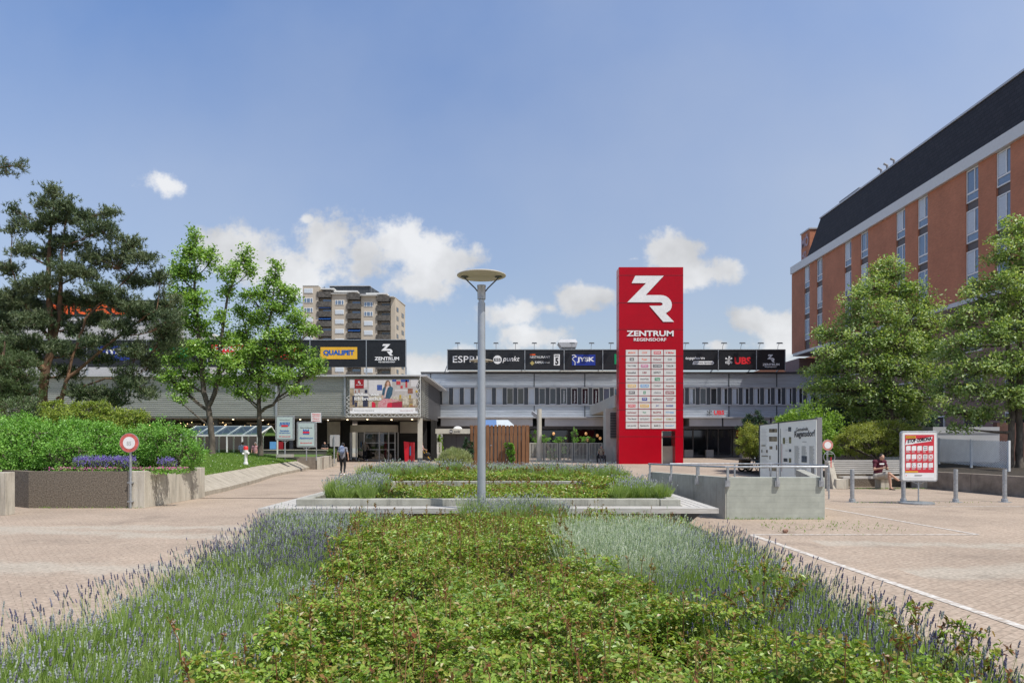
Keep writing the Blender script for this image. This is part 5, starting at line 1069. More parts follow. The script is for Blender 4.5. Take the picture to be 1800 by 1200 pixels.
t = thing('notice_sign', 'small white notice sign with four lines of red lettering on a thin pole', 'sign', (gx(556,41),41,.9)); fr = sign_frame(41)
g = G(); pxr(g,41,547,565,725,742,-.03,0); p = g.build('plate', M['white'], t); g = G(); pxr(g,41,546.5,547.2,724.5,742.5,0,.02); pxr(g,41,564.8,565.5,724.5,742.5,0,.02); g.build('edge', M['galv'], t)
g = G(); [pxl(g,41,s_,549,563,y_,y_+2.4,.008,.02) for s_, y_ in (('Nächsten',726.5),('Samstag',730.3),('Altpapier-',734.2),('sammlung',738))]; g.build('lettering', M['redb'], p)
g = G(); g.tube([(gx(555.7,41),41.05,.6),(gx(555.7,41),41.05,gz(741,41))],.03,8); g.build('pole', M['galv'], t)
t = thing('square_road_sign', 'plain grey back of a square sign on a pole near the walking woman', 'sign', (gx(588,46),46,.5))
g = G(); g.poly(sign_frame(46), roundrect(gx(580,46),gx(597,46),gz(784.5,46),gz(764,46),.06), -.03, 0); g.build('plate', M['aluflat'], t); g = G(); g.tube([(gx(588,46),45.93,.3),(gx(588,46),45.93,gz(765,46))],.045,8); g.build('pole', M['galv'], t)

# glass shelter for trolleys
sd = thing('glass_shelter', 'low glass trolley shelter with a slanted roof and white ribs behind the lawn tree', 'shelter', (-20,48,.9))
dS = 47.; ribs = [322,349,376,403,430,457]
zb0 = .7; ze = gz(765,dS); zr_ = gz(749,dS+1.2)
for px in ribs:
    x = gx(px-19,dS); xr2 = gx(px,dS); g = G(); x = gx(px-4,dS)
    g.box(x-.04,x+.04,dS-.04,dS+.04,zb0,ze); g.bar((x,dS,ze),(x+.45,dS+1.3,zr_),.08,.08); g.bar((x+.45,dS+1.3,zr_),(x+.5,dS+2.4,ze),.06,.06); g.box(x+.46,x+.54,dS+2.4,dS+2.48,zb0,ze); g.build('rib', M['white'], sd)
xs0, xs1 = gx(318,dS), gx(453,dS)
g = G(); g.box(xs0,xs1,dS-.05,dS+.05,ze-.05,ze+.05); g.bar((xs0+.45,dS+1.3,zr_),(xs1+.45,dS+1.3,zr_),.07,.07); g.build('purlin', M['white'], sd)
g = G(); g.add([(xs0,dS,ze+.055),(xs1,dS,ze+.055),(xs1+.45,dS+1.3,zr_+.04),(xs0+.45,dS+1.3,zr_+.04)], np.array([(0,1,2,3)])); g.add([(xs0,dS+.02,zb0),(xs1,dS+.02,zb0),(xs1,dS+.02,ze-.05),(xs0,dS+.02,ze-.05)], np.array([(0,1,2,3)])); g.add([(xs0+.45,dS+1.3,zr_+.04),(xs1+.45,dS+1.3,zr_+.04),(xs1+.5,dS+2.4,ze),(xs0+.5,dS+2.4,ze)], np.array([(0,1,2,3)])); g.build('glass', M['shglass'], sd)

# covered scooter and bicycle near maple
d_ = 40.; t = thing('covered_scooter', 'motor scooter under a brown grey cover beneath the yellow green maple', 'scooter', (gx(1312,d_),d_,0))
g = G(); X_ = [gx(p,d_) for p in (1303,1306,1318,1320)]
g.hexa([(gx(1303,d_),d_,.18),(gx(1320,d_),d_,.12),(gx(1320,d_),d_+.7,.12),(gx(1303,d_),d_+.7,.18),(gx(1306,d_),d_+.1,1.05),(gx(1322,d_),d_+.1,1.08),(gx(1322,d_),d_+.6,1.08),(gx(1306,d_),d_+.6,1.05)]); g.build('cover', mat('cover_fabric', (.20,.16,.14), .8, var=.3, vscale=4, bump=.8, bscale=5), t, bevel=.06)
for px in (1304.5,1317): 
    g = G(); x = gx(px,d_); pts = [(x+.20*math.cos(R(a)), d_+.05, .25+.20*math.sin(R(a))) for a in range(0,361,20)]; g.tube(pts,.05,8,cap=False); g.build('wheel', M['rubber'], t)
t = thing('bicycle', 'bicycle with white and blue frame parked beside the covered scooter', 'bicycle', (gx(1330,d_),d_,0))
xw0, xw1 = gx(1322,d_), gx(1336,d_)
for x in (xw0,xw1): pts = [(x+.33*math.cos(R(a)), d_-.1, .34+.33*math.sin(R(a))) for a in range(0,361,15)]; G().tube(pts,.02,6,cap=False).build('wheel', M['rubber'], t)
g = G(); xm = (xw0+xw1)/2; Pn = {'b':(xm,d_-.1,.3),'s':(xm-.12,d_-.1,.85),'h':(xw1-.1,d_-.1,.9),'r':(xw0,d_-.1,.34),'f':(xw1,d_-.1,.34)}
for a, b in (('b','s'),('b','h'),('s','h'),('r','b'),('r','s'),('h','f')): g.tube([Pn[a],Pn[b]],.03,6)
g.build('frame', M['lwhite'], t); g = G(); g.tube([(xw1-.1,d_-.35,1.05),(xw1-.1,d_-.1,1.0),(xw1-.1,d_+.15,1.05)],.02,6); g.build('handlebar', M['galv'], t); g = G(); g.ell((xm-.13,d_-.1,.92),(.14,.08,.04),10,6); g.build('saddle', M['rubber'], t)
G().box(xm-.1,xm+.25,d_-.2,d_-.13,.5,.75).build('blue_bag', M['lblue'], t)
# ================================================================== VEGETATION
def unit(a): return a/np.maximum(np.linalg.norm(a, axis=1, keepdims=True), 1e-9)
def rnd(n): return unit(RS.normal(size=(n,3)))
def leaves4(g, P, D, Nn, L, Wd, mi=0, fold=.25):          # folded diamond leaf: 4 verts 2 tris
    n = len(P); D = unit(D); S = unit(np.cross(D, Nn)); U = np.cross(S, D)
    L = np.broadcast_to(np.asarray(L,float).reshape(-1,1), (n,1)); Wd = np.broadcast_to(np.asarray(Wd,float).reshape(-1,1), (n,1))
    V = np.stack([P, P+D*L*.5+S*Wd*.5+U*Wd*fold, P+D*L, P+D*L*.5-S*Wd*.5+U*Wd*fold], 1).reshape(-1,3)
    i = np.arange(n)[:,None]*4; F = np.concatenate([i+np.array([[0,1,2]]), i+np.array([[0,2,3]])], 0)
    g.add(V, F, mi)
def leaves6(g, P, D, Nn, L, Wd, mi=0, fold=.22, droop=.18):
    n = len(P); D = unit(D); S = unit(np.cross(D, Nn)); U = np.cross(S, D)
    L = np.broadcast_to(np.asarray(L,float).reshape(-1,1), (n,1)); Wd = np.broadcast_to(np.asarray(Wd,float).reshape(-1,1), (n,1))
    V = np.stack([P, P+D*L*.38+S*Wd*.5+U*Wd*fold, P+D*L*.78+S*Wd*.30+U*(Wd*fold*.5-L*droop*.5), P+D*L-U*L*droop, P+D*L*.78-S*Wd*.30+U*(Wd*fold*.5-L*droop*.5), P+D*L*.38-S*Wd*.5+U*Wd*fold], 1).reshape(-1,3)
    i = np.arange(n)[:,None]*6; F = np.concatenate([i+np.array([[0,1,2]]), i+np.array([[0,2,3]]), i+np.array([[0,3,4]]), i+np.array([[0,4,5]])], 0)
    g.add(V, F, mi)
class VN:                                                  # value noise in the plane
    def __init__(s, seed, cell): s.t = np.random.RandomState(seed).rand(256,256); s.c = cell
    def __call__(s, x, y):
        x = np.asarray(x)/s.c+50; y = np.asarray(y)/s.c+50; i = np.floor(x).astype(int); j = np.floor(y).astype(int); fx = x-i; fy = y-j; fx = fx*fx*(3-2*fx); fy = fy*fy*(3-2*fy)
        t = lambda a, b: s.t[a%256, b%256]
        return (t(i,j)*(1-fx)+t(i+1,j)*fx)*(1-fy)+(t(i,j+1)*(1-fx)+t(i+1,j+1)*fx)*fy
n1, n2, n3 = VN(1,.45), VN(2,.16), VN(3,1.4)

LM_rose = leafmat('rose_leaves', [(0.056,0.123,0.019),(0.157,0.280,0.033),(0.246,0.381,0.052),(0.336,0.470,0.078),(0.179,0.302,0.039),(0.381,0.426,0.091),(0.336,0.213,0.078),(0.101,0.202,0.033),(0.224,0.358,0.052)], .38, .32, .5, .35, 1.1)
LM_rosetip = leafmat('rose_tips', [(.22,.07,.03),(.30,.16,.06),(.20,.24,.05),(.12,.03,.02)], .4, .3)
LM_stem = leafmat('rose_stems', [(.22,.10,.045),(.28,.17,.07),(.16,.14,.05)], .6, 0)
LM_lav = leafmat('lavender_stems', [(.15,.26,.045),(.22,.34,.07),(.30,.42,.11),(.37,.46,.18),(.24,.35,.10)], .55, .35, .5, .3, 1.5)
LM_lavh = leafmat('lavender_heads', [(.16,.15,.22),(.26,.27,.33),(.36,.39,.41),(.44,.48,.46),(.13,.12,.18),(.48,.53,.47),(.30,.38,.22)], .8, .1)
LM_lavd = leafmat('dark_lavender_heads', [(.08,.07,.13),(.13,.12,.21),(.07,.065,.10),(.22,.22,.29),(.27,.31,.26)], .8, .1)
LM_sil = leafmat('silver_lavender', [(.28,.38,.18),(.40,.50,.32),(.55,.62,.48),(.68,.72,.62)], .6, .25)
LM_grass = leafmat('grass_blades', [(0.092,0.196,0.026),(0.161,0.299,0.046),(0.230,0.368,0.065),(0.276,0.345,0.104)], .5, .3)
LM_pine = leafmat('pine_needles', [(0.026,0.054,0.024),(0.060,0.102,0.048),(0.114,0.162,0.078),(0.180,0.228,0.120),(0.264,0.300,0.168)], .5, .15, .4, .6, .8)
LM_pine2 = leafmat('soft_pine_needles', [(.05,.09,.035),(.09,.14,.055),(.13,.19,.08),(.16,.21,.09)], .5, .15)
LM_broad = leafmat('tulip_tree_leaves', [(0.105,0.217,0.034),(0.189,0.350,0.061),(0.308,0.490,0.114),(0.476,0.644,0.247)], .38, .38, .5, .3, 1.)
LM_lind = leafmat('linden_leaves', [(0.081,0.155,0.037),(0.176,0.284,0.076),(0.284,0.405,0.119),(0.432,0.540,0.221),(0.608,0.689,0.391)], .42, .35, .5, .5, .9)
LM_bush = leafmat('shrub_leaves', [(0.075,0.195,0.032),(0.150,0.345,0.053),(0.240,0.480,0.084),(0.345,0.600,0.147)], .45, .35, .5, .3, 2.)
LM_yew = leafmat('yew_needles', [(0.075,0.138,0.023),(0.188,0.275,0.038),(0.325,0.413,0.067),(0.413,0.475,0.095)], .5, .3)
LM_lime = leafmat('lime_shrub_leaves', [(0.149,0.276,0.036),(0.230,0.391,0.054),(0.322,0.483,0.090),(0.115,0.207,0.036)], .45, .35)
LM_maple = leafmat('lace_maple_leaves', [(.15,.20,.025),(.28,.33,.05),(.42,.45,.11),(.21,.26,.04)], .5, .35)
LM_con = leafmat('dark_conifer', [(0.016,0.046,0.023),(0.039,0.085,0.039),(0.065,0.117,0.052)], .5, .1)
LM_pamp = leafmat('feather_grass', [(.25,.33,.12),(.36,.42,.20),(.45,.48,.30)], .6, .3)
LM_fp = leafmat('purple_flowers', [(.13,.08,.42),(.20,.14,.52),(.42,.36,.72)], .6, .2)
LM_fpk = leafmat('pink_flowers', [(.50,.07,.33),(.62,.16,.42),(.40,.04,.22)], .6, .2)
LM_sage = leafmat('sage_leaves', [(.12,.20,.06),(.20,.28,.10)], .5, .3)

def inside(px, py, poly):
    c = np.zeros(len(px), bool); j = len(poly)-1
    for i in range(len(poly)):
        xi, yi = poly[i]; xj, yj = poly[j]
        k = ((yi > py) != (yj > py)) & (px < (xj-xi)*(py-yi)/(yj-yi+1e-12)+xi); c ^= k; j = i
    return c
def sample(poly, dens):                                     # dens(x,y): leaves per m2 (max given first)
    P = np.array(poly); x0, y0 = P.min(0); x1, y1 = P.max(0); mxd = dens[0]; n = int((x1-x0)*(y1-y0)*mxd)
    x = RS.uniform(x0,x1,n); y = RS.uniform(y0,y1,n); k = inside(x,y,poly) & (RS.rand(n) < dens[1](x,y)/mxd)
    return x[k], y[k]
def rose(g, poly, zfun, dens, size, mi=0, depth=.16):
    x, y = sample(poly, dens); h = zfun(x,y); n = len(x)
    z = h-RS.exponential(depth*.45, n); z = np.maximum(z, .03)
    D = rnd(n); D[:,2] = D[:,2]*.55+.12; Nn = rnd(n)*.55+np.array([0,0,1.]); s = size(y)*RS.uniform(.65,1.25,n)
    k = y < 8.
    if k.sum() > 2000:                                          # near part: pinnate sprays of leaflets
        q = np.where(k)[0][::6]; m = len(q); C = np.stack([x,y,z],1)[q]; sd = rnd(m); sd[:,2] = sd[:,2]*.45+.15; sd = unit(sd); nn_ = unit(rnd(m)*.6+np.array([0,0,1.])); sz = s[q]*1.12; side = unit(np.cross(sd,nn_))
        P6, D6, N6, S6 = [], [], [], []
        for tt_, sg_ in ((.2,1),(.2,-1),(.75,1),(.75,-1),(1.25,0)):
            P6.append(C+sd*(tt_*sz*1.1)[:,None]+rnd(m)*.003); D6.append(sd*(.35 if sg_ else 1.)+side*sg_*.9+rnd(m)*.18); N6.append(nn_+rnd(m)*.28); S6.append(sz*RS.uniform(.75,1.1,m))
        leaves6(g, np.concatenate(P6), np.concatenate(D6), np.concatenate(N6), np.concatenate(S6), np.concatenate(S6)*.6, mi)
        k2 = k & (RS.rand(n) < .30); leaves6(g, np.stack([x,y,z-.03],1)[k2], D[k2], Nn[k2], s[k2], s[k2]*.62, mi)
    else: leaves6(g, np.stack([x,y,z],1)[k], D[k], Nn[k], s[k], s[k]*.62, mi)
    k = ~k
    leaves4(g, np.stack([x,y,z],1)[k], D[k], Nn[k], s[k], s[k]*.68, mi)
def sprigs(gs, gl, poly, zfun, n, hmin, hmax, mis=0, mit=0, leaf=.03):
    P = np.array(poly); c = 0
    while c < n:
        x, y = RS.uniform(P[:,0].min(),P[:,0].max()), RS.uniform(P[:,1].min(),P[:,1].max())
        if not inside(np.array([x]),np.array([y]),poly)[0]: continue
        c += 1; z = float(zfun(np.array([x]),np.array([y]))[0]); h = RS.uniform(hmin,hmax); a = RS.uniform(0,6.28); ln = RS.uniform(.05,.5)*h
        p0 = np.array([x,y,z-.25]); p1 = np.array([x+math.cos(a)*ln*.4,y+math.sin(a)*ln*.4,z+h*.4]); p2 = np.array([x+math.cos(a)*ln,y+math.sin(a)*ln,z+h])
        gs.tube([p0,p1,p2],[.0035,.0028,.0012],4,mis,cap=False)
        m = int(5+h*45); t = RS.uniform(.35,1,m)[:,None]; Q = p1*(1-t)+p2*t; D = rnd(m)+np.array([0,0,.35]); s = leaf*RS.uniform(.6,1.2,m)
        leaves4(gl, Q, D, rnd(m)*.6+np.array([0,0,1.]), s, s*.55, mit)

# ---- front bed: rose ground cover
roseP = [(-1.45,2.6),(-1.45,4),(-1.55,5.5),(-2.0,8.3),(-2.4,10.8),(-1.9,12.7),(2.5,12.7),(2.6,9.6),(.62,9.3),(.55,7.8),(1.05,5.5),(1.75,4.0),(2.15,3.3),(2.15,2.6)]
zr1 = lambda x, y: .30+.26*n1(x,y)+.12*n2(x,y)+.14*n3(x,y)-np.clip((y-9.3)*.055,0,.15)-.16*(n3(x+7,y+3)*n1(x+3,y) < .16)
g = G()
rose(g, roseP, zr1, (9500, lambda x, y: np.interp(y,[2.6,4,6,9,12],[9500,8200,5200,3100,2400])), lambda y: np.interp(y,[2.6,6,12],[.029,.034,.044]), 0, .26)
gs = G(); sprigs(gs, gs, roseP, zr1, 700, .03, .15, 0, 1, .028); sprigs(gs, gs, roseP, zr1, 120, .12, .26, 0, 1, .03)
st = g.build('rose_ground_cover', LM_rose); tag(st, kind='stuff')
st = gs.build('rose_shoots', [LM_stem, LM_rosetip]); tag(st, kind='stuff')
# long thin bare canes and broad light weeds lying over the roses
g = G(); P_ = np.array([(x, y) for x, y in ((.35,4.2),(-.5,3.9),(.1,6.5),(.9,4.6),(-1.0,6.4))])
for x, y in P_: z = .62; g.tube([(x,y,z-.1),(x-.06,y+.25,z+.02),(x-.15,y+.6,z+.03)],[.004,.003,.002],5)
tag(g.build('rose_canes', LM_stem), kind='stuff')
g = G()
for x, y, k in ((-.75,5.3,26),(-.25,5.5,22),(-.55,6.6,22),(.75,4.4,18),(1.1,5.1,16),(-1.0,7.5,18),(-.15,8.2,14),(-.3,4.7,14)):
    n = k; Q = np.stack([x+RS.normal(0,.11,n),y+RS.normal(0,.13,n),zr1(x,y)+RS.uniform(0,.07,n)],1); s = RS.uniform(.05,.085,n); D = rnd(n); D[:,2] *= .3; leaves6(g, Q, D, rnd(n)*.3+np.array([0,0,1.]), s, s*.5)
tag(g.build('broad_leaf_weeds', leafmat('pale_weed_leaves', [(.16,.27,.07),(.26,.38,.13)], .4, .3)), kind='stuff')

# ---- lavender
def lavender(name, poly, spacing, nst, hgt, mats, z0=0., headf=.4, headscale=1., lean=.32, wide=None, hd=None, hmax_d=99, plume=False):
    P = np.array(poly); x0,y0 = P.min(0); x1,y1 = P.max(0)
    X, Y = np.meshgrid(np.arange(x0,x1,spacing), np.arange(y0,y1,spacing)); X = (X+RS.uniform(-.4,.4,X.shape)*spacing).ravel(); Y = (Y+RS.uniform(-.4,.4,Y.shape)*spacing).ravel()
    k = inside(X,Y,poly); X, Y = X[k], Y[k]; m = len(X)
    idx = np.repeat(np.arange(m), nst); n = len(idx); H = hgt*(.85+.3*RS.rand(m))[idx]
    a = RS.uniform(0,2*np.pi,n); r = np.sqrt(RS.rand(n)); dx = np.cos(a)*r; dy = np.sin(a)*r
    base = np.stack([X[idx]+dx*spacing*.35, Y[idx]+dy*spacing*.35, np.full(n, z0)],1)
    h = H*np.sqrt(np.maximum(1-.35*r*r,.2))*RS.uniform(.72,1.05,n)
    wind = np.array([.10,.02,0]); D = np.stack([dx*lean,dy*lean,np.ones(n)],1)+RS.normal(0,.09,(n,3))*np.array([1,1,0])+wind; D = unit(D)
    tip = base+D*h[:,None]; tip[:,:2] += np.stack([dx,dy],1)*.10*h[:,None]*1.2; mid = base+D*h[:,None]*.5
    w = (np.maximum(.0032, .00042*base[:,1]*wide) if wide else np.maximum(.0032,.00040*base[:,1]))[:,None]
    S = unit(np.cross(D, rnd(n)))
    V = np.stack([base-S*w, base+S*w, mid+S*w*.9, tip+S*w*.35, tip-S*w*.35, mid-S*w*.9],1).reshape(-1,3); i = np.arange(n)[:,None]*6
    g = G(); g.add(V, np.concatenate([i+np.array([[0,1,2,5]]), i+np.array([[5,2,3,4]])],0), 0)
    # basal leaves
    nb = n; j = RS.randint(0,n,nb); t = RS.uniform(.05,.6,nb)[:,None]; Q = base[j]*(1-t)+tip[j]*t; L = RS.uniform(.05,.10,nb); DD = D[j]+rnd(nb)*.5
    leaves4(g, Q, DD, rnd(nb), L, np.maximum(.006,.0009*Q[:,1])*1.3, 0, .1)
    # heads
    nh = int(n*headf); j = RS.choice(n, nh, replace=False); ext = RS.uniform(.02,.11,nh)[:,None]*(hgt/.5); T0 = tip[j]; T1 = T0+D[j]*ext
    ws = w[j]*.45; S2 = S[j]; V = np.stack([T0-S2*ws,T0+S2*ws,T1+S2*ws,T1-S2*ws],1).reshape(-1,3); g.add(V, np.arange(nh*4).reshape(-1,4), 0)
    HL = RS.uniform(.022,.048,nh)[:,None]*headscale; hr = np.maximum(.0048,.00058*T1[:,1])[:,None]*headscale*RS.uniform(.8,1.2,(nh,1))
    if hd: hr = hr*hd
    A = unit(np.cross(D[j], rnd(nh))); B = np.cross(D[j], A); rings = [(0,.25),(.18,1.),(.42,.55),(.62,1.),(.85,.7),(1.,.1)] if True else 0
    V = np.zeros((nh,len(rings),4,3))
    for q,(f,rr) in enumerate(rings):
        c = T1+D[j]*HL*f
        for s,(ca,cb_) in enumerate(((1,0),(0,1),(-1,0),(0,-1))): V[:,q,s] = c+(A*ca+B*cb_)*hr*rr
    base_i = (np.arange(nh)*len(rings)*4)[:,None]; F = []
    for q in range(len(rings)-1):
        for s in range(4): F.append(base_i+np.array([[q*4+s,q*4+(s+1)%4,(q+1)*4+(s+1)%4,(q+1)*4+s]]))
    g.add(V.reshape(-1,3), np.concatenate(F,0), 1)
    return tag(g.build(name, mats), kind='stuff')
lavender('lavender_border', [(-3.05,2.6),(-1.35,2.6),(-1.4,4),(-1.5,5.5),(-1.7,6.6),(-3.05,6.6)], .24, 560, .44, [LM_lav, LM_lavh], .04, .05, 1.0)
lavender('lavender_border', [(-3.05,6.6),(-1.7,6.6),(-1.95,8.3),(-3.1,9.0)], .27, 480, .50, [LM_lav, LM_lavd], .04, .16, 1.1)
lavender('lavender_border', [(-3.1,9.0),(-1.95,8.3),(-2.3,10.8),(-1.9,12.1),(-4.0,12.1),(-3.7,10.5)], .28, 420, .42, [LM_lav, LM_lavh], .04, .14, 1.0)
lavender('lavender_border', [(1.6,3.2),(2.45,3.2),(2.45,6.0),(1.0,6.0),(1.1,5.3)], .24, 560, .45, [LM_lav, LM_lavd], .04, .055, 1.05)
lavender('lavender_border', [(1.15,6.0),(2.5,6.0),(2.6,9.2),(1.4,8.3)], .27, 480, .50, [LM_lav, LM_lavh], .04, .07, 1.05)
lavender('silver_lavender_mound', [(.75,6.4),(1.35,6.2),(1.9,7.6),(2.2,9.2),(.75,9.3),(.6,7.8)], .26, 420, .56, [LM_sil, LM_sil], .04, .6, 1.0, .45, hd=.8)
lavender('lavender_tufts', [(-.9,11.4),(.9,11.4),(.9,12.5),(-.9,12.5)], .32, 260, .60, [LM_lav, LM_lavh], .04, .5, .9)
def stray(name, line_, n, hgt, z0, mats, lx, hs=1.):
    L_ = np.array(line_); t_ = RS.rand(n)*(len(L_)-1); k = t_.astype(int); f = (t_-k)[:,None]; B = L_[k]*(1-f)+L_[k+1]*f
    B = B+RS.normal(0,.10,(n,2)); H = hgt*RS.uniform(.8,1.25,n); D = unit(np.stack([RS.normal(lx,.16,n),RS.normal(0,.14,n),np.ones(n)],1))
    base = np.concatenate([B, np.full((n,1),z0)],1); tip = base+D*H[:,None]; tip[:,2] -= .02; w = np.maximum(.0016,.00022*B[:,1])[:,None]; S = unit(np.cross(D, rnd(n)))
    g = G(); V = np.stack([base-S*w,base+S*w,tip+S*w*.7,tip-S*w*.7],1).reshape(-1,3); g.add(V, np.arange(n*4).reshape(-1,4), 0)
    HL = RS.uniform(.03,.06,n)[:,None]*hs; hr = np.maximum(.0055,.00062*B[:,1])[:,None]; A = unit(np.cross(D, rnd(n))); Bv = np.cross(D, A); rings = [(0,.3),(.18,1.),(.36,.5),(.55,1.),(.75,.55),(.9,.7),(1.,.1)]
    V = np.zeros((n,len(rings),4,3))
    for q,(ff,rr) in enumerate(rings):
        c = tip+D*HL*ff
        for s_,(ca,cb_) in enumerate(((1,0),(0,1),(-1,0),(0,-1))): V[:,q,s_] = c+(A*ca+Bv*cb_)*hr*rr
    bi = (np.arange(n)*len(rings)*4)[:,None]; F = [bi+np.array([[q*4+s_,q*4+(s_+1)%4,(q+1)*4+(s_+1)%4,(q+1)*4+s_]]) for q in range(len(rings)-1) for s_ in range(4)]
    g.add(V.reshape(-1,3), np.concatenate(F,0), 1); tag(g.build(name, mats), kind='stuff')
stray('lavender_stalks', [(-2.95,2.8),(-2.95,5),(-2.95,7),(-3.1,9),(-3.6,10.5)], 800, .50, .04, [LM_lav, LM_lavd], -.16)
stray('lavender_stalks', [(-2.3,2.8),(-2.3,5),(-2.5,7),(-2.6,9),(-2.9,11)], 350, .56, .04, [LM_lav, LM_lavh], -.05)
stray('lavender_stalks', [(2.35,3.3),(2.4,5),(2.4,7),(2.55,9.1)], 760, .50, .04, [LM_lav, LM_lavd], .14)
stray('lavender_stalks', [(1.9,3.6),(1.8,5),(1.9,7),(2.0,9.0)], 220, .54, .04, [LM_lav, LM_lavh], .05)
# ---- planters
bedc = lambda d0: (lambda y: np.full_like(y, .0)+.05+.0008*(y-13))
PR = [(-2.9,13.65),(2.3,13.65),(2.6,17),(1.9,18.2),(1.6,16.9),(-2.7,16.9),(-3.0,15)]
zp = lambda b, a=.30: (lambda x, y: b+a*.4+a*.6*n1(x,y)+.05*n2(x,y))
g = G(); gs = G()
rose(g, [(-2.6,13.65),(2.2,13.65),(2.0,15.2),(1.5,16.9),(-2.7,16.9)], zp(.47,.22), (1500, lambda x,y: np.full_like(x,1500.)), lambda y: np.full_like(y,.055))
rose(g, [(1.6,14.6),(2.9,15.0),(2.9,20.8),(-3.6,20.8),(-3.2,17.2),(1.6,17.2)], zp(.62,.24), (1100, lambda x,y: np.full_like(x,1100.)), lambda y: np.full_like(y,.065))
rose(g, [(-3.3,23),(2.1,23),(2.1,28),(-3.3,28)], zp(.30,.35), (700, lambda x,y: np.full_like(x,700.)), lambda y: np.full_like(y,.085))
sprigs(gs, gs, PR, zp(.47,.24), 150, .04, .16, 0, 1, .05); sprigs(gs, gs, [(-3.5,17.3),(2.8,17.3),(2.8,20.7),(-3.5,20.7)], zp(.62,.26), 130, .05, .2, 0, 1, .06)
tag(g.build('planter_rose_cover', LM_rose), kind='stuff'); tag(gs.build('planter_rose_shoots', [LM_stem, LM_rosetip]), kind='stuff')
lavender('planter_lavender', [(-3.8,13.65),(-2.7,13.65),(-2.9,16.5),(-3.8,20)], .30, 300, .40, [LM_lav, LM_lavh], .47, .10, 1, .3, .8)
lavender('planter_lavender', [(2.0,13.65),(2.95,13.65),(2.95,16.5),(2.3,16)], .30, 300, .38, [LM_lav, LM_lavh], .47, .10, 1, .3, .8)
lavender('planter_lavender', [(-3.8,17.5),(-2.4,17.5),(-1.5,20.8),(-3.8,20.8)], .36, 260, .45, [LM_lav, LM_lavh], .6, .10, 1, .3, .8)
lavender('planter_lavender', [(.2,18.8),(2.8,17),(2.9,20.8),(.2,20.8)], .40, 240, .40, [LM_lav, LM_lavh], .6, .10, 1, .3, .8)
lavender('rear_lavender', [(-3.3,22.9),(-1.0,22.9),(-1.0,26),(-3.3,26)], .42, 260, .52, [LM_lav, LM_lavh], .30, .10, 1, .35, .8)
lavender('rear_lavender', [(-1.0,23.6),(1.9,23.6),(1.9,28),(-1.0,28)], .45, 260, .50, [LM_lav, LM_lavh], .30, .10, 1, .35, .8)

# ---- two taller rose bushes with long arching shoots at the right edge of the bed
def rosebush(label, x, y, shoots):
    t = thing('rose_bush', label, 'rose bush', (x,y,.05)); gs = G(); gl = G()
    for (dx,dy,h) in shoots:
        p0 = np.array([x,y,.05]); p2 = np.array([x+dx,y+dy,h]); p1 = p0*.45+p2*.55+np.array([-dx*.18,0,h*.12])
        pts = [p0, p0*.5+p1*.5, p1, p1*.45+p2*.55+np.array([0,0,.02]), p2]; gs.tube(pts,[.006,.005,.004,.003,.0015],5)
        for q in range(5):
            f = RS.uniform(.45,.95); b = p1*(1-f)+p2*f; e = b+rnd(1)[0]*np.array([.11,.11,.06])+np.array([0,0,.05]); gs.tube([b,e],[.0025,.001],4,cap=False)
            m = 9; tt = RS.uniform(.3,1,m)[:,None]; Q = b*(1-tt)+e*tt; D = rnd(m)+np.array([0,0,.2]); s = RS.uniform(.022,.042,m); leaves6(gl,Q,D,rnd(m)*.6+np.array([0,0,1.]),s,s*.55,0)
        m = 26; tt = RS.uniform(.1,1,m)[:,None]; Q = p1*(1-tt)+p2*tt; D = rnd(m)+np.array([0,0,.2]); s = RS.uniform(.02,.038,m); leaves6(gl,Q,D,rnd(m)*.6+np.array([0,0,1.]),s,s*.5,1)
    gs.build('stem', LM_stem, t); gl.build('foliage', [LM_rose, LM_rosetip], t)
rosebush('taller rose bush with reddish shoots rising in front of the right lavender', 1.72, 4.85, [(-.1,.1,.78),(.02,.05,.86),(.14,0,.80),(.25,-.05,.74),(-.2,-.1,.66),(.08,-.15,.72),(.3,.1,.66),(-.25,.1,.6)])
rosebush('rose bush with long arching shoots at the lower right corner', 2.15, 3.75, [(-.1,.1,.74),(.0,.05,.80),(.15,0,.72),(.32,0,.66),(.45,-.05,.58),(.5,.1,.50),(-.2,-.1,.66),(.12,-.15,.62),(.3,-.15,.52),(.4,-.2,.42)])

# ---- lawn grass
g = G(); NL = 60000; tt = RS.rand(NL); s_ = RS.rand(NL)**1.5*11; KTa = np.array([interp(KT, a) for a in np.linspace(0,1,200)]); bi = (tt*199).astype(int)
P = np.stack([KTa[bi,0]-s_+.03, KTa[bi,1]+.35*s_*.3, np.array([lawn_z(q) for q in s_])-.01],1); D = rnd(NL)*.5+np.array([0,0,1.]); L = RS.uniform(.05,.11,NL)
leaves4(g, P, D, rnd(NL), L, np.full(NL,.022), 0, .1); tag(g.build('lawn_grass', LM_grass), kind='stuff')
g = G(); NL = 300; s_ = RS.rand(NL)*8; bi = RS.randint(0,200,NL); P = np.stack([KTa[bi,0]-s_, KTa[bi,1]+.1*s_, np.array([lawn_z(q) for q in s_])+.06],1); leaves4(g,P,rnd(NL),rnd(NL)+np.array([0,0,2.]),np.full(NL,.035),np.full(NL,.035)); tag(g.build('lawn_daisies', M['lwhite']), kind='stuff')
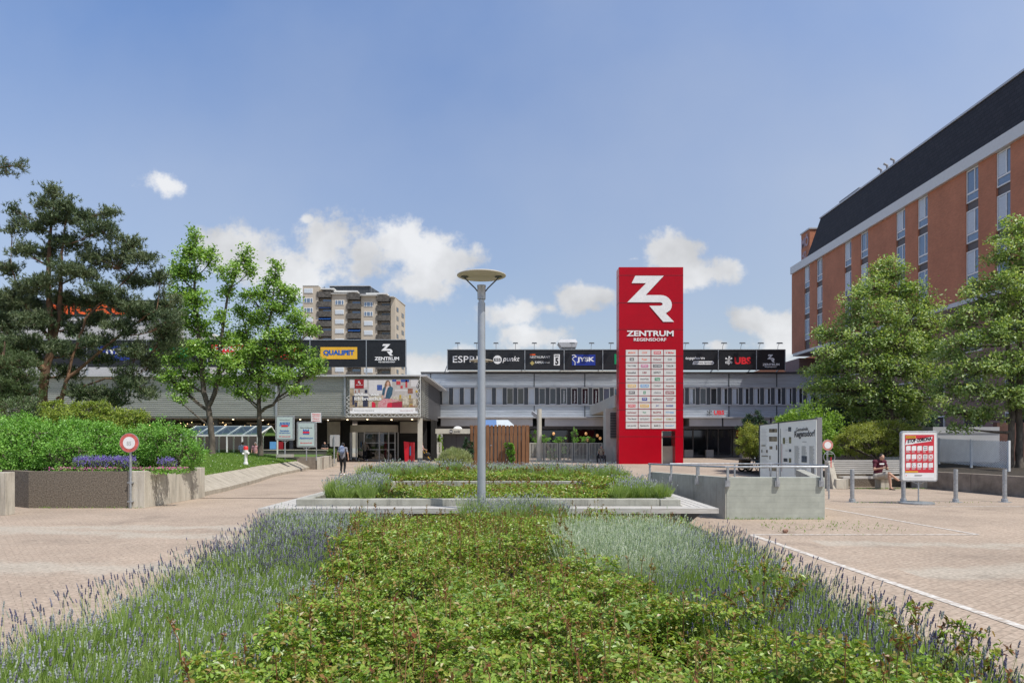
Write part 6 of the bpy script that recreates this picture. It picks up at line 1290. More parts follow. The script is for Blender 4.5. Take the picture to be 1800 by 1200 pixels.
# weeds in paving joints near walls
g = G()
for (xa_,ya_,xb_,yb_,n) in ((4.6,15.15,6.7,15.15,140),(15.2,23.1,21,18.2,260),(-12,17.75,-9.3,17.75,90),(12,25,14.6,25.1,240),(9.3,19.2,13,19.3,60),(4.9,13.9,7.4,13.9,170)):
    t_ = RS.rand(n)**1.2; x = xa_+(xb_-xa_)*t_+RS.normal(0,.03,n); y = ya_+(yb_-ya_)*t_+RS.normal(0,.05 if ya_ != 13.9 else .5,n); leaves4(g, np.stack([x,y,np.full(n,.005)],1), rnd(n)*.8+np.array([0,0,1.]), rnd(n), RS.uniform(.03,.08,n), .015)
tag(g.build('joint_weeds', LM_grass), kind='stuff')

# ---- shrubs: blobs given as photo px (x, y, rx, ry) and distance
def shrub(name, label, cat, blobs, d, lm, nl, L, Wd, depth=1.0, stem=True, up=.3, group=None, core=True, jitter=.14, droop=0.):
    B = [(gx(a,d+dd), d+dd, gz(b,d+dd), ra*d/FPX, rb*d/FPX) for a, b, ra, rb, dd in blobs]
    zmin = min(b[2]-b[4] for b in B); xm = np.mean([b[0] for b in B])
    t = thing(name, label, cat, (xm, d, max(0,zmin-.05)), group)
    A = np.array([b[3]*b[4] for b in B]); A = A/A.sum(); g = G()
    for (x,y,z,rx,rz), f in zip(B, A):
        n = int(nl*f); ry = (rx+rz)/2*depth
        # lumpy shell: sub-clusters
        nc = max(14, int(n/60)); c = rnd(nc); rr = RS.uniform(.62,1.16,nc)[:,None]; C = c*rr; ci = RS.randint(0,nc,n)
        U_ = C[ci]+RS.normal(0,jitter*.85,(n,3)); Q = np.array([x,y,z])+U_*np.array([rx,ry,rz])
        Dv = unit(U_)*.7+rnd(n)*.9+np.array([0,0,up-droop]); s = L*RS.uniform(.6,1.3,n); leaves4(g, Q, Dv, unit(U_)+rnd(n)*.6+np.array([0,0,.6]), s, s*Wd/L)
    g.build('foliage', lm, t)
    if stem:
        gs = G()
        for (x,y,z,rx,rz) in B:
            for q in range(7): e = rnd(1)[0]*np.array([rx,rx,rz])*.8; gs.tube([(x*.3+xm*.7,y,max(0,zmin-.1)),(x+e[0]*.4,y+e[1]*.4,z-rz*.3),(x+e[0],y+e[1],z+e[2])],[.035,.02,.008],5)
        if core:
            for (x,y,z,rx,rz) in B: 
                for q in range(60): e = rnd(1)[0]*np.array([rx,rx*depth,rz])*.72; e2 = e+rnd(1)[0]*.25; gs.tube([(x+e[0],y+e[1],z+e[2]),(x+e2[0],y+e2[1],z+e2[2])],[.012,.006],4,cap=False)
        gs.build('stem', M['twig'], t)
    return t
shrub('leafy_shrub', 'large bright green shrub at the left end of the dark planter', 'shrub', [(20,790,60,45,.0),(80,785,60,42,.3),(45,760,50,30,.8),(-30,780,60,50,.5),(120,800,40,28,-.2)], 19.2, LM_bush, 26000, .06, .04)
shrub('leafy_shrub', 'mid green shrub behind the purple flowers in the dark planter', 'shrub', [(170,780,50,36,.2),(225,790,45,34,.4),(130,765,40,26,.6)], 20.0, LM_bush, 15000, .06, .038)
shrub('leafy_shrub', 'rounded fresh green shrub above the pale planter side wall', 'shrub', [(290,780,48,38,0),(325,800,30,24,-.1),(262,768,30,24,.4),(240,800,40,26,0)], 20.2, LM_bush, 17000, .055, .035)
shrub('yew_shrub', 'spreading yellow green yew behind the planter shrubs', 'shrub', [(130,735,50,24,0),(190,745,50,26,.3),(230,740,30,20,.6),(100,722,30,14,.4),(170,722,30,14,.2)], 23, LM_yew, 19000, .09, .03, up=.1)
shrub('grey_green_shrub', 'dull green shrub below the small pine at the left edge', 'shrub', [(20,735,45,30,0),(50,720,30,22,.4)], 23.5, LM_pine2, 7000, .08, .03)
# flowers in the left planter
def flowers(name, label, px0, px1, d, zb, h, n, mats, kind):
    g = G(); t = thing(name, label, 'flowers', (gx((px0+px1)/2,d),d,zb))
    x = RS.uniform(gx(px0,d),gx(px1,d),n); y = d+RS.uniform(-.16,.25,n); z = zb+h*RS.uniform(.6,1,n)
    if kind == 'spike':
        for k in range(12): f = k/12; leaves4(g, np.stack([x,y,z-.16*f],1)+RS.normal(0,.008,(n,3)), rnd(n), rnd(n), .03*(.5+f*.5), .028, 0)
        m = n*5; j = RS.randint(0,n,m); leaves4(g, np.stack([x[j]+RS.normal(0,.05,m),y[j],zb+RS.uniform(0,.6,m)*h],1), rnd(m)*.6+np.array([0,0,1.]), rnd(m), .09, .03, 1)
    else:
        leaves4(g, np.stack([x,y,z],1), rnd(n)*np.array([1,1,.3]), rnd(n)*.4+np.array([0,-.5,1.]), .04, .04, 0); m = n*3; j = RS.randint(0,n,m)
        leaves4(g, np.stack([x[j]+RS.normal(0,.03,m),y[j],zb+RS.uniform(0,.85,m)*h],1), rnd(m)*.8+np.array([0,0,.6]), rnd(m), .06, .035, 1)
    g.build('blossoms', mats, t); return t
flowers('purple_salvia', 'tall purple blue flower spikes in the middle of the dark planter', 132, 234, 18.35, .86, .46, 420, [LM_fp, LM_sage], 'spike')
flowers('purple_salvia', 'small clump of purple flower spikes over the pale planter wall', 282, 304, 18.6, .86, .42, 90, [LM_fp, LM_sage], 'spike')
flowers('pink_bedding_flowers', 'low pink flowers left of the round traffic sign', 92, 215, 18.15, .84, .17, 420, [LM_fpk, LM_bush], 'low')
flowers('pink_bedding_flowers', 'low pink flowers right of the round traffic sign', 232, 326, 18.2, .84, .17, 330, [LM_fpk, LM_bush], 'low')

shrub('round_shrub', 'round bright lime green shrub behind the information board', 'shrub', [(1422,765,50,46,0),(1445,790,30,28,-.3),(1395,755,30,28,.3)], 31, LM_lime, 17000, .10, .055)
shrub('lace_maple', 'yellow green mounded maple left of the information board', 'maple', [(1325,772,26,24,0),(1345,760,20,14,.5),(1310,785,16,14,-.2),(1350,790,16,16,0)], 37, LM_maple, 12000, .12, .035, droop=.5)
shrub('lace_maple', 'low spreading yellow green maple above the slatted bench', 'maple', [(1520,772,40,24,0),(1570,770,46,26,.4),(1490,778,18,16,-.3),(1545,755,40,12,.3),(1600,780,30,20,.5)], 29, LM_maple, 21000, .10, .028, droop=.6)
shrub('dark_conifer', 'small dark conifer behind the left yellow green maple', 'conifer', [(1326,738,14,14,0),(1322,752,20,16,0),(1335,755,18,14,.3)], 41, LM_con, 7000, .12, .04)
shrub('dark_hedge', 'dark green hedge in the shade under the right trees', 'hedge', [(1500,745,50,40,0),(1575,745,50,36,1),(1620,760,26,40,1),(1440,740,30,40,2),(1470,720,40,30,2)], 35, LM_con, 12000, .16, .08)
shrub('feather_grass_mound', 'pale feathery grass mound in front of the dark kiosk', 'ornamental grass', [(800,806,21,13,0),(782,812,12,8,-.1),(815,810,12,9,0)], 42, LM_pamp, 9000, .22, .025, up=1.2, stem=False)
shrub('climbing_vine', 'small leafy climbing plant on the wooden enclosure', 'climbing plant', [(896,790,6,10,0),(900,803,5,8,0),(892,783,4,4,0)], 44.7, LM_bush, 1600, .12, .1, depth=.3)
shrub('dark_ivy_bush', 'dark ivy bush squeezed against the left side of the wooden enclosure', 'shrub', [(823,790,7,16,0),(821,805,8,9,0)], 44.5, LM_con, 1800, .14, .1)
shrub('weedy_tuft', 'dry weedy tuft on the lawn beside the ledge wall', 'weed', [(584,797,8,6,0)], 47.5, LM_sage, 900, .2, .03, up=1.0, stem=False)
shrub('terrace_plants', 'row of leafy plants showing over the metal slat fence', 'plants', [(940,768,6,10,0),(957,772,9,6,0),(985,774,12,5,0),(1010,765,5,12,0),(1030,774,12,5,0),(970,798,8,8,.4),(990,790,5,6,.3)], 61, LM_bush, 2600, .15, .07)
shrub('potted_plant', 'leafy plant beside the kiosk behind the narrow gate', 'plant', [(773,775,3,10,0),(775,790,3,8,0)], 61.5, LM_lime, 700, .15, .1)
g = thing('hanging_lanterns', 'warm wicker lanterns hanging in the restaurant window', 'lanterns', (6,66,0)); q = G()
for px, py in ((973,762),(1030,762),(1050,765),(1033,773),(1055,770)): q.ell((gx(px,66),66,gz(py,66)),(.13,.13,.15),10,8)
q.build('shades', mat('lantern_glow', (.8,.42,.16), .6, emis=.25), g, smooth=True)

# ---- trees
def qbez(a, b, c, k): return [a*(1-t)**2+b*2*t*(1-t)+c*t*t for t in np.linspace(0,1,k)]
def tree(name, label, cat, base, stems, blobs, d, leaf, bark, mode, per_area, nleaf, clr, L, Wd, twig_r=.012, limbbark=None, branch_z=.5, pos_pow=.45, depthk=.8):
    """stems: list of [(px,py,dy,r)...]; blobs: (px,py,rx,ry,dy)"""
    S_ = [[np.array([gx(a,d+dy),d+dy,gz(b,d+dy)]) for a,b,dy,r in st] for st in stems]; SR = [[r for *_,r in st] for st in stems]
    t = thing(name, label, cat, base); gt = G()
    for pts, rr in zip(S_, SR):
        P = []; Rr = []
        for i in range(len(pts)-1):
            for k in range(4): f = k/4; P.append(pts[i]*(1-f)+pts[i+1]*f+RS.normal(0,.012,3)); Rr.append(rr[i]*(1-f)+rr[i+1]*f)
        P.append(pts[-1]); Rr.append(rr[-1]); gt.tube(P, Rr, 12)
    gt.build('trunk', bark, t, smooth=True)
    allp = np.concatenate([np.array([a*(1-f)+b*f for a, b in zip(st[:-1], st[1:]) for f in np.linspace(0,1,8)]) for st in S_])
    allr = np.concatenate([np.array([ra*(1-f)+rb_*f for ra, rb_ in zip(r_[:-1], r_[1:]) for f in np.linspace(0,1,8)]) for r_ in SR])
    gb = G(); CP = []; CD = []
    for (a,b,ra,rb_,dy) in blobs:
        c = np.array([gx(a,d+dy),d+dy,gz(b,d+dy)]); kf = 1.18 if mode == 'pine' else (1.13 if d > 38 else 1.06); rx = ra*d/FPX*kf; rz = rb_*d/FPX*kf; ry = (rx+rz)/2*1.15
        dist = np.linalg.norm(allp-c,axis=1)+np.maximum(0, allp[:,2]-(c[2]-branch_z*np.linalg.norm(allp[:,:2]-c[:2],axis=1)))*2.2
        k = np.argmin(dist); s0 = allp[k]; r0 = min(allr[k]*.55, .035+.012*np.linalg.norm(c-s0))
        ctrl = (s0+c)/2+np.array([0,0,-.12*np.linalg.norm(c-s0)])+RS.normal(0,.08,3)*np.linalg.norm(c-s0)*.6; pts = qbez(s0,ctrl,c,7); gb.tube(pts, list(np.linspace(r0,.018,7)), 6, 0, cap=False)
        nc = max(5,int(per_area*rx*rz)); u_ = rnd(nc)*(RS.rand(nc)[:,None]**pos_pow); P = c+u_*np.array([rx,ry,rz])
        for p in P:
            q = pts[RS.randint(3,7)]; m_ = (q+p)/2+RS.normal(0,.05,3); gb.tube([q,m_,p],[twig_r,twig_r*.7,twig_r*.35],4,0,cap=False)
            CP.append(p); dd = p-(c-np.array([0,0,rz*.5])); CD.append(dd/max(np.linalg.norm(dd),1e-6))
    gb.build('branches', limbbark or bark, t, smooth=True)
    CP = np.array(CP); CD = np.array(CD); g = G(); m = len(CP)
    if mode == 'pine':
        idx = np.repeat(np.arange(m), nleaf); n = len(idx)             # tufts
        T = CP[idx]+RS.normal(0,1,(n,3))*clr*np.array([1,1,.55]); TD = unit(CD[idx]*.5+rnd(n)*.5+np.array([0,0,.55]))
        k = 11; j = np.repeat(np.arange(n), k); nd = unit(TD[j]*.75+rnd(n*k)*.75); st_ = T[j]+TD[j]*RS.uniform(-.5,.5,n*k)[:,None]*L*1.1
        Sx = unit(np.cross(nd, rnd(n*k)))*Wd; V = np.stack([st_-Sx, st_+Sx, st_+nd*L*RS.uniform(.7,1.2,n*k)[:,None]],1).reshape(-1,3)
        g.add(V, np.arange(len(V)).reshape(-1,3), 0)
    else:
        idx = np.repeat(np.arange(m), nleaf); n = len(idx); Q = CP[idx]+RS.normal(0,1,(n,3))*clr*np.array([1,1,.7])
        Dv = rnd(n)*.8+CD[idx]*.5+np.array([0,0,-.35 if mode == 'droop' else -.1]); s = L*RS.uniform(.65,1.3,n)
        leaves4(g, Q, Dv, rnd(n)*.55+np.array([.1,-.15,1.])+CD[idx]*.3, s, s*Wd/L, 0, .2)
    g.build('crown', leaf, t); return t
pine_blobs = [(97,335,12,14,0),(78,358,20,10,.2),(118,362,18,12,-.2),(100,385,28,14,0),(24,368,12,7,.3),(40,388,14,8,.3),(150,383,24,13,.2),(190,374,14,12,.4),(62,398,20,10,-.2),(175,405,28,14,-.3),(22,405,12,9,.2),(120,425,34,15,.4),(225,428,24,13,0),(80,448,22,12,.6),(252,452,22,14,-.3),(42,440,20,12,-.5),(190,455,38,16,.3),(140,480,32,14,-.4),(280,488,18,12,.2),(235,495,28,13,.5),(14,470,20,14,.3),(65,500,30,15,-.5),(180,515,32,14,-.6),(120,528,32,14,.6),(292,538,24,20,.5),(25,520,32,18,-.4),(60,565,38,16,-.6),(8,570,20,20,-.3),(130,575,28,12,.3),(290,590,24,26,.2),(255,555,22,12,.6),(240,615,28,14,-.3),(95,612,26,10,-.8),(180,630,20,9,.2),(228,668,28,20,-.2),(150,690,36,12,-.2),(195,700,30,13,.1),(255,690,14,10,0),(110,470,22,10,-.8),(50,600,24,12,-.9),(20,610,20,14,-.6),(150,600,18,8,-.9),(215,575,26,14,-.5),(170,560,24,12,.4),(265,640,16,16,.2),(120,655,24,12,.5),(180,600,26,10,.8),(245,540,26,14,-.6),(95,555,24,12,.9),(60,535,20,12,.9),(215,535,24,12,.2),(160,530,20,12,.9),(10,540,20,14,.5),(300,565,18,18,-.4),(130,620,24,9,.6),(55,625,24,12,.7)]
dP = 29.
tree('pine_tree', 'large open crowned pine with reddish bark behind the left planter', 'pine tree', (gx(78,dP),dP,.8),
     [[(76,735,0,.198),(74,700,0,.178),(80,650,.05,.165),(92,600,0,.132),(84,500,.1,.099),(88,420,.1,.059),(97,330,0,.013)],
      [(80,650,.05,.2),(58,628,-.2,.092),(32,600,-.3,.066),(0,575,-.4,.052)],
      [(92,600,0,.112),(105,560,0,.092),(106,500,.1,.079),(110,430,.1,.039),(118,370,0,.013)],
      [(100,745,-.3,.085),(108,700,-.3,.079),(118,665,-.3,.072),(150,640,-.3,.059),(195,600,-.3,.052),(250,560,-.2,.039),(275,545,-.1,.026)],
      [(118,665,-.3,.059),(130,620,-.2,.052),(150,560,-.2,.046),(190,520,-.1,.039),(225,490,0,.026),(250,455,0,.013)],
      [(100,700,-.2,.052),(145,680,-.3,.046),(185,665,-.3,.033),(230,665,-.2,.019)],
      [(92,600,0,.079),(60,560,.1,.066),(35,520,.2,.046),(20,470,.2,.019)]],
     pine_blobs, dP, LM_pine, M['barkp'], 'pine', 95, 13, .15, .14, .015, .010, M['barkp'], .25, .6)
tree('pine_tree', 'smaller dense soft pine cut off by the left edge of the picture', 'pine tree', (gx(5,27),27,.8),
     [[(5,760,0,.15),(4,700,0,.12),(5,640,0,.08),(8,600,0,.02)]], [(20,640,38,22,0),(-20,640,38,28,.3),(30,665,34,18,-.2),(10,690,44,22,0),(-15,610,28,16,.2),(45,690,20,14,-.1)], 27., LM_pine2, M['barkp'], 'pine', 110, 14, .13, .11, .010)
tree('pine_tree', 'dark pine branch reaching into the upper left of the picture', 'pine tree', (gx(-150,22),22,.8),
     [[(-150,900,0,.25),(-148,600,0,.2),(-150,300,0,.14),(-150,150,0,.05)],[(-149,330,0,.08),(-60,305,0,.05),(20,292,0,.02)]], [(14,288,16,6,0),(36,291,9,5,0),(12,304,10,5,0),(-40,290,30,20,0),(-120,250,60,50,0),(-150,170,50,50,0),(-200,300,60,50,.5)], 22., LM_pine, M['barkp'], 'pine', 140, 10, .08, .10, .008)
dT = 39.5
tree('tulip_tree', 'slender fork trunked broadleaf tree on the lawn behind the hydrant, nearer the pine', 'tree', (gx(372,dT),dT,.95),
     [[(373,800,0,.20),(372,770,0,.17),(369,735,0,.16),(366,715,0,.15)],[(366,715,0,.13),(358,690,0,.14),(354,640,0,.12),(348,570,.1,.09),(342,500,.1,.06),(344,410,0,.02)],[(366,715,0,.12),(378,690,0,.13),(385,650,0,.11),(388,600,0,.09),(400,520,0,.06),(420,470,0,.04),(436,438,0,.015)]],
     [(344,415,10,14,0),(335,445,22,16,.2),(355,450,12,12,-.3),(312,478,12,20,.2),(330,480,20,20,0),(372,458,10,20,.4),(320,520,22,20,.3),(345,530,24,18,-.4),(318,560,16,16,-.2),(350,575,22,18,.4),(300,590,18,14,0),(340,610,28,16,-.3),(300,630,28,16,.3),(345,650,26,14,.3),(295,660,24,12,-.3),(322,680,22,12,0),(310,700,12,6,-.3),(436,440,7,9,0),(428,458,12,12,.1),(412,480,14,16,-.2),(396,515,12,16,.2),(440,478,10,12,.2),(388,560,10,16,-.3),(400,600,16,16,.3),(372,620,12,18,0),(400,640,22,14,-.2),(374,668,24,12,.2),(330,560,10,12,.6),(388,480,8,10,.4)],
     dT, LM_broad, M['bark'], 'leaf', 100, 19, .15, .15, .12, .012, None, .9, .5)
dT2 = 41.5
tree('tulip_tree', 'bushier broadleaf tree on the lawn with a low curved branch, beside the blue poster stands', 'tree', (gx(458,dT2),dT2,.9),
     [[(458,800,0,.17),(457,760,0,.14),(455,720,0,.13),(456,680,0,.11),(465,600,0,.10),(478,540,0,.06),(485,465,0,.02)],[(458,724,0,.10),(468,716,-.1,.09),(480,712,-.2,.085),(486,702,-.2,.08),(492,690,-.2,.04)],[(456,680,0,.09),(440,630,0,.08),(432,580,.1,.05)]],
     [(485,468,9,12,0),(478,490,14,12,.2),(496,510,14,14,-.2),(462,515,18,14,.3),(515,520,10,16,.3),(440,520,14,12,-.3),(485,540,26,16,0),(520,560,18,16,-.2),(450,560,26,18,.3),(420,545,12,14,-.2),(425,590,22,16,.3),(490,590,32,18,-.3),(535,580,22,10,.2),(455,620,34,18,0),(520,620,32,18,.2),(415,630,20,14,-.4),(440,655,32,16,.4),(490,660,36,18,-.3),(545,650,26,14,.2),(560,640,14,10,-.2),(410,670,22,10,.3),(455,690,22,10,-.2),(520,685,22,9,-.3),(548,578,8,6,0),(425,690,14,8,0)],
     dT2, LM_broad, M['bark'], 'leaf', 100, 19, .15, .15, .12, .012, None, .9, .5)
dL = 33.
tree('linden_tree', 'round crowned green linden in front of the hotel, behind the information board', 'tree', (gx(1560,dL),dL,.6),
     [[(1562,800,0,.26),(1562,740,0,.23),(1560,680,0,.18),(1558,600,0,.12),(1562,520,0,.06),(1565,462,0,.02)]],
     [(1565,465,14,14,0),(1545,478,22,14,.3),(1580,485,20,16,-.2),(1530,505,30,18,0),(1570,515,36,22,.4),(1605,510,24,16,0),(1500,525,26,16,-.3),(1630,535,26,18,.3),(1550,550,44,24,-.5),(1595,560,40,24,.2),(1495,560,34,20,.2),(1640,570,26,20,-.2),(1470,590,30,16,0),(1525,595,44,24,-.7),(1580,605,44,24,-.6),(1445,585,16,10,.3),(1625,610,40,24,.2),(1465,625,34,18,-.4),(1440,650,28,12,.2),(1510,640,44,24,-.8),(1570,650,44,26,-.8),(1625,655,40,24,-.3),(1450,675,30,14,-.2),(1425,685,18,8,0),(1495,685,44,22,-.4),(1555,695,44,24,-.5),(1612,700,44,24,0),(1470,705,30,16,.3),(1530,725,44,16,.4),(1600,730,40,14,.5)],
     dL, LM_lind, M['bark'], 'leaf', 75, 30, .15, .13, .085, .012, None, -.3, .35)
dL2 = 27.5
tree('linden_tree', 'large linden with twin dark trunks at the right edge of the picture', 'tree', (gx(1785,dL2),dL2,.6),
     [[(1776,826,0,.12),(1777,760,0,.11),(1780,700,.1,.10),(1772,620,.2,.08),(1770,520,.2,.05)],[(1792,828,-.1,.14),(1792,760,0,.12),(1790,700,0,.11),(1795,600,0,.09),(1798,500,0,.06),(1795,400,0,.02)]],
     [(1790,395,18,16,0),(1765,412,22,14,.2),(1810,410,24,24,0),(1780,440,34,18,-.3),(1750,455,24,14,.3),(1800,475,40,22,.3),(1765,495,38,18,-.4),(1725,500,26,13,0),(1700,515,18,9,-.2),(1800,530,40,24,-.3),(1750,540,38,20,.2),(1710,550,30,15,-.4),(1680,570,22,12,.2),(1790,580,44,24,-.6),(1740,590,38,20,-.5),(1690,605,34,18,-.2),(1800,640,44,24,-.4),(1750,640,38,22,-.7),(1700,650,38,20,-.4),(1660,630,24,14,.3),(1665,680,30,18,0),(1715,690,38,20,-.5),(1770,695,40,20,-.4),(1680,725,30,14,-.2),(1730,730,36,14,-.2),(1690,752,20,9,-.3),(1810,710,34,22,0),(1850,560,50,60,0),(1850,660,50,50,0),(1840,470,40,40,.2)],
     dL2, LM_lind, M['bark'], 'leaf', 95, 30, .12, .115, .075, .012, None, -.4, .35)

# ================================================================== PEOPLE
def remesh_obj(g, name, m_, parent, vox):
    o = g.build(name, m_, parent); md = o.modifiers.new('r', 'REMESH'); md.mode = 'VOXEL'; md.voxel_size = vox; md.use_smooth_shade = True
    sm = o.modifiers.new('s', 'SMOOTH'); sm.factor = .5; sm.iterations = 2
    bpy.context.view_layer.update(); me = bpy.data.meshes.new_from_object(o.evaluated_get(bpy.context.evaluated_depsgraph_get()))
    me.polygons.foreach_set('use_smooth', np.ones(len(me.polygons), bool))
    o.modifiers.clear(); o.data = me; return o
STAND = dict(pel=(0,0,.92), che=(0,.01,1.24), neck=(0,0,1.44), head=(0,.025,1.58), sl=(-.17,0,1.39), sr=(.17,0,1.39), el=(-.23,-.02,1.12), er=(.23,-.02,1.12), wl=(-.25,.05,.88), wr=(.25,.05,.88),
             hl=(-.085,0,.90), hr=(.085,0,.90), kl=(-.10,.02,.49), kr=(.10,.02,.49), al=(-.10,-.01,.09), ar=(.10,-.01,.09), fl=(-.11,.15,.035), fr=(.11,.15,.035))
def person(label, loc, yaw, J, top, bottom, hair, hairlen=0, shoes='rubber', shorts=None, sleeves='short', scale=1., skin=None, extra=None, group=None, cap_=None):
    j = dict(STAND); j.update(J); T = thing('person', label, 'person', loc, group)
    Mx = Matrix.Rotation(yaw,3,'Z'); X = {k: Vector(loc)+Mx@(Vector(v)*scale) for k, v in j.items()}
    fwd = Mx@Vector((0,1,0)); rgt = Mx@Vector((1,0,0)); s = scale
    g = G(); C_ = lambda a,b,r0,r1: g.cap(X[a],X[b],r0*s,r1*s,12)
    C_('pel','che',.125,.135); g.cap(X['sl'],X['sr'],.075*s,.075*s,12); g.cap(X['che'],(X['sl']+X['sr'])/2,.13*s,.10*s,12); C_('neck','head',.052,.05); g.cap((X['sl']+X['sr'])/2,X['neck'],.06*s,.055*s,10)
    for q in 'lr':
        C_('s'+q,'e'+q,.052,.040); C_('e'+q,'w'+q,.040,.026); C_('h'+q,'k'+q,.085,.056); C_('k'+q,'a'+q,.056,.036); C_('a'+q,'f'+q,.04,.03)
        d = (X['w'+q]-X['e'+q]).normalized(); side = rgt*(1 if q == 'l' else -1); side = (side-d*side.dot(d)).normalized(); up = d.cross(side)
        pc = X['w'+q]+d*.055*s; g.cap(X['w'+q],pc,.026*s,.036*s,8)
        for i, (o_, ln) in enumerate(((-.028,.060),(-.010,.072),(.010,.068),(.028,.052))):
            b = pc+up*o_*s+d*.02*s; m_ = b+d*ln*.5*s; e = m_+(d*.7+side*.6).normalized()*ln*.5*s; g.cap(b,m_,.010*s,.0095*s,6); g.cap(m_,e,.0095*s,.008*s,6)
        b = X['w'+q]+d*.02*s+up*-.03*s; g.cap(b,b+(d*.7-up*.7).normalized()*.055*s,.0125*s,.010*s,6)
    hc = X['head']; g.ell(hc,(.076*s,.092*s,.112*s),14,10); g.ell(hc+fwd*.012*s-Vector((0,0,.05*s)),(.058*s,.070*s,.065*s),12,8); g.ell(hc+fwd*.095*s-Vector((0,0,.02*s)),(.012*s,.02*s,.022*s),8,6)
    for sg in (-1,1): g.ell(hc+rgt*.078*sg*s,(.012*s,.02*s,.03*s),8,6); g.ell(hc+fwd*.082*s+rgt*.03*sg*s+Vector((0,0,.012*s)),(.014*s,.01*s,.008*s),6,5)
    g.ell(hc+fwd*.088*s-Vector((0,0,.055*s)),(.026*s,.012*s,.009*s),8,5)
    remesh_obj(g, 'body', skin or M['skin'], T, .0105)
    g = G(); g.cap(X['pel']+Vector((0,0,.02)),X['che'],.142*s,.152*s,14); g.cap(X['che'],(X['sl']+X['sr'])/2,.148*s,.115*s,14); g.cap(X['sl'],X['sr'],.088*s,.088*s,12)
    for q in 'lr':
        e = X['s'+q].lerp(X['e'+q], .62 if sleeves == 'short' else 1.0); g.cap(X['s'+q],e,.066*s,.060*s,10)
        if sleeves == 'long': g.cap(e,X['w'+q],.052*s,.038*s,10)
    remesh_obj(g, 'shirt', top, T, .014)
    g = G(); g.cap(X['hl'],X['hr'],.118*s,.118*s,12); g.cap(X['pel'],X['pel']+Vector((0,0,.04)),.13*s,.13*s,12)
    for q in 'lr':
        if shorts: e = X['h'+q].lerp(X['k'+q], shorts); g.cap(X['h'+q],e,.102*s,.083*s,12)
        else: g.cap(X['h'+q],X['k'+q],.098*s,.068*s,12); g.cap(X['k'+q],X['k'+q].lerp(X['a'+q],.9),.066*s,.048*s,12)
    remesh_obj(g, 'trousers', bottom, T, .014)
    g = G()
    for q in 'lr': g.cap(X['a'+q]-Vector((0,0,.03*s)),X['f'+q],.047*s,.038*s,10); g.cap(X['a'+q]-fwd*.03*s-Vector((0,0,.045*s)),X['f'+q]-Vector((0,0,.0)),.036*s,.034*s,8)
    remesh_obj(g, 'shoes', M[shoes] if isinstance(shoes,str) else shoes, T, .012)
    g = G(); g.ell(hc-fwd*.016*s+Vector((0,0,.026*s)),(.085*s,.094*s,.100*s),16,10); 
    if hairlen: g.cap(hc-fwd*.05*s,hc-fwd*.06*s-Vector((0,0,hairlen*s)),.07*s,.04*s,12)
    o = remesh_obj(g, 'hair', hair, T, .010)
    if cap_: 
        g = G(); g.ell(hc+Vector((0,0,.05*s)),(.096*s,.10*s,.07*s),16,8); g.cap(hc+fwd*.06*s+Vector((0,0,.045*s)),hc+fwd*.14*s+Vector((0,0,.035*s)),.05*s,.03*s,10); g.build('cap', cap_, T, smooth=True)
    # face: keep hair off the face by pushing front hair vertices back
    inv = Mx.inverted(); oc = worldloc(T)
    for v in o.data.vertices:
        w_ = inv@(v.co+oc-hc); 
        if w_.y > .035*s and w_.z < .055*s: v.co = v.co-fwd*(w_.y-.035*s)*1.0
    if extra: extra(T, X, fwd, rgt, s)
    return T
hairdk = mat('dark_hair', (.02,.015,.012), .7); hairbr = mat('brown_hair', (.12,.065,.03), .7); hairgr = mat('grey_hair', (.35,.33,.31), .7)
def cloth(n_, c): return mat(n_, c, .85, var=.12, vscale=12)
def backpack(T, X, fwd, rgt, s):
    c = (X['che']+X['sl']+X['sr'])/3-fwd*.23*s-Vector((0,0,.02)); g = G(); g.ell(c,(.16*s,.10*s,.24*s),14,10); g.ell(c-fwd*.07*s-Vector((0,0,.07)),(.12*s,.06*s,.10*s),12,8); g.build('backpack', mat('blue_grey_backpack', (.06,.10,.22), .7, var=.5, vscale=7, col2=(.28,.33,.42)), T, smooth=True)
dW = 35.4
person('woman walking away with a blue backpack, black cap and black leggings', (gx(602.5,dW),dW,0), 0,
       dict(kl=(-.09,.08,.50), al=(-.10,.0,.10), fl=(-.11,.15,.04), kr=(.10,.03,.49), ar=(.11,-.16,.11), fr=(.12,-.04,.035), el=(-.26,-.05,1.13), wl=(-.24,.03,.90), er=(.27,-.06,1.13), wr=(.29,-.02,.89)),
       cloth('patterned_top', (.20,.20,.22)), cloth('black_leggings', (.012,.012,.014)), hairdk, 0, M['white'], None, 'short', .96, None, backpack, None, M['blackm'])
person('person in a grey top and dark trousers going in through the revolving door', (gx(642,63),63,0), 0, dict(el=(-.30,.02,1.12), wl=(-.22,.16,1.0), er=(.30,.02,1.12), wr=(.22,.16,1.0)), cloth('grey_brown_top', (.22,.20,.17)), cloth('dark_trousers', (.015,.015,.02)), hairgr, 0, 'rubber', None, 'long', 1.02)
person('man in black with folded arms standing behind the ledge wall', (gx(571,56.8),56.8,0), R(180), dict(el=(-.25,.05,1.14), wl=(.05,.22,1.16), er=(.25,.05,1.14), wr=(-.05,.24,1.12)), cloth('black_tshirt', (.01,.01,.012)), cloth('black_trousers', (.012,.012,.014)), hairdk, 0)
SIT = dict(pel=(0,0,.50), che=(0,-.02,.86), neck=(0,.0,1.06), head=(0,.03,1.20), sl=(-.17,0,1.01), sr=(.17,0,1.01), el=(-.24,.02,.76), er=(.24,.02,.76), wl=(-.16,.24,.68), wr=(.16,.24,.68), hl=(-.09,.04,.48), hr=(.09,.04,.48), kl=(-.12,.44,.49), kr=(.12,.44,.49), al=(-.12,.44,.09), ar=(.12,.44,.09), fl=(-.13,.60,.035), fr=(.13,.60,.035))
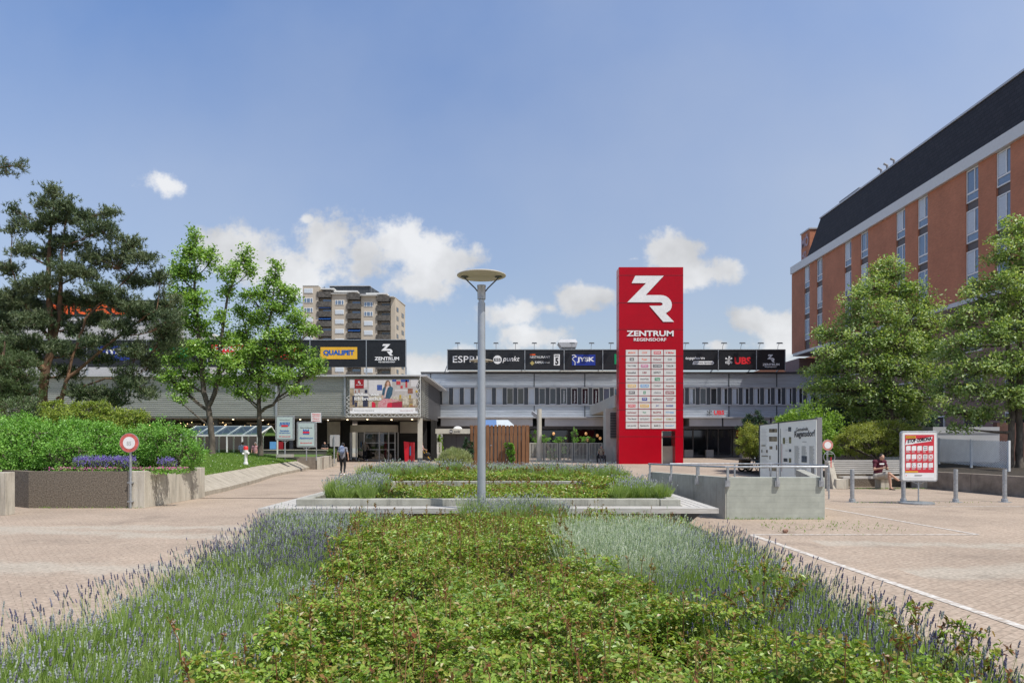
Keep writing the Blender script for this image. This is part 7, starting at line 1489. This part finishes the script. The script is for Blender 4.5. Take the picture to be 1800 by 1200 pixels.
person('seated person in a pale blue shirt with back turned, behind the lawn hydrant', (gx(426.5,45),45,.36), R(0), SIT, cloth('pale_blue_shirt', (.50,.56,.66)), cloth('blue_jeans', (.05,.07,.14)), hairbr, 0)
person('seated person in a pink top at the foot of the right lawn tree', (gx(449,45.5),45.5,.34), R(180), SIT, cloth('pink_top', (.60,.32,.33)), cloth('grey_skirt', (.2,.18,.17)), hairgr, 0)
def wheelchair(T, X, fwd, rgt, s):
    pass
dC = 57.
person('person in a beige top sitting in the wheelchair by the canopy pillar', (gx(1057,dC),dC,.06), R(180), SIT, cloth('beige_top', (.34,.30,.22)), cloth('grey_trousers', (.12,.11,.11)), hairgr, 0)
t = thing('wheelchair', 'black wheelchair by the canopy pillar at the end of the slat fence', 'wheelchair', (gx(1057,dC),dC,0)); xw = gx(1057,dC)
for sg in (-1,1):
    g = G(); pts = [(xw+sg*.31, dC+.05+.3*math.cos(R(a)), .32+.3*math.sin(R(a))) for a in range(0,361,20)]; g.tube(pts,.025,6,cap=False); g.tube([(xw+sg*.31,dC+.05,.02),(xw+sg*.31,dC+.05,.62)],.008,4); g.tube([(xw+sg*.31,dC-.25,.32),(xw+sg*.31,dC+.35,.32)],.008,4); g.build('wheel', M['rubber'], t)
g = G(); g.box(xw-.25,xw+.25,dC-.25,dC+.2,.36,.40); g.box(xw-.25,xw+.25,dC+.2,dC+.24,.4,.95); g.build('seat', M['blackm'], t)
g = G(); [g.tube([(xw+sg*.27,dC+.22,.95),(xw+sg*.27,dC+.22,.3),(xw+sg*.24,dC-.3,.3),(xw+sg*.2,dC-.55,.1)],.015,6) for sg in (-1,1)]; g.build('frame', M['galv'], t)
person('person in a pale pink top behind the entrance column, pushing a pram', (gx(741,60.2),60.2,0), R(-70), dict(el=(-.24,.08,1.14), wl=(-.18,.34,1.02), er=(.24,.08,1.14), wr=(.18,.34,1.02)), cloth('pale_pink_top', (.68,.45,.47)), cloth('charcoal_trousers', (.05,.05,.055)), hairbr, .1)
t = thing('pram', 'black and yellow pram beside the entrance column', 'pram', (gx(750,60.2),60.2,0)); xp = gx(749,60.2)
g = G(); g.tube([(xp-.35,60.2,1.0),(xp+.1,60.2,.45),(xp+.35,60.2,.2)],.03,6); g.tube([(xp+.0,60.1,.9),(xp+.25,60.1,.3)],.025,6); g.build('frame', M['yellow'], t)
g = G(); g.ell((xp+.1,60.2,.62),(.28,.2,.2),12,8); g.build('seat', M['blackm'], t, smooth=True)
for dx in (-.15,.35): g = G(); pts = [(xp+dx+.13*math.cos(R(a)),60.1,.14+.13*math.sin(R(a))) for a in range(0,361,30)]; g.tube(pts,.03,6,cap=False); g.build('wheel', M['rubber'], t)
# man on the bench, facing right-front, legs crossed
def phone(T, X, fwd, rgt, s):
    c = (X['wl']+X['wr'])/2+fwd*.06; g = G(); g.bar(c-Vector((0,0,.05)), c+Vector((0,0,.06))+fwd*.02, .07, .012); g.build('phone', M['black'], T)
    g = G(); fr = (X['che']+Vector((0,0,.07))+fwd*.158, -rgt, Vector((0,0,1)), fwd); g.rect(fr, -.09,.09,-.02,.03, .0); 
    g.build('shirt_print', M['lwhite'], T)
person('seated man in a maroon t-shirt and beige shorts with crossed legs on the bench', (gx(1545,25.05),25.1,-.04), R(188),
       dict(pel=(.03,0,.52), che=(.0,.04,.86), neck=(-.01,.11,1.05), head=(-.02,.17,1.17), sl=(.17,.06,1.00), sr=(-.17,.08,1.00), el=(.25,.14,.74), er=(-.24,.16,.75), wl=(.04,.36,.80), wr=(-.08,.36,.78), hl=(.10,.04,.50), hr=(-.09,.04,.50), kl=(-.10,.46,.60), kr=(-.10,.46,.50), al=(-.36,.60,.36), ar=(-.12,.50,.10), fl=(-.48,.72,.40), fr=(-.14,.66,.045)) | {},
       cloth('maroon_tshirt', (.085,.008,.022)), cloth('beige_shorts', (.42,.39,.34)), hairdk, 0, 'rubber', .80, 'short', 1.0, None, phone)
